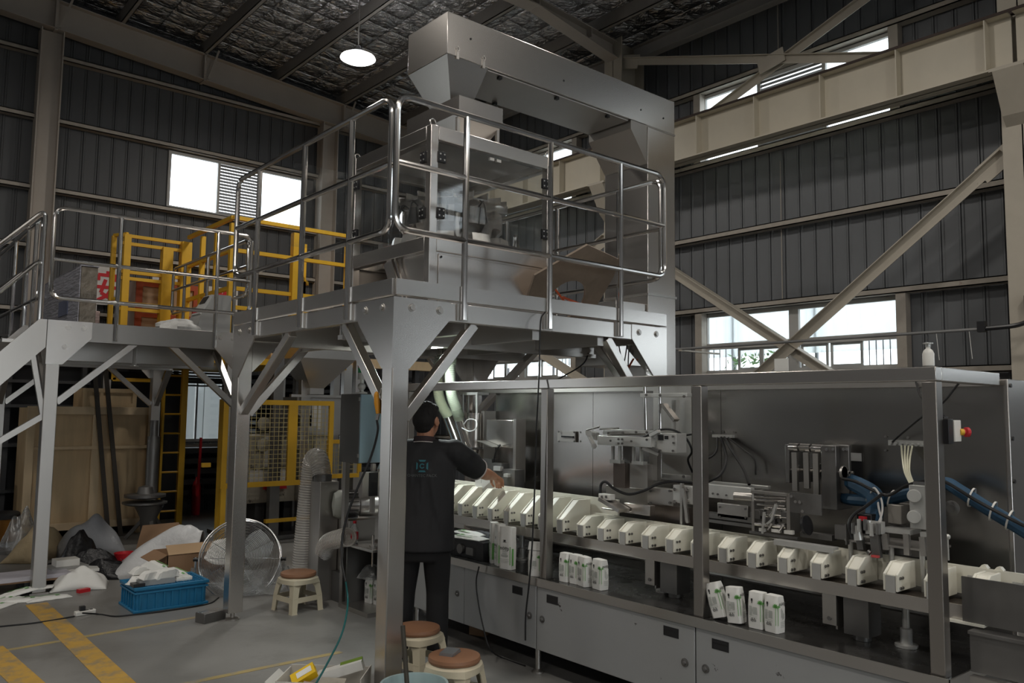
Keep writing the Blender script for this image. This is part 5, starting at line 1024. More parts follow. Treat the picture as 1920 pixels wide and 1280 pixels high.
for x in (5.65, 7.9):
    m = M(); m.box((x, 12.0, 0), (x+0.09, 12.1, 2.345)); ob('timber_post', m, DARK, label='dark post carrying the %s end of the orange timber beam' % ('left' if x < 6 else 'right'), cat='post')
# background packing line with hopper and yellow mesh guard
bm = thing('packing_line', 'second packing machine with steel hopper standing behind a yellow mesh guard', 'machine', (4.8, 10.2, 0))
for x, y, z1, mt in ((3.70, 9.75, 2.35, STEEL2), (4.30, 9.75, 2.3, STEELD), (4.75, 9.9, 2.3, STEEL2), (5.55, 9.9, 2.6, STEEL2), (4.95, 10.5, 2.2, STEELD), (5.75, 10.6, 2.3, STEEL2)): m = M(); m.box((x, y, 0), (x+0.13, y+0.10, z1)); ob('machine_post', m, mt, bm, bev=0.004)
hx, hy = 4.93, 9.92
m = M(); m.loft([rect(hx-0.38, hx+0.42, hy-0.35, hy+0.35, 2.52), rect(hx-0.38, hx+0.42, hy-0.35, hy+0.35, 2.30), rect(hx-0.10, hx+0.10, hy-0.10, hy+0.10, 1.92), rect(hx-0.10, hx+0.10, hy-0.10, hy+0.10, 1.84)]); ob('hopper', m, STEEL2, bm, smooth=False)
m = M(); m.box((4.60, 9.88, 1.80), (5.45, 9.94, 1.835)); m.box((5.42, 9.9, 1.80), (5.5, 10.6, 1.84)); ob('hopper_table', m, STEEL2, bm)
m = M(); m.box((4.72, 9.96, 1.30), (5.38, 10.5, 1.80)); ob('upper_body', m, STEEL2, bm)
m = M(); m.box((4.93, 9.94, 1.42), (5.0, 9.97, 1.74)); m.box((5.02, 9.94, 1.38), (5.06, 9.97, 1.76)); ob('gauge', m, WHITEP, bm)
CRE = mat('dirty cream machine paint', (0.42, 0.39, 0.32), 0.6, 0, var=0.35, vscale=5, dark=(0.08, 0.07, 0.06), dthr=0.56, dscale=7, dsoft=0.08)
m = M(); m.box((4.05, 10.0, 0.45), (5.25, 10.9, 1.30)); ob('lower_body', m, CRE, bm)
m = M(); m.box((4.62, 9.96, 1.42), (5.0, 10.0, 1.56)); ob('cream_cover', m, WHITEP, bm)
m = M(); m.box((4.1, 9.93, 0.72), (4.72, 10.0, 0.86)); ob('cream_cover', m, WHITEP, bm)
m = M(); m.box((4.3, 9.95, 0.9), (4.42, 10.0, 1.3)); ob('cream_cover', m, WHITEP, bm)
for x, z in ((4.28, 1.45), (4.28, 1.18), (4.72, 1.20), (4.55, 1.0)): m = M(); m.lathe((x, 9.99, z), [(0.03, 0), (0.085, 0.01), (0.085, 0.04), (0.03, 0.05)], 18, axis=(0, -1, 0)); ob('hand_wheel', m, CRE, bm)
m = M(); m.box((4.3, 9.92, 0.62), (4.6, 9.97, 0.70)); ob('red_strip', m, REDP, bm)
for p in ((4.22, 10.0), (4.65, 10.1), (4.45, 10.05)): m = M(); m.box((p[0], p[1], 0), (p[0]+0.12, p[1]+0.3, 0.45)); ob('stand_leg', m, DARK, bm)
m = M(); m.box((3.95, 9.8, 0), (5.3, 10.9, 0.05)); ob('base_plate', m, STEELD, bm)
m = M(); m.box((4.15, 9.5, 0.26), (4.75, 9.56, 0.30)); ob('yellow_step', m, YEL, bm)
yg = thing('mesh_guard', 'yellow framed wire mesh guard in front of the second packing machine', 'guard', (4.5, 9.5, 0))
def gframe(x0, x1, z0, z1, y, w=0.06):
    for a, b in (((x0, z1-w), (x1, z1)), ((x0, z0), (x1, z0+w)), ((x0, z0+w), (x0+w, z1-w)), ((x1-w, z0+w), (x1, z1-w))):
        m = M(); m.box((a[0], y, a[1]), (b[0], y+0.04, b[1])); ob('frame_bar', m, YEL, yg)
    WIRE = bpy.data.materials.get('pale mesh wire') or mat('pale mesh wire', (0.62, 0.52, 0.25), 0.5, 0.3)
    m = M(); n = int((x1-x0)/0.055)
    for k in range(1, n): x = x0+(x1-x0)*k/n; m.box((x-0.003, y+0.017, z0+w), (x+0.003, y+0.023, z1-w))
    n = int((z1-z0)/0.055)
    for k in range(1, n): z = z0+(z1-z0)*k/n; m.box((x0+w, y+0.020, z-0.003), (x1-w, y+0.026, z+0.003))
    ob('wire_mesh', m, WIRE, yg, kind='stuff', smooth=False)
gframe(3.58, 4.46, 0.70, 1.75, 9.5); gframe(4.46, 5.02, 0.70, 1.75, 9.5)
gframe(5.0, 5.5, 0.75, 1.25, 9.6, 0.05)
for x in (3.62, 4.96): m = M(); m.box((x-0.03, 9.5, 0), (x+0.03, 9.54, 0.70)); ob('guard_leg', m, YEL, yg)
m = M(); m.box((3.60, 9.60, 0.05), (3.68, 9.70, 1.75)); m.box((3.40, 9.62, 0.95), (3.5, 9.66, 1.0)); ob('guard_post', m, YEL, yg)
fx = thing('fire_extinguisher', 'red fire extinguisher standing between the grey posts at the back', 'extinguisher', (4.2, 11.2, 0))
c_ = Vector((4.436,12.763,0.000)); c_.z = 0
m = M(); m.lathe(c_, [(0.06, 0), (0.065, 0.02), (0.065, 0.42), (0.045, 0.50), (0.02, 0.54), (0.02, 0.58)], 18); ob('cylinder', m, REDP, fx)
m = M(); m.box(c_+Vector((-0.03, -0.01, 0.58)), c_+Vector((0.05, 0.01, 0.62))); m.tube(spline([c_+Vector((0.03, 0, 0.58)), c_+Vector((0.1, 0, 0.5)), c_+Vector((0.085, 0, 0.25))], 6), 0.01, 7); ob('valve', m, BLACKP, fx)
for (u, r0, mt, nm, lab) in ((372, 0.0, STEELD, 'red_pipe', 'thin red pipe rising behind the grey posts'),): m = M(); m.bar((3.980,11.400,0.429), (3.995,11.400,1.232), 0.03, 0.03); ob(nm, m, REDP, None, lab, 'pipe')
# electrical cabinet with signal tower at the machine's left end
ec = thing('electrical_cabinet', 'grey electrical cabinet with a blue door paled by reflected sky beside the corner column', 'cabinet', (3.6, 6.05, 1.2))
m = M(); m.box((3.40, 5.99, 1.20), (3.85, 6.32, 1.78)); ob('body', m, STEELD, ec, bev=0.004)
m = M(); m.box((3.40, 5.97, 1.205), (3.85, 5.988, 1.775)); d_ = ob('door', m, mat('blue door with sky reflection in colour', (0.40, 0.56, 0.64), 0.32, 0.25, var=0.06, vscale=2), ec, bev=0.003)  # bluish sky reflection put into the door's own colour
for z in (1.25, 1.72): m = M(); m.box((3.393, 5.98, z), (3.40, 6.0, z+0.03)); ob('hinge', m, STEEL2, ec)
m = M(); m.box((3.42, 6.235, 0.0), (3.46, 6.285, 1.20)); m.box((3.80, 6.235, 0.0), (3.85, 6.285, 1.20)); ob('stand', m, STEEL2, ec)
m = M(); m.lathe((3.43, 6.02, 1.78), [(0.05, 0), (0.05, 0.012), (0.018, 0.02), (0.016, 0.035)], 16); m.sphere((3.43, 6.02, 1.84), 0.034, 12, 8); m.cyl((3.43, 6.02, 1.86), (3.43, 6.02, 1.90), 0.013, 10); st_ = ob('signal_base', m, WHITEP, ec)
for z0, z1, mt in ((1.90, 1.955, WHITEP), (1.957, 2.0, mat('green lens', (0.02, 0.32, 0.10), 0.3)), (2.002, 2.05, mat('red lens', (0.55, 0.01, 0.05), 0.3)), (2.052, 2.10, WHITEP)): m = M(); m.lathe((3.43, 6.02, 0), [(0.034, z0), (0.035, z0+0.004), (0.035, z1-0.004), (0.034, z1)], 18); ob('signal_segment', m, mt, ec)
# touch panel below it
tp = thing('display_box', 'grey display box with a black side hanging below the blue cabinet', 'screen', (3.5, 5.9, 0.95))
m = M(); m.box((3.36, 5.84, 0.94), (3.60, 5.90, 1.14)); ob('housing', m, STEEL2, tp, bev=0.004)
m = M(); m.box((3.42, 5.832, 0.945), (3.50, 5.84, 1.135)); ob('dark_face', m, BLACKP, tp)
m = M(); m.bar((3.54, 5.87, 1.14), (3.62, 5.95, 1.19), 0.05, 0.04); m.box((3.49, 5.905, 0.80), (3.52, 5.94, 1.2)); m.box((3.56, 5.86, 0.86), (3.58, 5.90, 0.94)); ob('arm', m, STEEL2, tp)
# blower
bw = thing('blower_motor', 'pale round blower motor with a finned end beside the clear hoses', 'blower', (3.55, 6.35, 0.5))
bc = Vector((3.50, 6.42, 0.82))
m = M(); m.lathe(bc, [(0.02, -0.09), (0.10, -0.075), (0.125, -0.03), (0.125, 0.0)], 24, axis=(1, -0.4, 0)); ob('fan_cowl', m, mat('pale green grey enamel', (0.55, 0.58, 0.53), 0.4), bw)
m = M(); m.lathe(bc, [(0.10, 0.0), (0.10, 0.14), (0.11, 0.15), (0.11, 0.3)], 24, axis=(1, -0.4, 0)); ob('motor_body', m, STEEL2, bw)
fin = None; e_ = Vector((1, -0.4, 0)).normalized()
for k in range(18):
    a = 2*PI*k/18; n1 = e_.orthogonal().normalized(); n2 = e_.cross(n1); d = n1*math.cos(a)+n2*math.sin(a); m = M(); m.bar(bc+d*0.11+e_*0.005, bc+d*0.11+e_*0.13, 0.005, 0.03, d); ob('fin', m, STEELD, bw)
m = M(); m.box((3.50, 6.28, 0.25), (3.75, 6.55, 0.69)); ob('pedestal', m, STEEL2, bw)
m = M(); m.box((3.45, 6.25, 0), (3.8, 6.6, 0.25)); ob('foot', m, STEELD, bw)
# clear corrugated ducts
DUCT = mat('clear ribbed duct', (0.72, 0.70, 0.66), 0.25, 0, alpha=0.45)
RIBW = mat('duct wire', (0.75, 0.72, 0.68), 0.3, 0.2)
def duct(pts, r, label):
    t = thing('ribbed_duct', label, 'hose', tuple(pts[0])); c = spline(pts, 14); m = M(); m.tube(c, r, 18, cap=False); ob('wall', m, DUCT, t)
    L_ = 0; ds_ = [0]
    for a, b in zip(c, c[1:]): L_ += (b-a).length; ds_.append(L_)
    m = M(); n = int(L_/0.022)
    for k in range(n):
        s = L_*k/n; i = max(j for j in range(len(ds_)) if ds_[j] <= s+1e-9); i = min(i, len(c)-2); f = (s-ds_[i])/max(1e-6, ds_[i+1]-ds_[i]); p = c[i].lerp(c[i+1], f); d = (c[i+1]-c[i]).normalized()
        a = d.orthogonal().normalized(); b = d.cross(a); m.tube([p+(a*math.cos(q)+b*math.sin(q))*r for q in [2*PI*u/16 for u in range(17)]], 0.0045, 4, cap=False)
    ob('wire_rib', m, RIBW, t, kind='stuff'); return t
duct([(3.305,6.763,0.255), (3.316,6.754,0.543), (3.333,6.740,0.871), (3.351,6.725,1.145), (3.352,6.659,1.220), (3.355,6.591,1.181), (3.349,6.530,1.059)], 0.083, 'tall clear ribbed duct rising behind the stool and bending over')
duct([(3.412,6.608,0.248), (3.400,6.553,0.377), (3.358,6.391,0.503), (3.364,6.190,0.568), (3.373,6.052,0.597)], 0.075, 'short clear ribbed duct curving from the stool to the blower')
db = thing('dust_box', 'narrow upright steel dust box that the tall clear duct bends into', 'box', (4.0, 7.2, 0)); c_ = Vector((3.376,6.573,1.046))
m = M(); m.box((c_.x-0.06, c_.y-0.09, 0.0), (c_.x+0.12, c_.y+0.1, c_.z-0.03)); ob('body', m, STEEL2, db, bev=0.004); m = M(); m.cyl((c_.x, c_.y, c_.z-0.03), (c_.x, c_.y, c_.z+0.03), 0.085, 18); ob('spigot', m, STEELD, db)
# side table with bags
stb = thing('side_table', 'low steel side table left of the corner column', 'table', (3.6, 6.1, 0))
m = M(); m.box((3.42, 5.76, 0.50), (3.95, 6.22, 0.525)); ob('top', m, STEEL, stb, bev=0.003)
m = M(); m.box((3.42, 6.16, 0.02), (3.95, 6.18, 0.50)); m.box((3.88, 5.78, 0.02), (3.90, 6.16, 0.50)); ob('side_plate', m, STEELD, stb)
m = M(); m.box((3.38, 5.74, 0.0), (3.95, 6.22, 0.035)); ob('shelf', m, STEEL2, stb)
m = M(); m.lathe((3.52, 5.92, 0.525), [(0.03, 0), (0.03, 0.01), (0.012, 0.012), (0.012, 0.09)], 14); m.cyl((3.52, 5.92, 0.36), (3.52, 5.92, 0.50), 0.008, 8); ob('adjusting_screw', m, POLISH, stb)
rb2 = thing('drink_bottle', 'red labelled drink bottle with a red cap by the blower', 'bottle', (3.47, 6.14, 0.525))
m = M(); m.lathe((3.47, 6.14, 0.525), [(0.028, 0), (0.033, 0.01), (0.033, 0.10), (0.028, 0.13), (0.013, 0.155), (0.013, 0.165)], 18); ob('bottle', m, FILM, rb2)
m = M(); m.lathe((3.47, 6.14, 0.525), [(0.0336, 0.035), (0.0336, 0.095)], 18, cap=False); ob('sleeve', m, REDP, rb2)
m = M(); m.cyl((3.47, 6.14, 0.69), (3.47, 6.14, 0.71), 0.015, 14); ob('cap', m, REDP, rb2)
# ================================================================ loose things
# stools
CREAMP = mat('cream stool plastic', (0.62, 0.56, 0.42), 0.45, 0, var=0.05); BROWNS = mat('brown stool seat', (0.27, 0.135, 0.075), 0.5, 0, var=0.12, vscale=9)
def stool(x, y, rz, label, sc=1.0):
    t = thing('plastic_stool', label, 'stool', (0, 0, 0), 'cream plastic stools')
    h = 0.31*sc; rt_, rb_ = 0.115*sc, 0.155*sc
    m = M(); m.lathe((0, 0, 0), [(0.10*sc, h-0.035), (0.142*sc, h-0.034), (0.146*sc, h-0.022), (0.142*sc, h-0.006), (0.12*sc, h)], 32); ob('seat', m, BROWNS, t)
    def sq(r, z, n=8, c=0.35):
        out = []
        for k in range(4):
            for j in range(n):
                a = PI/4+k*PI/2+(j/n)*PI/2; s_ = 1/max(abs(math.cos(a)), abs(math.sin(a))); q = r*(s_*(1-c)+1.15*c); out.append((q*math.cos(a), q*math.sin(a), z))
        return out
    m = M(); m.loft([sq(rt_, h-0.036, c=0.8), sq(rt_+0.022, h-0.05, c=0.8), sq(rt_+0.024, h-0.085, c=0.5), sq(rt_+0.016, h-0.085, c=0.5), sq(rt_+0.014, h-0.05, c=0.8)], cap=False); ob('top_skirt', m, CREAMP, t)
    for k in range(4):
        a = PI/4+k*PI/2; ca, sa = math.cos(a), math.sin(a); rings = []
        for z, r_, w_ in ((h-0.07, rt_+0.02, 0.085), (h*0.62, rt_+0.028, 0.056), (h*0.40, rt_+0.04, 0.052), (0.012, rb_+0.008, 0.046), (0.0, rb_+0.012, 0.052)):
            c0 = Vector((ca, sa, 0))*r_*1.28; u = Vector((-ca, sa, 0)); ring = []
            e1 = Vector((-math.copysign(1, ca), 0, 0))*w_; e2 = Vector((0, -math.copysign(1, sa), 0))*w_; tt = 0.008; i1 = Vector((0, -math.copysign(1, sa), 0))*tt; i2 = Vector((-math.copysign(1, ca), 0, 0))*tt
            p = Vector((c0.x, c0.y, z)); rings.append([p+e1, p, p+e2, p+e2+i2, p+i1+i2, p+e1+i1])
        m = M(); m.loft(rings if ca*sa > 0 else [r[::-1] for r in rings]); ob('leg', m, CREAMP, t)
    for k in range(4):
        a = k*PI/2; z0, z1 = 0.085*sc, 0.125*sc; rr = 0.142*sc; m = M()
        m.box((rr-0.010, -rr+0.01, z0), (rr-0.001, rr-0.01, z1)); m.v = [(vx*math.cos(a)-vy*math.sin(a), vx*math.sin(a)+vy*math.cos(a), vz) for vx, vy, vz in m.v]; ob('stretcher', m, CREAMP, t)
    t.location = (x, y, 0); t.rotation_euler = (0, 0, rz); return t
stool(3.07, 6.34, 0.15, 'cream plastic stool with brown round seat in front of the clear ducts')
stool(2.90, 4.32, 0.3, 'cream plastic stool right of the corner column by the person')
stool(2.735, 3.70, 0.5, 'cream plastic stool with grey steel plates lying on its seat')
sp = thing('steel_plates', 'small stack of grey steel plates on the front stool', 'plate', (2.72, 3.72, 0.31))
for k in range(3):
    m = M(); m.box((2.72-0.055, 3.72-0.04, 0.3101+k*0.006), (2.72+0.055, 3.72+0.04, 0.3101+k*0.006+0.0055), rz=0.5+0.05*k); ob('plate', m, mat('blue grey steel plate', (0.30, 0.32, 0.34), 0.4, 0.6) if k == 0 else bpy.data.materials['blue grey steel plate'], sp)
# basin with stick
BAS = mat('pale blue translucent plastic', (0.42, 0.56, 0.58), 0.35, 0, alpha=0.75)
bs_ = thing('plastic_basin', 'pale blue translucent plastic basin in front of the corner column', 'basin', (2.42, 3.62, 0))
bc = (2.42, 3.62)
m = M(); m.lathe((bc[0], bc[1], 0), [(0.10, 0.004), (0.11, 0), (0.155, 0.19), (0.165, 0.238), (0.178, 0.238), (0.178, 0.230), (0.168, 0.229), (0.159, 0.19), (0.115, 0.008), (0.02, 0.006)], 40); ob('bowl', m, BAS, bs_)
m = M(); m.cyl((bc[0]-0.06, bc[1]-0.07, 0.012), (2.382,3.682,0.523), 0.0125, 10); ob('stick', m, mat('dark wooden stick', (0.05, 0.045, 0.035), 0.6), label='dark stick standing slanted in the pale blue basin', cat='stick')
# carton with rubbish
kx = thing('white_carton', 'low white carton full of rubbish left of the corner column', 'carton', (2.3, 4.15, 0))
CARW = mat('white carton board', (0.62, 0.60, 0.56), 0.7, var=0.05)
kc = Vector((2.28, 4.30, 0)); ka = R(-43)
def kl(u, v, z): c, s_ = math.cos(ka), math.sin(ka); return (kc.x+u*c-v*s_, kc.y+u*s_+v*c, z)
def kbox(par, nm, a, b, mt, rot=(0, 0, 0)):
    m = M(); m.box(a, b, rot=rot); m.v = [kl(*p) for p in m.v]; return ob(nm, m, mt, par)
kbox(kx, 'bottom', (-0.25, -0.13, 0.0), (0.22, 0.13, 0.006), CARW)
kf = kbox(kx, 'front_panel', (-0.25, -0.136, 0.0), (0.22, -0.13, 0.135), CARW); kbox(kx, 'rear_panel', (-0.25, 0.13, 0.0), (0.22, 0.136, 0.15), CARW)
kbox(kx, 'side_panel', (-0.256, -0.13, 0.0), (-0.25, 0.13, 0.14), CARW); kbox(kx, 'side_panel', (0.22, -0.13, 0.0), (0.226, 0.13, 0.16), CARW)
kbox(kx, 'flap', (-0.33, -0.12, 0.10), (-0.255, 0.12, 0.106), CARW, rot=(0, 0.7, 0))
MAG = mat('magenta print', (0.45, 0.02, 0.12), 0.6)
mt_ = face_mtx(Vector(kl(0.13, -0.138, 0.075))-W[kx.name], Vector(kl(1, 0, 0))-kc, (0, 0, 1)); txt('ha', 0.09, MAG, 'lettering', kx, mt_)
m = M()
for k in range(6):
    for j in range(5):
        if random.random() < 0.7: q = [kl(-0.21+k*0.012, 0.1285, 0.05+j*0.014+dz) for dz in (0, 0.010)]; q2 = [kl(-0.21+k*0.012+0.010, 0.1285, 0.05+j*0.014+dz) for dz in (0, 0.010)]; m.poly([q[0], q2[0], q2[1], q[1]])
yb = kbox(None, 'yellow_box', (-0.20, -0.05, 0.11), (-0.06, 0.03, 0.155), mat('bright yellow carton', (0.80, 0.52, 0.01), 0.5), rot=(0.5, -0.5, 0.3)); tag(yb, 'bright yellow packet with a white label in the rubbish carton', 'packet')
lb_ = kbox(yb, 'label_patch', (-0.175, -0.04, 0.1555), (-0.085, 0.0, 0.157), PAPER, rot=(0.5, -0.5, 0.3))
lb_.location = (0, 0, 0)
bpy.context.view_layer.update()
def rel(par, o):       # put a child made in world space under a top-level mesh
    o.location = -Vector(par.location)*0
for nm, a, b, mt, rot, lab in (('paper_roll', (-0.06, 0.0, 0.13), (0.20, 0.07, 0.18), PAPER, (0, -0.28, 0.1), 'white folded film lying across the rubbish carton'),
                               ('green_label_strip', (0.06, 0.03, 0.19), (0.19, 0.075, 0.20), mat('olive green label', (0.16, 0.26, 0.03), 0.6), (0.3, -0.28, 0.1), 'olive green printed strip on top of the rubbish carton'),
                               ('grey_packet', (-0.02, -0.115, 0.03), (0.12, -0.03, 0.13), mat('stained grey paper', (0.42, 0.39, 0.33), 0.8, var=0.3, vscale=12), (0.1, 0.05, 0.1), 'stained grey paper packet in the rubbish carton'),
                               ('pink_packet', (-0.12, -0.12, 0.02), (-0.03, -0.05, 0.11), mat('pinkish film', (0.45, 0.33, 0.33), 0.4, var=0.2), (0.1, 0.2, 0.2), 'pinkish packet at the front left of the rubbish carton')):
    o = kbox(None, nm, a, b, mt, rot); tag(o, lab, 'packet' if 'packet' in nm else 'paper')
# air hose with blow gun hanging from the corner column
bg_ = thing('air_blow_gun', 'orange air blow gun hanging by the corner column', 'gun', (2.479,4.163,1.642))
g0, g1, g2 = Vector((2.475,4.166,1.730)), Vector((2.485,4.158,1.626)), Vector((2.480,4.162,1.589))
m = M(); m.tube([g0, g0.lerp(g1, 0.4), g1], [0.014, 0.019, 0.013], 10); m.sphere(g0, 0.022, 10, 8, (0.7, 0.7, 1.2)); ob('grip', m, mat('orange plastic', (0.62, 0.27, 0.02), 0.45), bg_)
m = M(); m.cyl(g1, g2, 0.010, 10); ob('coupling', m, POLISH, bg_)
m = M(); m.tube(spline([g0, Vector((2.489,4.154,1.743)), Vector((2.480,4.122,1.773))], 5), 0.003, 5); ob('hook', m, WHITEP, bg_)
ah = thing('air_hose', 'black and teal air hose hanging from the blow gun to the floor', 'hose', (2.4, 4.2, 0))
m = M(); m.tube(spline([g2, (2.484,4.158,1.517), (2.464,4.201,1.360), (2.388,4.266,1.110), (2.352,4.296,0.925), (2.326,4.253,0.781), (2.321,4.192,0.671)], 8), 0.007, 8); ob('black_length', m, BLACK, ah)
m = M(); m.tube(spline([(2.321,4.192,0.671), (2.332,4.182,0.582), (2.280,4.096,0.518), (2.211,4.023,0.430), (2.117,3.971,0.332), (2.013,3.928,0.228), (1.931,3.932,0.126)], 8), 0.0055, 8); ob('teal_length', m, mat('dark teal hose', (0.01, 0.11, 0.11), 0.35), ah)
# hanging cables in front of the machine
def loose(name, pts, r, label, mt=BLACK, cat='cable'): m = M(); m.tube(spline([tuple(p) for p in pts], 8), r, 7); return ob(name, m, mt, None, label, cat)
loose('power_cable', [(3.612,3.940,2.310), (3.556,3.920,2.250), (3.531,3.900,2.071), (3.460,3.829,1.824), (3.455,3.840,1.552), (3.455,3.850,1.216), (3.450,3.860,0.883), (3.450,3.886,0.599), (3.450,3.918,0.379), (3.450,3.920,0.215)], 0.0055, 'long black cable hanging from the platform edge down past the machine post')
loose('thin_cable', [(3.440,4.392,0.599), (3.440,4.419,0.495), (3.440,4.392,0.359), (3.440,4.336,0.213), (3.420,4.240,0.100), (3.559,4.286,0.006), (3.566,4.050,0.006)], 0.005, 'thin black cable hanging over the left cabinet doors to the floor')
loose('power_cable', [(4.900,4.780,2.200), (4.700,4.651,2.050), (4.600,4.766,1.949), (4.500,4.786,1.907), (4.400,4.837,1.905)], 0.006, 'black cable looping down from the platform to the machine top left of its right column')
loose('signal_cable', [(4.900,4.454,2.205), (4.900,4.419,2.051), (4.900,4.430,1.943), (4.850,4.419,1.911)], 0.005, 'leftmost of three thin black cables under the right end of the platform')
loose('signal_cable', [(4.900,4.361,2.200), (4.900,4.396,2.050), (4.900,4.453,1.957), (4.850,4.466,1.903)], 0.005, 'middle one of three thin black cables under the right end of the platform')
loose('signal_cable', [(4.900,4.344,2.156), (4.900,4.350,2.027), (4.900,4.333,1.911)], 0.005, 'rightmost of three thin black cables under the right end of the platform')
m = M(); m.bar((4.900,4.293,2.081), (4.900,4.401,1.943), 0.02, 0.004); ob('orange_strip', m, RIB, label='orange strip hanging under the right end of the platform', cat='tape')
# spray bottle hung on the pipe, notice on the machine top
sb = thing('spray_bottle', 'white bottle hanging on a hook from the wall pipe', 'bottle', (3.520,1.456,1.860))
b0 = Vector((3.530,1.460,1.861)); m = M(); m.lathe((b0.x, b0.y, 1.858), [(0.020, 0), (0.023, 0.004), (0.023, 0.055), (0.018, 0.068), (0.009, 0.076), (0.009, 0.084)], 18); ob('bottle', m, WHITEP, sb)
m = M(); m.lathe((b0.x, b0.y, 1.858), [(0.011, 0.084), (0.011, 0.094), (0.02, 0.096), (0.02, 0.10)], 12); m.box((b0.x-0.02, b0.y-0.004, 1.952), (b0.x+0.02, b0.y+0.004, 1.96)); ob('trigger', m, ALU, sb)
m = M(); m.tube(spline([(b0.x, b0.y, 1.958), (b0.x+0.005, b0.y, 1.985), (b0.x-0.004, b0.y, 2.0)], 5), 0.002, 5); ob('hook', m, BLACKP, sb)
sb['label'] = 'white spray bottle standing on the machine top near its right corner'
m = M(); m.box((3.515,2.102,1.855),(3.518,2.177,1.920)); ob('notice_sheet', m, PAPER, label='white paper notice standing on the machine top under the wall brace', cat='paper')
# clear feed hoses between platform and filler
GH = mat('clear greenish hose', (0.74, 0.84, 0.66), 0.18, 0, alpha=0.30)
PW = mat('cream powder in hose', (0.82, 0.75, 0.50), 0.7)
def feed(pts, r, label, pw):
    t = thing('feed_hose', label, 'hose', tuple(pts[0])); c = spline(pts, 10); m = M(); m.tube(c, r, 18, cap=False); ob('wall', m, GH, t)
    m = M(); n = len(c); m.tube(c[int(n*pw[0]):int(n*pw[1])], r*0.9, 14); ob('powder', m, PW if pw[2] else mat('white powder', (0.9, 0.9, 0.88), 0.7), t)
    m = M()
    for i in range(0, n-1):
        for f in (0, 0.33, 0.66):
            p = c[i].lerp(c[i+1], f); d = (c[i+1]-c[i]).normalized(); a = d.orthogonal().normalized(); b = d.cross(a); m.tube([p+(a*math.cos(q)+b*math.sin(q))*r for q in [2*PI*u/14 for u in range(15)]], 0.0016, 4, cap=False)
    ob('wire_rib', m, GH, t, kind='stuff')
    m = M(); m.lathe(c[0], [(r*1.12, -0.06), (r*1.12, 0.03)], 18, axis=(0, 0, 1), cap=False); m.cyl(c[0]+Vector((0, 0, 0.0)), c[0]+Vector((0, 0, 0.14)), r*0.98, 18); ob('hose_clip', m, POLISH, t)
feed([(3.920,5.561,2.173), (3.930,5.616,2.005), (3.950,5.637,1.803), (3.990,5.627,1.681), (4.040,5.609,1.596)], 0.045, 'left clear feed hose with cream powder from platform to filler', (0.25, 1.0, True))
feed([(3.860,5.311,2.165), (3.870,5.363,1.994), (3.880,5.356,1.798), (3.930,5.354,1.669), (3.980,5.368,1.582)], 0.045, 'right clear feed hose with white powder from platform to filler', (0.2, 0.8, False))
# coffee bags
def bag_mesh(h, w, d, top, seed, open_=0.0):
    r = random.Random(seed); m = M(); rings = []; n = 24
    for i in range(11):
        t = i/10; z = h*t; k = 1.0 if t < 0.82 else 1-(t-0.82)/0.18*(1-top); bul = 1+0.05*math.sin(PI*min(1, t*1.1))
        ring = []
        for j in range(n):
            a = 2*PI*j/n+PI/n; ca, sa = math.cos(a), math.sin(a); q = 1/max(abs(ca), abs(sa)); q = q*0.93+0.06
            ring.append((ca*q*d/2*k*bul+r.uniform(-1, 1)*0.0012, sa*q*w/2*bul+r.uniform(-1, 1)*0.0012, z+(r.uniform(-1, 1)*0.002 if 0 < i < 10 else 0)))
        rings.append(ring)
    m.loft(rings); return m
def patch(m, x, y0, y1, z0, z1): m.poly([(x, y1, z0), (x, y0, z0), (x, y0, z1), (x, y1, z1)])
def patchy(m, y, x0, x1, z0, z1): m.poly([(x0, y, z0), (x1, y, z0), (x1, y, z1), (x0, y, z1)])
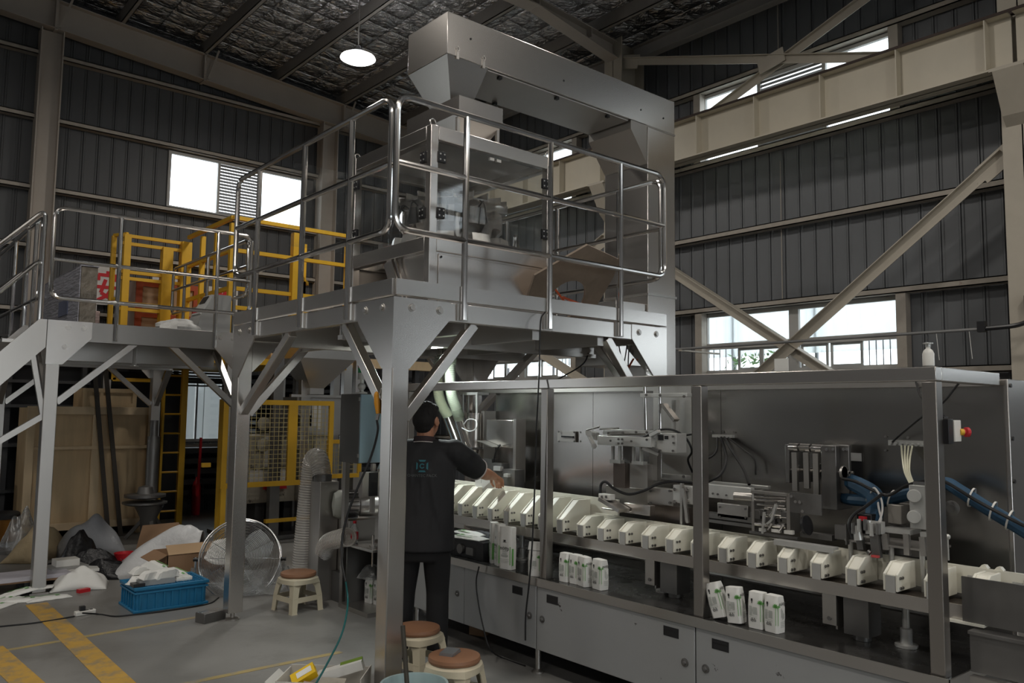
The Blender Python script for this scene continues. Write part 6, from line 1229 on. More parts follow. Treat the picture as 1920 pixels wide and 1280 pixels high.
def coffee_bag(loc, rz, label, h=0.172, w=0.092, d=0.066, top=0.75, tilt=0.0, seed=0, kind='small', group='printed coffee bags on the machine sill'):
    t = thing('coffee_bag', label, 'bag', (0, 0, 0), group); ob('body', bag_mesh(h, w, d, top, seed), PAPER, t)
    xf = -d/2*1.055-0.0012; yf = -w/2*1.055-0.0012
    pm_ = M(); patch(pm_, xf, -w*0.44, -w*0.40, h*0.22, h*0.72); patchy(pm_, yf, -d*0.44, -d*0.39, h*0.22, h*0.72)
    for k in range(7):
        a = PI*k/6; c = Vector((xf, -w*0.42, h*0.72)); e = Vector((0, math.cos(a), math.sin(a)))*h*0.11; s_ = Vector((0, -math.sin(a), math.cos(a)))*h*0.02; pm_.poly([c-s_, c+e*0.6-s_, c+e, c+e*0.6+s_, c+s_])
    for k in range(3, 7):
        a = PI*k/6; c = Vector((-d*0.42, yf, h*0.72)); e = Vector((-math.cos(a), 0, math.sin(a)))*h*0.11; s_ = Vector((0, 0, h*0.02)); pm_.poly([c-s_, c+e-s_*0.2, c+e+s_*0.2, c+s_])
    ob('green_print', pm_, GREENP, t, smooth=False)
    g = M(); patch(g, xf, w*0.18, w*0.36, h*0.36, h*0.62); patch(g, xf, -w*0.18, w*0.10, h*0.40, h*0.60)
    for k in range(6): patch(g, xf, -w*0.2, w*0.36, h*(0.30+0.045*k), h*(0.312+0.045*k))
    ob('grey_print', g, PAPERD, t, smooth=False)
    k_ = M(); patch(k_, xf-0.0002, w*0.12, w*0.24, h*0.76, h*0.83); patch(k_, xf-0.0002, w*0.15, w*0.21, h*0.70, h*0.76); ob('cup_mark', k_, INK, t, smooth=False)
    txt('ıbIı' if kind == 'small' else '·', w*0.34, INK, 'lettering', t, face_mtx((xf-0.0004, w*0.08, h*0.24), (0, -1, 0), (0, 0, 1)), 0.0002)
    if kind == 'small': txt('nöɐp', h*0.14, INK, 'lettering', t, face_mtx((d*0.08, yf-0.0004, h*0.80), (1, 0, 0), (0, 0, 1)), 0.0002)
    s2 = M()
    for k, (a, b, c0, c1) in enumerate(((-0.05, 0.02, 0.42, 0.68), (0.06, 0.12, 0.36, 0.62), (0.18, 0.24, 0.38, 0.55), (0.28, 0.33, 0.40, 0.52))): patchy(s2, yf, d*a, d*b, h*c0, h*c1)
    for k in range(4): patchy(s2, yf, -d*0.15, d*0.34, h*(0.16+0.045*k), h*(0.175+0.045*k))
    ob('side_print', s2, PAPERD, t, smooth=False)
    if kind == 'flap':
        m = M(); m.loft([[(-d*0.5, -w*0.5, h), (d*0.5, -w*0.5, h), (d*0.5, w*0.5, h), (-d*0.5, w*0.5, h)], [(-d*0.25, -w*0.49, h*1.3), (-d*0.18, -w*0.49, h*1.3), (-d*0.18, w*0.49, h*1.3), (-d*0.25, w*0.49, h*1.3)]]); ob('open_top', m, PAPER, t, smooth=False)
    t.location = loc; t.rotation_euler = (tilt, 0, rz); return t
zt = 0.6035
for i, (y, lab) in enumerate(((3.685, 'leftmost of four small coffee bags standing together on the sill left of the middle post'), (3.605, 'second from the left of four small coffee bags in the middle bay'), (3.52, 'third from the left of four small coffee bags in the middle bay'), (3.405, 'rightmost of four small coffee bags in the middle bay'))):
    coffee_bag((3.575+0.01*(i % 2), y, zt), (0.05, 0.02, -0.25, -0.15)[i], lab, seed=i+1, w=(0.072, 0.072, 0.085, 0.092)[i])
coffee_bag((3.565, 2.53, zt+0.013), 0.1, 'leftmost bag of the right-hand four, tilted over to the left', seed=7, tilt=-0.30, w=0.078)
coffee_bag((3.565, 2.44, zt+0.004), 0.08, 'second bag of the right-hand four, leaning slightly left', seed=8, tilt=-0.09, w=0.078)
coffee_bag((3.575, 2.325, zt), 0.05, 'third bag of the right-hand four, standing upright', seed=9, w=0.078)
coffee_bag((3.575, 2.235, zt), -0.08, 'rightmost bag of the right-hand four, standing upright', seed=10, w=0.078)
def tall_bag(loc, rz, label, w, d, seed):
    t = coffee_bag(loc, rz, label, h=0.275, w=w, d=d, top=1.0, seed=seed, kind='tall', group='tall open coffee bags by the left sill'); h = 0.275; xf = -d/2*1.055-0.0016
    for ch in list(t.children):
        if not ch.name.startswith('body'): bpy.data.objects.remove(ch)
    g = M(); patch(g, xf, w*0.42, w*0.49, h*0.12, h*0.55); patch(g, xf, -w*0.49, -w*0.43, h*0.12, h*0.55); yf = -w/2*1.055-0.0012; patchy(g, yf, -d*0.4, -d*0.1, h*0.1, h*0.5); ob('green_print', g, GREENP, t, smooth=False)
    k_ = M(); k_.poly([(xf, w*0.10, h*0.70), (xf, w*0.07, h*0.655), (xf, -w*0.07, h*0.655), (xf, -w*0.10, h*0.70)]); patch(k_, xf, -w*0.16, w*0.16, h*0.642, h*0.65); ob('cup_mark', k_, INK, t, smooth=False)
    txt('nöɐp', w*0.36, INK, 'lettering', t, face_mtx((xf-0.0004, 0, h*0.50), (0, -1, 0), (0, 0, 1)), 0.0002)
    s2 = M()
    for z0, z1, a in ((0.425, 0.44, 0.2), (0.40, 0.41, 0.18), (0.36, 0.385, 0.2), (0.31, 0.345, 0.28), (0.29, 0.30, 0.2), (0.24, 0.248, 0.38), (0.20, 0.208, 0.36), (0.17, 0.178, 0.3)): patch(s2, xf, -w*a, w*a, h*z0, h*z1)
    ob('grey_print', s2, PAPERD, t, smooth=False); return t
tall_bag((3.535, 4.205, zt), 0.18, 'tall open coffee bag facing the aisle with a cup printed on its front', 0.105, 0.06, 21)
tall_bag((3.575, 4.335, zt), -0.35, 'tall open coffee bag standing just left of the front one', 0.075, 0.06, 22)
tall_bag((3.60, 4.43, zt), -0.5, 'leftmost tall open coffee bag half hidden by the next one', 0.075, 0.055, 23)
coffee_bag((3.545, 3.93, zt), 0.5, 'opened coffee bag with a raised paper top left of the machine post', seed=31, kind='flap', h=0.165, w=0.085, d=0.085)
# lying empty bags and black tray
bt_ = thing('black_tray', 'black tray and motor under the left end of the pocket row', 'tray', (3.7, 4.7, 0.6035))
m = M(); m.box((3.56, 4.5, 0.604), (3.86, 5.3, 0.62)); m.box((3.56, 4.5, 0.62), (3.57, 5.3, 0.72)); m.box((3.57, 4.5, 0.62), (3.86, 4.51, 0.72)); m.box((3.56, 4.5, 0.72), (3.86, 5.3, 0.728)); ob('tray', m, BLACKP, bt_)
m = M(); m.cyl((3.54, 4.75, 0.66), (3.56, 4.75, 0.66), 0.035, 14); m.box((3.545, 4.60, 0.63), (3.56, 4.68, 0.68)); ob('motor_cap', m, STEELD, bt_)
def flat_bag(loc, rz, label, s=1.0, seed=0, group=None, rx=0.0, ry=0.0, green=True, hgt=0.012):
    t = thing('paper_bag', label, 'bag', (0, 0, 0), group); r = random.Random(seed); m = M(); nx, ny = 8, 5; L_, Wd = 0.30*s, 0.11*s
    up = []; dn = []
    for i in range(nx+1):
        for j in range(ny+1):
            x = -L_/2+L_*i/nx; y = -Wd/2+Wd*j/ny; e = min(i, nx-i, j*1.5, (ny-j)*1.5); z = hgt*min(1, e*0.7)+r.uniform(0, 0.006)*(1 if e > 0 else 0.3)
            up.append((x+r.uniform(-1, 1)*0.003, y+r.uniform(-1, 1)*0.003, z+0.004)); dn.append((x, y, 0.0))
    W_ = ny+1; fs = []
    for i in range(nx):
        for j in range(ny): a = i*W_+j; fs.append((a, a+W_, a+W_+1, a+1))
    n = len(up); m.add(up+dn, fs+[tuple(n+q for q in f[::-1]) for f in fs]); per = [i*W_ for i in range(nx+1)]+[nx*W_+j for j in range(1, W_)]+[i*W_+ny for i in range(nx-1, -1, -1)]+[j for j in range(ny-1, 0, -1)]
    m.f += [(per[k], n+per[k], n+per[(k+1) % len(per)], per[(k+1) % len(per)]) for k in range(len(per))]; m.mi = [0]*len(m.f); ob('sleeve', m, PAPER, t, smooth=False)
    if green: m = M(); z = hgt+0.0115; m.add([(-L_*0.2, Wd*0.30, z), (L_*0.3, Wd*0.30, z), (L_*0.3, Wd*0.38, z), (-L_*0.2, Wd*0.38, z), (-L_*0.2, -Wd*0.1, z), (L_*0.12, -Wd*0.1, z), (L_*0.12, Wd*0.12, z), (-L_*0.2, Wd*0.12, z)], [(0, 1, 2, 3)]); m.add([(L_*0.16, -Wd*0.1, z), (L_*0.26, -Wd*0.1, z), (L_*0.26, Wd*0.1, z), (L_*0.16, Wd*0.1, z)], [(0, 1, 2, 3)]); ob('green_print', m, GREENP, t, smooth=False)
    t.location = loc; t.rotation_euler = (rx, ry, rz); return t
flat_bag((3.60, 4.72, 0.732), 1.75, 'empty white bag lying on the black tray behind the tall bags', 1.0, 41, 'empty bags lying on the black tray')
flat_bag((3.66, 4.80, 0.748), 1.55, 'topmost empty white bag on the black tray, slightly turned', 0.95, 42, 'empty bags lying on the black tray')
# bags on the low shelf of the side table
for i, (x, y, lab) in enumerate(((3.60, 6.06, 'left bag of the pair under the side table'), (3.62, 5.95, 'right bag of the pair under the side table'))): coffee_bag((x, y, 0.036), 0.1, lab, seed=50+i, h=0.2, w=0.10, d=0.08, group='filled bags under the side table')
lump('film_bag', FILM, 'clear film bag bunched over the bags under the side table', 'bag', (3.58, 6.02, 0.235), (0.11, 0.10, 0.10), 77, amp=0.3)
# blue crate with bags on its lid
bcx = thing('blue_crate', 'blue plastic crate with ribbed sides on the floor in front of the fan', 'crate', (2.28, 7.2, 0))
def crate(): 
    x0, x1, y0, y1 = 1.98, 2.56, 6.98, 7.40
    m = M(); m.box((x0+0.012, y0+0.012, 0.0), (x1-0.012, y1-0.012, 0.195)); ob('tub', m, BLUEPL, bcx, bev=0.006)
    for z0, z1, e in ((0.0, 0.022, 0.008), (0.145, 0.162, 0.004), (0.175, 0.20, 0.008)):
        m = M(); m.frame((x0-e, y0-e), (x1+e, y1+e), 0.03, (z0, z1), 'z'); ob('rim', m, BLUEPL, bcx, bev=0.004)
    for k in range(9): x = x0+0.04+k*(x1-x0-0.08)/8; m = M(); m.box((x-0.006, y0-0.002, 0.022), (x+0.006, y0+0.014, 0.145)); ob('rib', m, BLUEPL, bcx)
    for k in range(6): y = y0+0.04+k*(y1-y0-0.08)/5; m = M(); m.box((x0-0.002, y-0.006, 0.022), (x0+0.014, y+0.006, 0.145)); ob('rib', m, BLUEPL, bcx)
    m = M()
    for k in range(1, 12): m.box((x0+k*0.048, y0+0.02, 0.195), (x0+k*0.048+0.008, y1-0.02, 0.201))
    for k in range(1, 8): m.box((x0+0.02, y0+k*0.048, 0.195), (x1-0.02, y0+k*0.048+0.008, 0.201))
    ob('lid_grid', m, BLUEPL, bcx, kind='stuff', smooth=False)
crate()
m = M(); m.box((2.02, 7.02, 0.202), (2.30, 7.16, 0.245)); ob('grey_tray', m, mat('grey plastic tray', (0.36, 0.37, 0.37), 0.5), label='grey plastic tray on the blue crate under the white bags', cat='tray')
m = M(); m.box((1.97, 7.0, 0.202), (2.06, 7.10, 0.228)); ob('black_handset', m, BLACKP, label='small black device on the left corner of the blue crate', cat='device')
labs = ('leftmost slumped white bag on the blue crate', 'low front white bag on the blue crate, second from left', 'third white bag along the front of the blue crate pile', 'white bag with green print on top of the blue crate pile', 'white bag at the back of the blue crate pile', 'rightmost white bag leaning on the blue crate pile')
for i, (x, y, z, rz, rx, ry) in enumerate(((2.05, 7.20, 0.203, 0.9, 0.15, 0), (2.13, 7.09, 0.246, 0.5, 0.2, 0.1), (2.25, 7.10, 0.246, 0.4, 0.2, 0), (2.20, 7.19, 0.285, -0.9, 0.1, 0.35), (2.12, 7.24, 0.26, 0.2, 0.1, 0.1), (2.36, 7.16, 0.215, -0.9, 0.3, 0.3))):
    flat_bag((x, y, z), rz, labs[i], 0.82, 60+i, 'white bags heaped on the blue crate', rx, ry, i in (3, 5), 0.05)
m = M(); m.box((2.32, 7.05, 0.202), (2.45, 7.14, 0.215)); m.box((2.325, 7.06, 0.215), (2.455, 7.15, 0.226)); ob('folded_paper', m, PAPER, label='folded pale paper lying at the front right of the blue crate lid', cat='paper')
# floor fan
fn = thing('floor_fan', 'big round silver floor fan wrapped in clear film behind the grey column', 'fan', (2.9, 7.35, 0))
fc = Vector((2.944,7.265,0.286)); fax = Vector((-0.52, -0.80, 0.30)).normalized(); fu = fax.orthogonal().normalized(); fu = (Vector((0, 0, 1))-fax*fax.z).normalized(); fr_ = fu.cross(fax)
FR = 0.355
def ringp(r, o, n=40): return [fc+fax*o+(fr_*math.cos(2*PI*k/n)+fu*math.sin(2*PI*k/n))*r for k in range(n+1)]
CHR = mat('chrome wire', (0.66, 0.66, 0.66), 0.25, 1)
m = M(); m.tube(ringp(FR, 0.02), 0.008, 8, cap=False); m.tube(ringp(FR, -0.06), 0.008, 8, cap=False); ob('outer_ring', m, CHR, fn)
m = M()
for k in range(22): r = 0.06+k*(FR-0.07)/22; m.tube(ringp(r, 0.075-0.05*(r/FR)**2, 32), 0.0030, 4, cap=False); m.tube(ringp(r, -0.11+0.05*(r/FR)**2, 32), 0.0018, 4, cap=False) if k % 2 else None
for k in range(12):
    a = 2*PI*k/12; d = fr_*math.cos(a)+fu*math.sin(a); m.tube([fc+fax*0.078+d*0.05, fc+fax*0.062+d*FR*0.6, fc+fax*0.02+d*FR], 0.0025, 4)
ob('wire_grille', m, CHR, fn, kind='stuff')
m = M(); m.lathe(fc+fax*0.07, [(0.05, 0), (0.05, 0.008), (0.03, 0.012)], 20, axis=fax); ob('badge', m, WHITEP, fn)
m = M(); m.lathe(fc-fax*0.12, [(0.02, -0.06), (0.075, -0.05), (0.075, 0.06), (0.03, 0.07)], 20, axis=fax); ob('motor', m, STEELD, fn)
for k in range(3):
    a0 = 2*PI*k/3+0.5; rings = []
    for i in range(7):
        r = 0.05+i*0.042; a = a0+0.25*i/6; wd = 0.09+0.05*math.sin(PI*i/6); d = fr_*math.cos(a)+fu*math.sin(a); t_ = fr_*-math.sin(a)+fu*math.cos(a)
        p = fc-fax*0.02+d*r; e = (t_*0.9+fax*0.35).normalized()*wd; rings.append([p-e, p+e, p+e+fax*0.003, p-e+fax*0.003])
    m = M(); m.loft(rings); ob('blade', m, ALU, fn)
base = Vector((fc.x, fc.y, 0)); fh = Vector((fr_.x, fr_.y, 0)).normalized(); fb = Vector((fax.x, fax.y, 0)).normalized()
for s_ in (-1, 1):
    p = fc+fh*s_*(FR+0.03); m = M(); m.tube(bend([p+Vector((0, 0, 0.02)), Vector((p.x, p.y, 0.03)), Vector((p.x, p.y, 0.03))+fb*0.16], 0.05), 0.012, 8); m.tube([Vector((p.x, p.y, 0.03)), Vector((p.x, p.y, 0.03))-fb*0.2], 0.012, 8); ob('stand_leg', m, CHR, fn)
    m = M(); m.cyl(p-fh*s_*0.04, p+fh*s_*0.02, 0.018, 12); ob('pivot_knob', m, BLACKP, fn)
m = M(); a, b = base-fh*(FR+0.03)-fb*0.2+Vector((0, 0, 0.03)), base+fh*(FR+0.03)-fb*0.2+Vector((0, 0, 0.03)); m.tube([a, b], 0.012, 8); ob('stand_bar', m, CHR, fn)
r_ = random.Random(9); m = M(); rings = []
for i, (z, sc_) in enumerate(((0.01, 1.25), (0.06, 1.18), (0.12, 1.1), (0.22, 1.02))):
    rings.append([Vector((fc.x, fc.y, z+r_.uniform(-0.006, 0.012)))+fh*math.cos(2*PI*k/36)*(FR+0.05)*sc_*(1+0.05*math.sin(k*2.3+i))+fb*math.sin(2*PI*k/36)*0.19*sc_*(1+0.10*math.sin(k*1.7+i*2)) for k in range(36)])
m.loft(rings, cap=False); ob('film_skirt', m, FILM, fn)
# cardboard boxes and film behind the crate
cbx = thing('open_cardboard_box', 'open brown cardboard box behind the blue crate', 'box', (2.9, 8.1, 0))
m = M(); x0, x1, y0, y1 = 2.46, 3.10, 7.75, 8.15
for a, b in (((x0, y0, 0.004), (x1, y0+0.008, 0.30)), ((x0, y1-0.008, 0.004), (x1, y1, 0.30)), ((x0, y0, 0.004), (x0+0.008, y1, 0.30)), ((x1-0.008, y0, 0.004), (x1, y1, 0.30)), ((x0, y0, 0), (x1, y1, 0.008))): m.box(a, b)
ob('box', m, CARD, cbx); m = M(); m.bar((x0+0.32, y0-0.005, 0.30), (x0+0.32, y0+0.09, 0.375), 0.62, 0.006); ob('flap', m, mat('light cardboard inside', (0.50, 0.34, 0.20), 0.8), cbx)
m = M(); m.bar((x0, y0+0.2, 0.30), (x0-0.12, y0+0.2, 0.24), 0.38, 0.006); ob('flap', m, CARD, cbx)
WFILM = mat('milky plastic film', (0.66, 0.67, 0.68), 0.35, 0, var=0.12, vscale=6, bump=0.9, bscale=9)
def drape(name, c, L_, Wd, hgt, rz, mt, label, cat, seed, fold=0.04, prof=None, n=30, k=16, z0=0.004):
    r = random.Random(seed); ph = [(r.uniform(0, 6), r.uniform(3, 9), r.uniform(2, 8), r.uniform(0.4, 1)) for _ in range(6)]; up = []; cs_, sn = math.cos(rz), math.sin(rz)
    for i in range(n+1):
        for j in range(k+1):
            u = i/n; v = j/k; e = math.sin(PI*min(1, max(0, v)))**0.7*(prof(u) if prof else math.sin(PI*u)**0.6)
            z = hgt*e+fold*e*sum(p[3]*math.sin(p[1]*u*2+p[0])*math.cos(p[2]*v*2+p[0]) for p in ph)/2
            x = (u-0.5)*L_; y = (v-0.5)*Wd*(1+0.12*math.sin(7*u+seed)); up.append((c[0]+x*cs_-y*sn, c[1]+x*sn+y*cs_, c[2]+max(z0, z+z0)))
    m = M(); W_ = k+1; fs = [(i*W_+j, (i+1)*W_+j, (i+1)*W_+j+1, i*W_+j+1) for i in range(n) for j in range(k)]; m.add(up, fs)
    o = ob(name, m, mt, label=label, cat=cat); s_ = o.modifiers.new('solid', 'SOLIDIFY'); s_.thickness = 0.003; return o
drape('plastic_film', (2.58, 8.52, 0.0), 0.92, 0.50, 0.50, -0.62, WFILM, 'long sheet of milky plastic film over the open cardboard box', 'film', 12, 0.05, lambda u: min(1, u*1.35)**0.9 if u < 0.85 else max(0.75, 1-(u-0.85)*2))
fbx = thing('flattened_carton', 'flattened brown carton leaning near the yellow ladder', 'carton', (3.2, 9.9, 0))
p = [(2.819,9.792,0.408), (3.132,9.528,0.449), (3.124,9.403,0.239), (3.014,9.365,0.113), (2.699,9.631,0.103)]
m = M(); q = [Vector(a) for a in p]; nrm = Vector((-0.6, -0.7, 0.4)).normalized()*0.012; zmin = min(v.z for v in q); 
for v in q: v.z += 0.004-zmin
m.add(q+[v-nrm for v in q], [(0, 1, 2, 3, 4), (9, 8, 7, 6, 5)]+[(i, (i+1) % 5, 5+(i+1) % 5, 5+i) for i in range(5)]); ob('board', m, CARD, fbx, smooth=False)
m = M(); a, b = q[3], q[4]; m.add([a, b, b+Vector((-0.12, -0.1, -b.z+0.004)), a+Vector((0.05, -0.16, -a.z+0.004))], [(0, 1, 2, 3)]); ob('flap', m, CARD, fbx)
# rubbish heap at the left
drape('tan_sack', (1.864,10.152,0.000), 0.75, 0.42, 0.34, 0.9, mat('tan sackcloth', (0.42, 0.33, 0.20), 0.8, var=0.25, vscale=7, bump=0.5, bscale=16), 'tan sack slumped behind the gallery column', 'sack', 3, 0.05)
drape('clear_sack', (1.778,10.627,-0.000), 0.42, 0.34, 0.42, 0.4, FILM, 'clear crumpled sack left of the tan sack', 'sack', 5, 0.08)
drape('grey_film', (2.322,9.937,0.000), 0.62, 0.50, 0.42, 0.1, mat('grey plastic film', (0.30, 0.31, 0.33), 0.4, bump=0.6, bscale=12), 'grey plastic film heaped against the plywood crate', 'film', 8, 0.05, lambda u: math.sin(PI*u)**0.5)
JK = mat('black glossy jacket cloth', (0.012, 0.012, 0.014), 0.35, bump=0.7, bscale=18)
drape('black_jacket', (2.046,8.774,0.000), 0.92, 0.36, 0.20, -0.55, JK, 'black shiny jacket thrown over the rubbish heap', 'jacket', 21, 0.10)
drape('black_bag', (2.116,9.471,0.000), 0.40, 0.26, 0.34, 0.5, JK, 'upright black bag piece standing behind the jacket', 'bag', 23, 0.08)
rbk = thing('red_bucket', 'small red plastic bucket near the black jacket', 'bucket', (2.368,8.728,0.000))
b0 = Vector((2.364,8.731,0.000)); m = M(); m.lathe((b0.x, b0.y, 0), [(0.075, 0.004), (0.08, 0), (0.10, 0.19), (0.106, 0.20), (0.098, 0.20), (0.095, 0.185), (0.076, 0.01), (0.01, 0.008)], 24); ob('tub', m, REDP, rbk)
m = M(); m.tube(spline([(b0.x-0.1, b0.y, 0.19), (b0.x-0.02, b0.y-0.11, 0.14), (b0.x+0.1, b0.y, 0.19)], 8), 0.003, 5); ob('handle', m, CHR, rbk)
m = M(); m.cyl((b0.x+0.03, b0.y-0.12, 0.01), (b0.x-0.0, b0.y-0.085, 0.2), 0.007, 6); m.cyl((b0.x+0.07, b0.y-0.1, 0.01), (b0.x+0.05, b0.y-0.075, 0.2), 0.007, 6); ob('pliers', m, STEELD, label='dark pliers leaning on the red bucket', cat='tool')
plt = thing('board_stack', 'low stack of white and grey boards on dark timbers beside the gallery column', 'board', (1.6, 8.9, 0))
c0 = Vector((1.581,8.583,0.000)); 
for k, (a, b, z0, z1, rz, mt) in enumerate((((-0.75, -0.22, 0), (0.42, 0.20, 0), 0.08, 0.10, -0.04, CARD), ((-0.85, -0.25, 0), (0.22, 0.10, 0), 0.10, 0.135, 0.03, mat('pale lilac board', (0.52, 0.50, 0.55), 0.6)), ((0.0, -0.12, 0), (0.5, 0.22, 0), 0.10, 0.125, -0.1, PAPER), ((0.08, -0.05, 0), (0.40, 0.2, 0), 0.125, 0.15, 0.12, mat('grey board', (0.33, 0.33, 0.32), 0.6)), ((0.14, 0.0, 0), (0.34, 0.16, 0), 0.15, 0.21, 0.05, WHITEP))):
    m = M(); m.box((c0.x+a[0], c0.y+a[1], z0), (c0.x+b[0], c0.y+b[1], z1), rz=rz); ob('board', m, mt, plt)
for dx in (-0.6, -0.1, 0.35): m = M(); m.box((c0.x+dx-0.04, c0.y-0.2, 0), (c0.x+dx+0.04, c0.y+0.18, 0.08)); ob('timber', m, DARK, plt)
drape('paper_sheet', (1.875,8.305,0.000), 0.46, 0.34, 0.16, -0.3, PAPER, 'large white creased paper sheet over the board stack', 'paper', 33, 0.03)
m = M(); m.box(Vector((1.800,8.036,0.000)), Vector((1.800,8.036,0.000))+Vector((0.10, 0.05, 0.03)), rz=0.3); ob('red_scrap', m, REDP, label='small red scrap on the floor below the white sheet', cat='scrap')
for i, (u, v, rz, lab) in enumerate(((10, 1128, 0.9, 'white bag at the left edge among the bags strewn on the floor'), (34, 1118, 0.3, 'white bag behind the left edge bag of the strewn heap'), (58, 1112, -0.3, 'white bag leaning up in the middle of the strewn heap'), (40, 1126, -0.2, 'white bag lying at the front of the strewn heap'), (92, 1122, 0.12, 'long white bag with green print at the right end of the strewn heap'), (-8, 1140, 0.8, 'white bag cut by the left picture edge at floor level'))):
    p = Vector((1.218,8.076,0.000)) if False else None
    q = {0: (1.253,8.050,0.000), 1: (1.370,8.206,0.000), 2: (1.479,8.278,0.000), 3: (1.367,7.987,0.000), 4: (1.550,7.945,0.000), 5: (1.156,7.845,0.000)}[i]
    flat_bag((q[0], q[1], 0.002+0.026*(i in (1, 2))), rz, lab, 1.15, 80+i, 'white bags strewn by the gallery column', 0, -0.12 if i in (1, 2) else 0, True, 0.014)
# power strip and its cables
ps = thing('power_strip', 'white power strip lying on the floor across the yellow stripe', 'socket', (1.666,7.194,0.000))
a, b = Vector((1.596,7.185,0.000)), Vector((1.745,7.199,0.000)); m = M(); m.bar(a+Vector((0, 0, 0.018)), b+Vector((0, 0, 0.018)), 0.055, 0.035); ob('body', m, WHITEP, ps, bev=0.006)
m = M(); c_ = a.lerp(b, 0.35); m.box(c_+Vector((-0.02, -0.02, 0.036)), c_+Vector((0.02, 0.02, 0.07))); ob('plug', m, BLACKP, ps)
m = M()
for f in (0.6, 0.8): c_ = a.lerp(b, f); m.cyl(c_+Vector((0, 0, 0.0355)), c_+Vector((0, 0, 0.037)), 0.014, 12)
ob('socket_hole', m, BLACKP, ps)
loose('floor_cable', [(1.025,7.179,0.006), (1.157,7.152,0.006), (1.292,7.126,0.006), (1.437,7.133,0.006), (1.586,7.142,0.010)], 0.006, 'black cable running from the left edge to the power strip')
loose('floor_cable', [(1.618,7.037,0.050), (1.753,7.119,0.006), (1.834,6.973,0.006), (1.962,6.937,0.006), (2.197,6.909,0.006), (2.544,6.941,0.006), (2.705,7.112,0.006)], 0.006, 'black cable running from the power strip past the blue crate')
# steel tray by the column foot
sx = thing('steel_tray_box', 'small open steel box with two compartments at the column foot', 'box', (2.407,6.360,0.000))
c0 = Vector((2.385,6.357,0.000)); q = R(18)
for a, b, nm in (((-0.10, -0.055, 0.0), (0.10, 0.055, 0.075), 'shell'),):
    m = M(); m.box(a, b, rz=0); m.v = [(c0.x+x*math.cos(q)-y*math.sin(q), c0.y+x*math.sin(q)+y*math.cos(q)+0.06, z) for x, y, z in m.v]; ob(nm, m, STEELD, sx, bev=0.003)
m = M()
for u0, u1 in ((-0.092, -0.004), (0.004, 0.092)): m.box((u0, -0.046, 0.0752), (u1, 0.046, 0.0757))
m.v = [(c0.x+x*math.cos(q)-y*math.sin(q), c0.y+x*math.sin(q)+y*math.cos(q)+0.06, z) for x, y, z in m.v]; ob('compartment', m, POLISH, sx)
# orange drum at far left
od = thing('orange_drum', 'orange drum with a dark grey lid at the left edge', 'drum', (1.687,11.368,0.000))
c0 = Vector((1.688,11.610,0.000)); m = M(); m.lathe((c0.x, c0.y, 0), [(0.20, 0), (0.215, 0.02), (0.215, 0.28)], 26); ob('drum', m, mat('dark orange drum', (0.35, 0.15, 0.02), 0.6, var=0.25, dark=(0.06, 0.04, 0.03), dthr=0.6), od)
m = M(); m.lathe((c0.x, c0.y, 0.28), [(0.225, 0), (0.225, 0.05), (0.20, 0.07), (0.05, 0.075)], 26); ob('lid', m, DARK, od)
m = M(); m.box((0.7, 11.75, 0), (1.5, 12.2, 0.95)); ob('old_cabinet', m, mat('dark brown cabinet', (0.045, 0.035, 0.035), 0.6, var=0.3), label='dark brown cabinet left of the plywood crate', cat='cabinet', bev=0.01)
m = M(); c0 = Vector((3.619,4.847,0.000)); m.box(c0+Vector((0.12, -0.08, 0.002)), c0+Vector((0.27, 0.05, 0.09)), rz=0.4); ob('crumpled_box', m, CARD, label='crushed brown box on the floor under the machine beside the person', cat='box', bev=0.01)

# small work light clamped under the platform above the filler
wl = thing('work_lamp', 'small bright work lamp clamped under the platform beside the feed hoses', 'lamp', (3.551,5.182,2.177))
l0 = Vector((3.551,5.182,2.177)); m = M(); m.box(l0+Vector((-0.05, -0.05, 0.0)), l0+Vector((0.05, 0.05, 0.04))); m.cyl(l0+Vector((0, 0, 0.04)), l0+Vector((0, 0, 0.12)), 0.012, 8); ob('shell', m, ALU, wl)
m = M(); m.box(l0+Vector((-0.045, -0.045, -0.004)), l0+Vector((0.045, 0.045, 0.0))); ob('lens', m, mat('lit work lamp lens', (0.95, 1.0, 0.98), 0.5, emit=12), wl)
d = bpy.data.lights.new('work_light', 'AREA'); d.size = 0.09; d.energy = 26; d.color = (0.92, 1.0, 0.97); o = bpy.data.objects.new('work_light', d); C.link(o); o.location = l0+Vector((0, 0, -0.012)); o.rotation_euler = (Vector((3.85, 4.3, 0.95))-l0).to_track_quat('-Z', 'Y').to_euler()
# ================================================================ the person at the machine
SKIN = mat('warm skin', (0.42, 0.20, 0.12), 0.5, 0, var=0.10, vscale=9)
SHIRT = mat('black knit shirt', (0.016, 0.016, 0.018), 0.8, 0, var=0.2, vscale=30)
TROU = mat('black trousers', (0.008, 0.008, 0.009), 0.85)
HAIR = mat('black hair', (0.008, 0.007, 0.007), 0.8, 0, bump=0.5, bscale=60, stretch=(1, 1, 0.2))
PB = Vector((3.09, 4.56, 0)); pfw = Vector((0.70, 0.714, 0)).normalized(); prt = Vector((pfw.y, -pfw.x, 0))
def pp_(u, v, z): return PB+prt*u+pfw*v+Vector((0, 0, z))
per = thing('person', 'person in black polo shirt and trousers, back turned, reaching over the pocket blocks', 'person', tuple(PB))
def ell(m, c, rx, ry, rz, ang=0.0, n=20, k=14):      # ellipsoid with its own facing
    c = Vector(c); a = Vector((prt.x*math.cos(ang)+pfw.x*math.sin(ang), prt.y*math.cos(ang)+pfw.y*math.sin(ang), 0)); b = Vector((-a.y, a.x, 0))
    t = M(); t.sphere((0, 0, 0), 1, n, k); m.add([c+a*x*rx+b*y*ry+Vector((0, 0, z*rz)) for x, y, z in t.v], t.f)
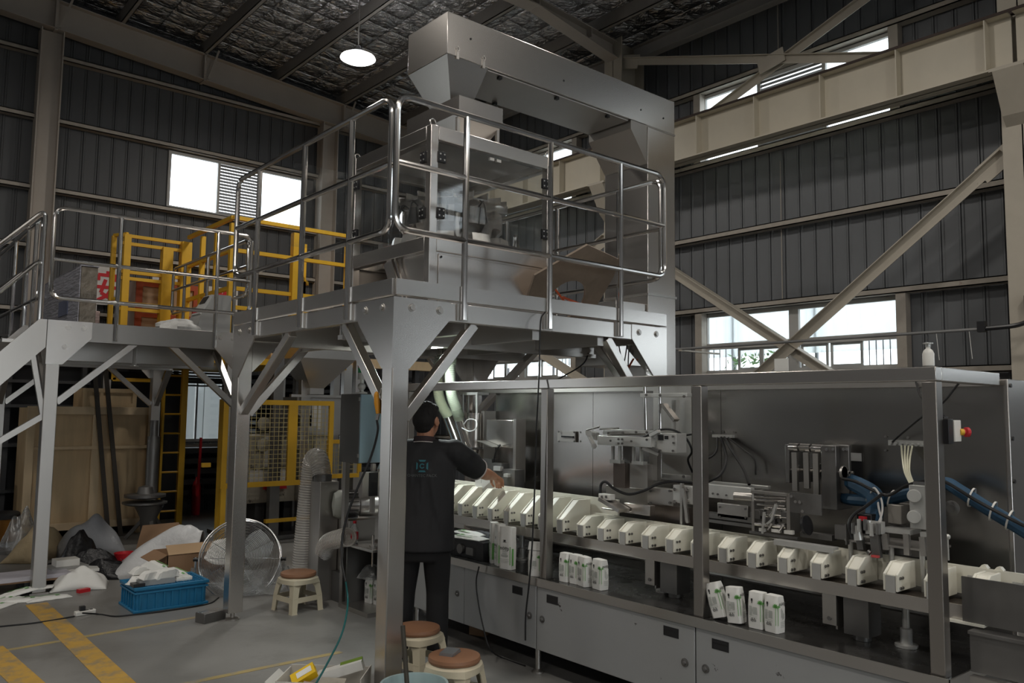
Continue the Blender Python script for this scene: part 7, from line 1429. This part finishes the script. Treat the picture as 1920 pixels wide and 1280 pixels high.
def oval(c, rx, ry, n=24, tiltz=0.0):
    c = Vector(c); return [c+prt*math.cos(2*PI*k/n)*rx+pfw*math.sin(2*PI*k/n)*ry+Vector((0, 0, tiltz*math.sin(2*PI*k/n))) for k in range(n)]
def limb(m, pts, rs, n=14):
    m.tube(spline(pts, 5), [rs[min(len(rs)-1, i//5)]*(1-(i % 5)/5)+rs[min(len(rs)-1, i//5+1)]*((i % 5)/5) for i in range(5*(len(pts)-1)+1)], n)
    for p, r in ((pts[0], rs[0]), (pts[-1], rs[-1])): m.sphere(Vector(p), r*0.98, 12, 8)
def remesh(o, vox, it=4, fac=0.5):
    r = o.modifiers.new('remesh', 'REMESH'); r.mode = 'VOXEL'; r.voxel_size = vox; r.use_smooth_shade = True
    s_ = o.modifiers.new('smooth', 'SMOOTH'); s_.iterations = it; s_.factor = fac
    bpy.context.view_layer.update(); dg = bpy.context.evaluated_depsgraph_get()
    me = bpy.data.meshes.new_from_object(o.evaluated_get(dg)); o.modifiers.clear(); old = o.data; mats = list(old.materials); o.data = me
    if not me.materials: [me.materials.append(q) for q in mats]
    me.polygons.foreach_set('use_smooth', [True]*len(me.polygons)); return o
# joints
SR, SL = pp_(0.200, 0.0, 1.375), pp_(-0.200, 0.0, 1.375)
HR = Vector((3.830,4.714,1.164)); 
ER = SR.lerp(HR, 0.50)+Vector((0.02, -0.05, -0.055))
EL, HL = pp_(-0.25, 0.05, 1.08), pp_(-0.13, 0.25, 1.02)
HIPR, HIPL = pp_(0.095, 0.0, 0.80), pp_(-0.095, 0.0, 0.80)
KR, KL_ = pp_(0.105, 0.02, 0.45), pp_(-0.12, 0.02, 0.45)
AR, AL = pp_(0.115, -0.02, 0.08), pp_(-0.135, -0.02, 0.08)
hang = -0.38                                  # the head is turned to the right
ch, sh_ = math.cos(hang), math.sin(hang); hf = pfw*ch-prt*sh_; hr = Vector((hf.y, -hf.x, 0)); HC = pp_(0.012, 0.01, 1.585)
def hh(u, v, z): return HC+hr*u+hf*v+Vector((0, 0, z))
b = M()
ell(b, hh(0, -0.012, 0.022), 0.076, 0.094, 0.094, hang); ell(b, hh(0, 0.028, -0.035), 0.062, 0.066, 0.082, hang); ell(b, hh(0, 0.055, -0.085), 0.034, 0.034, 0.03, hang)
b.sphere(hh(0, 0.098, -0.028), 0.014, 10, 8); b.tube([hh(0, 0.083, 0.012), hh(0, 0.098, -0.025)], [0.008, 0.012], 8); ell(b, hh(0, 0.083, -0.062), 0.024, 0.012, 0.008, hang)
ell(b, hh(0, 0.080, 0.022), 0.05, 0.012, 0.010, hang); ell(b, hh(0.035, 0.072, -0.02), 0.02, 0.016, 0.018, hang); ell(b, hh(-0.035, 0.072, -0.02), 0.02, 0.016, 0.018, hang)
for s_ in (-1, 1): ell(b, hh(s_*0.079, -0.004, -0.012), 0.012, 0.022, 0.034, hang); ell(b, hh(s_*0.083, 0.0, -0.034), 0.009, 0.012, 0.012, hang)
limb(b, [pp_(0, -0.02, 1.36), pp_(0.004, -0.008, 1.45), hh(0, -0.012, -0.04)], [0.066, 0.057, 0.060])
b.loft([oval(pp_(0, 0, z), rx, ry) for z, rx, ry in ((0.80, 0.150, 0.10), (0.95, 0.150, 0.105), (1.10, 0.155, 0.105), (1.25, 0.165, 0.105), (1.35, 0.150, 0.085), (1.41, 0.08, 0.06))])
limb(b, [SR, SR.lerp(ER, 0.5), ER], [0.056, 0.050, 0.043]); limb(b, [ER, ER.lerp(HR, 0.35), ER.lerp(HR, 0.93)], [0.043, 0.044, 0.027])
limb(b, [SL, SL.lerp(EL, 0.5), EL], [0.056, 0.050, 0.043]); limb(b, [EL, EL.lerp(HL, 0.35), EL.lerp(HL, 0.95)], [0.043, 0.044, 0.028])
for a0, a1, a2 in ((HIPR, KR, AR), (HIPL, KL_, AL)): limb(b, [a0, a0.lerp(a1, 0.5), a1], [0.085, 0.075, 0.055]); limb(b, [a1, a1.lerp(a2, 0.35), a2], [0.055, 0.055, 0.036])
def hand(m, wr, dr, dn, lat, curl):      # wrist, pointing direction, palm-down direction, thumb-side direction
    dr = dr.normalized(); dn = (dn-dr*dn.dot(dr)).normalized(); lat = (lat-dr*lat.dot(dr)-dn*lat.dot(dn)).normalized()
    rings = []
    for t, w_, th in ((-0.015, 0.027, 0.021), (0.02, 0.034, 0.017), (0.06, 0.041, 0.015), (0.088, 0.041, 0.013)):
        c = wr+dr*t; rings.append([c+lat*w_*math.cos(2*PI*k/14)+dn*th*math.sin(2*PI*k/14) for k in range(14)])
    m.loft(rings)
    for i, (L_, r_) in enumerate(((0.074, 0.0092), (0.082, 0.0095), (0.076, 0.0090), (0.060, 0.0080))):
        p = wr+dr*0.080+lat*(0.031-0.0207*i); q = [p-dr*0.02, p]; d = dr.copy(); 
        for s_, cu in ((0.45, curl[0]), (0.32, curl[1]), (0.23, curl[2])):
            cu += 0.06*i; d = (d*math.cos(cu)+dn*math.sin(cu)); d.normalize(); q.append(q[-1]+d*L_*s_)
            dn2 = dn
        m.tube(q, [r_*1.05, r_*1.05, r_, r_*0.92, r_*0.78], 10); m.sphere(q[-1], r_*0.80, 8, 6)
    q = [wr+dr*0.018+lat*0.022, wr+dr*0.042+lat*0.044+dn*0.014, wr+dr*0.066+lat*0.047+dn*0.036, wr+dr*0.082+lat*0.034+dn*0.054]
    m.tube(q, [0.014, 0.0125, 0.0105, 0.008], 10); m.sphere(q[-1], 0.0085, 8, 6)
hand(b, HR, (HR-ER).normalized()+Vector((0.25, 0.0, -0.30)), Vector((0, 0, -1)), Vector((-0.5, 0.86, 0)), (0.45, 0.65, 0.45))
hand(b, HL, (HL-EL).normalized()+Vector((0, 0, -0.1)), Vector((0, 0, -1)), prt, (0.35, 0.5, 0.35))
bo = remesh(ob('body', b, SKIN, per), 0.0055, 3, 0.4)
m = M()
for s_ in (-1, 1): m.sphere(hh(s_*0.032, 0.078, 0.002), 0.0125, 10, 8)
ob('eye', m, WHITEP, bo)
m = M()
for s_ in (-1, 1): m.sphere(hh(s_*0.032, 0.0875, 0.002), 0.0055, 8, 6)
ob('iris', m, BLACKP, bo)
hm = M(); ell(hm, hh(0, -0.018, 0.034), 0.083, 0.097, 0.088, hang); ell(hm, hh(0, -0.040, 0.000), 0.079, 0.075, 0.080, hang); ell(hm, hh(0, -0.05, -0.045), 0.062, 0.046, 0.05, hang); ell(hm, hh(0, 0.03, 0.075), 0.066, 0.056, 0.04, hang)
for s_ in (-1, 1): ell(hm, hh(s_*0.068, 0.014, 0.02), 0.012, 0.022, 0.04, hang)
r_ = random.Random(4)
for k in range(60):
    a = r_.uniform(0, 2*PI); t = r_.uniform(0.1, 1.5); c = hh(0.078*math.sin(t)*math.cos(a), -0.018+0.092*math.sin(t)*math.sin(a), 0.034+0.083*math.cos(t)); hm.sphere(c, 0.012, 6, 5)
remesh(ob('hair', hm, HAIR, per), 0.006, 2, 0.4)
# polo shirt with half sleeves
s = M()
s.loft([oval(pp_(0, 0.0, z), rx, ry) for z, rx, ry in ((0.725, 0.218, 0.148), (0.80, 0.216, 0.146), (0.95, 0.208, 0.140), (1.10, 0.208, 0.140), (1.22, 0.214, 0.138), (1.31, 0.214, 0.128), (1.375, 0.190, 0.104), (1.415, 0.115, 0.084), (1.44, 0.080, 0.076), (1.452, 0.074, 0.071))])
SE = SR.lerp(ER, 0.80)
s.tube(spline([SR.lerp(ER, -0.1)+Vector((0, 0, -0.005)), SR.lerp(ER, 0.45), SE.lerp(ER, 0.2)], 6), [0.07]+[0.088]*8+[0.085, 0.081, 0.077, 0.075], 16); s.sphere(SR, 0.085, 12, 8); limb(s, [SL+Vector((0, 0, -0.005)), SL.lerp(EL, 0.5), SL.lerp(EL, 0.92)], [0.080, 0.078, 0.070], 16)
limb(s, [pp_(0.06, -0.01, 1.395), SR+Vector((0, 0, 0.0))], [0.065, 0.075]); limb(s, [pp_(-0.06, -0.01, 1.395), SL], [0.065, 0.075])
r_ = random.Random(11)
for k in range(26):      # folds of the cloth
    a = r_.uniform(PI*1.05, PI*1.95); z0 = r_.uniform(0.78, 1.2); du = r_.uniform(-0.05, 0.05)
    q = [pp_(0.210*math.cos(a+du*i*0.5), 0.140*math.sin(a+du*i*0.5), z0+i*0.05) for i in range(4)]; s.tube(q, [0.003, 0.010, 0.010, 0.003], 6)
so = remesh(ob('shirt', s, SHIRT, per), 0.0085, 5, 0.5)
PIPE = mat('grey white piping', (0.55, 0.50, 0.48), 0.7)
nk = [pp_(0.072*math.cos(t), -0.004+0.068*math.sin(t), 1.442+0.012*math.sin(t)*-1) for t in [2*PI*k/24 for k in range(25)]]
m = M(); m.loft([[p+Vector((0, 0, -0.012))+(p-pp_(0, 0, p.z)).normalized()*0.006 for p in nk[:-1]], [p+Vector((0, 0, 0.026)) for p in nk[:-1]], [p+Vector((0, 0, 0.026))-(p-pp_(0, 0, p.z)).normalized()*0.006 for p in nk[:-1]]], cap=False); co_ = ob('collar', m, mat('dark maroon black collar', (0.03, 0.018, 0.02), 0.8), so)
m = M(); m.tube([p+Vector((0, 0, -0.012))+(p-pp_(0, 0, p.z)).normalized()*0.011 for p in nk], 0.0032, 6, cap=False); ob('collar_piping', m, PIPE, so)
d_ = (SE-SR.lerp(ER, 0.5)).normalized(); a_ = d_.orthogonal().normalized(); c_ = d_.cross(a_)
m = M(); m.tube([SE.lerp(ER, 0.2)-d_*0.004+(a_*math.cos(t)+c_*math.sin(t))*0.076 for t in [2*PI*k/24 for k in range(25)]], 0.005, 6, cap=False); ob('sleeve_piping', m, PIPE, so)
# print on the back, laid onto the cloth
from mathutils.bvhtree import BVHTree
bv = BVHTree.FromPolygons([v.co.copy() for v in so.data.vertices], [tuple(p.vertices) for p in so.data.polygons])
LC = Vector((2.974,4.426,1.272)); back = -pfw
def lay(me, cen, size=1.0):
    for v in me.vertices:
        u, w_ = v.co.x, v.co.y; o = PB*0+prt*u+Vector((0, 0, w_))+cen-PB; o = o-pfw*(o.dot(pfw))-pfw*0.6; hit = bv.ray_cast(o, pfw)
        n_ = hit[1] if hit[0] else back; v.co = (hit[0] if hit[0] else o+pfw*0.47)+n_*(0.0025+0.0005*(v.co.z > 0))
TEAL = mat('teal shirt print', (0.035, 0.16, 0.19), 0.7); GRT = mat('dim grey shirt print', (0.10, 0.11, 0.11), 0.7)
def subgrid(m, poly, n=6):     # quad strip between two edges of a four-point shape
    a, b_, c, d = [Vector(p) for p in poly]; vs = []; fs = []
    for i in range(n+1):
        for j in (0, 1): e0 = a.lerp(b_, i/n); e1 = d.lerp(c, i/n); vs.append((e1 if j else e0).to_tuple())
    for i in range(n): fs.append((2*i, 2*i+2, 2*i+3, 2*i+1))
    m.add([(x, y, 0) for x, y, *_ in vs], fs)
m = M(); S_ = 0.040
def v2(x, y): return (x*S_, y*S_, 0)
for k in range(4):
    cc, sc = math.cos(k*PI/2), math.sin(k*PI/2); f2 = lambda x, y: v2(x*cc-y*sc, x*sc+y*cc)
    subgrid(m, [f2(-0.62, 0.98), f2(0.62, 0.98), f2(0.42, 0.70), f2(-0.42, 0.70)])
vs = []; fs = []; n_ = 20
for k in range(n_+1):
    t = 0.5+(2*PI-0.9)*k/n_; vs += [v2(0.42*math.cos(t), 0.42*math.sin(t)), v2(0.24*math.cos(t), 0.24*math.sin(t))]
m.add(vs, [(2*k, 2*k+2, 2*k+3, 2*k+1) for k in range(n_)])
def flat(nm, m, mt): me = bpy.data.meshes.new(nm); me.from_pydata(m.v, [], m.f); me.materials.append(mt); return me
me = flat('back_emblem', m, TEAL); lay(me, LC+Vector((0, 0, 0.012))); o = bpy.data.objects.new('back_emblem', me); C.link(o); o.parent = so; W[o.name] = W[per.name]
tmp = txt('CHANTEC PACK', 0.026, GRT, 'back_lettering', so, Matrix.Identity(4), 0.0); lay(tmp.data, LC+Vector((0, 0, -0.050)))
# trousers and shoes
t = M()
t.loft([oval(pp_(0, 0, z), rx, ry) for z, rx, ry in ((0.66, 0.175, 0.120), (0.74, 0.195, 0.130), (0.86, 0.185, 0.125))])
for a0, a1, a2 in ((HIPR, KR, AR), (HIPL, KL_, AL)):
    limb(t, [a0+Vector((0, 0, -0.04)), a0.lerp(a1, 0.55), a1], [0.098, 0.090, 0.076], 18); limb(t, [a1, a1.lerp(a2, 0.5), a2+Vector((0, 0, 0.01))], [0.076, 0.074, 0.068], 18)
remesh(ob('trousers', t, TROU, per), 0.010, 5, 0.5)
for a, nm in ((AR, 'right'), (AL, 'left')):
    m = M(); rings = []
    for v, hz, wd in ((-0.07, 0.03, 0.02), (-0.06, 0.075, 0.036), (0.0, 0.085, 0.042), (0.06, 0.065, 0.046), (0.13, 0.045, 0.044), (0.18, 0.030, 0.028), (0.192, 0.015, 0.01)):
        c0 = Vector((a.x, a.y, 0.012))+pfw*v; rings.append([c0+prt*math.cos(2*PI*k/14)*wd+Vector((0, 0, hz/2*(1+math.sin(2*PI*k/14)))) for k in range(14)])
    m.loft(rings); sh = ob('shoe', m, BLACKP, per)
    m = M(); m.loft([[Vector((a.x, a.y, z))+pfw*v+prt*w_ for v, w_ in ((-0.075, -0.02), (-0.06, -0.04), (0.05, -0.046), (0.14, -0.045), (0.19, -0.02), (0.19, 0.02), (0.14, 0.045), (0.05, 0.046), (-0.06, 0.04), (-0.075, 0.02))] for z in (0.0, 0.016)]); ob('sole', m, WHITEP, sh)
# the bag in the hand
hb_ = thing('held_bag', 'empty white bag held by the person in the pocket row', 'bag', (3.860,4.852,1.065))
m = M(); a = Vector((3.870,4.991,1.082)); c = Vector((3.870,4.775,1.107)); 
m.loft([[(3.865, a.y, 1.0), (3.93, c.y+0.02, 1.0), (3.935, c.y+0.03, 1.0), (3.87, a.y+0.006, 1.0)], [(3.855, a.y, 1.175), (3.90, c.y, 1.165), (3.905, c.y+0.006, 1.165), (3.86, a.y+0.006, 1.175)]]); ob('pouch', m, PAPER, hb_, smooth=False)
m = M(); m.poly([(3.852, a.y*0.6+c.y*0.4, 1.10), (3.855, a.y*0.63+c.y*0.37, 1.10), (3.86, a.y*0.63+c.y*0.37, 1.15), (3.858, a.y*0.6+c.y*0.4, 1.15)]); ob('side_print', m, INK, hb_, smooth=False)
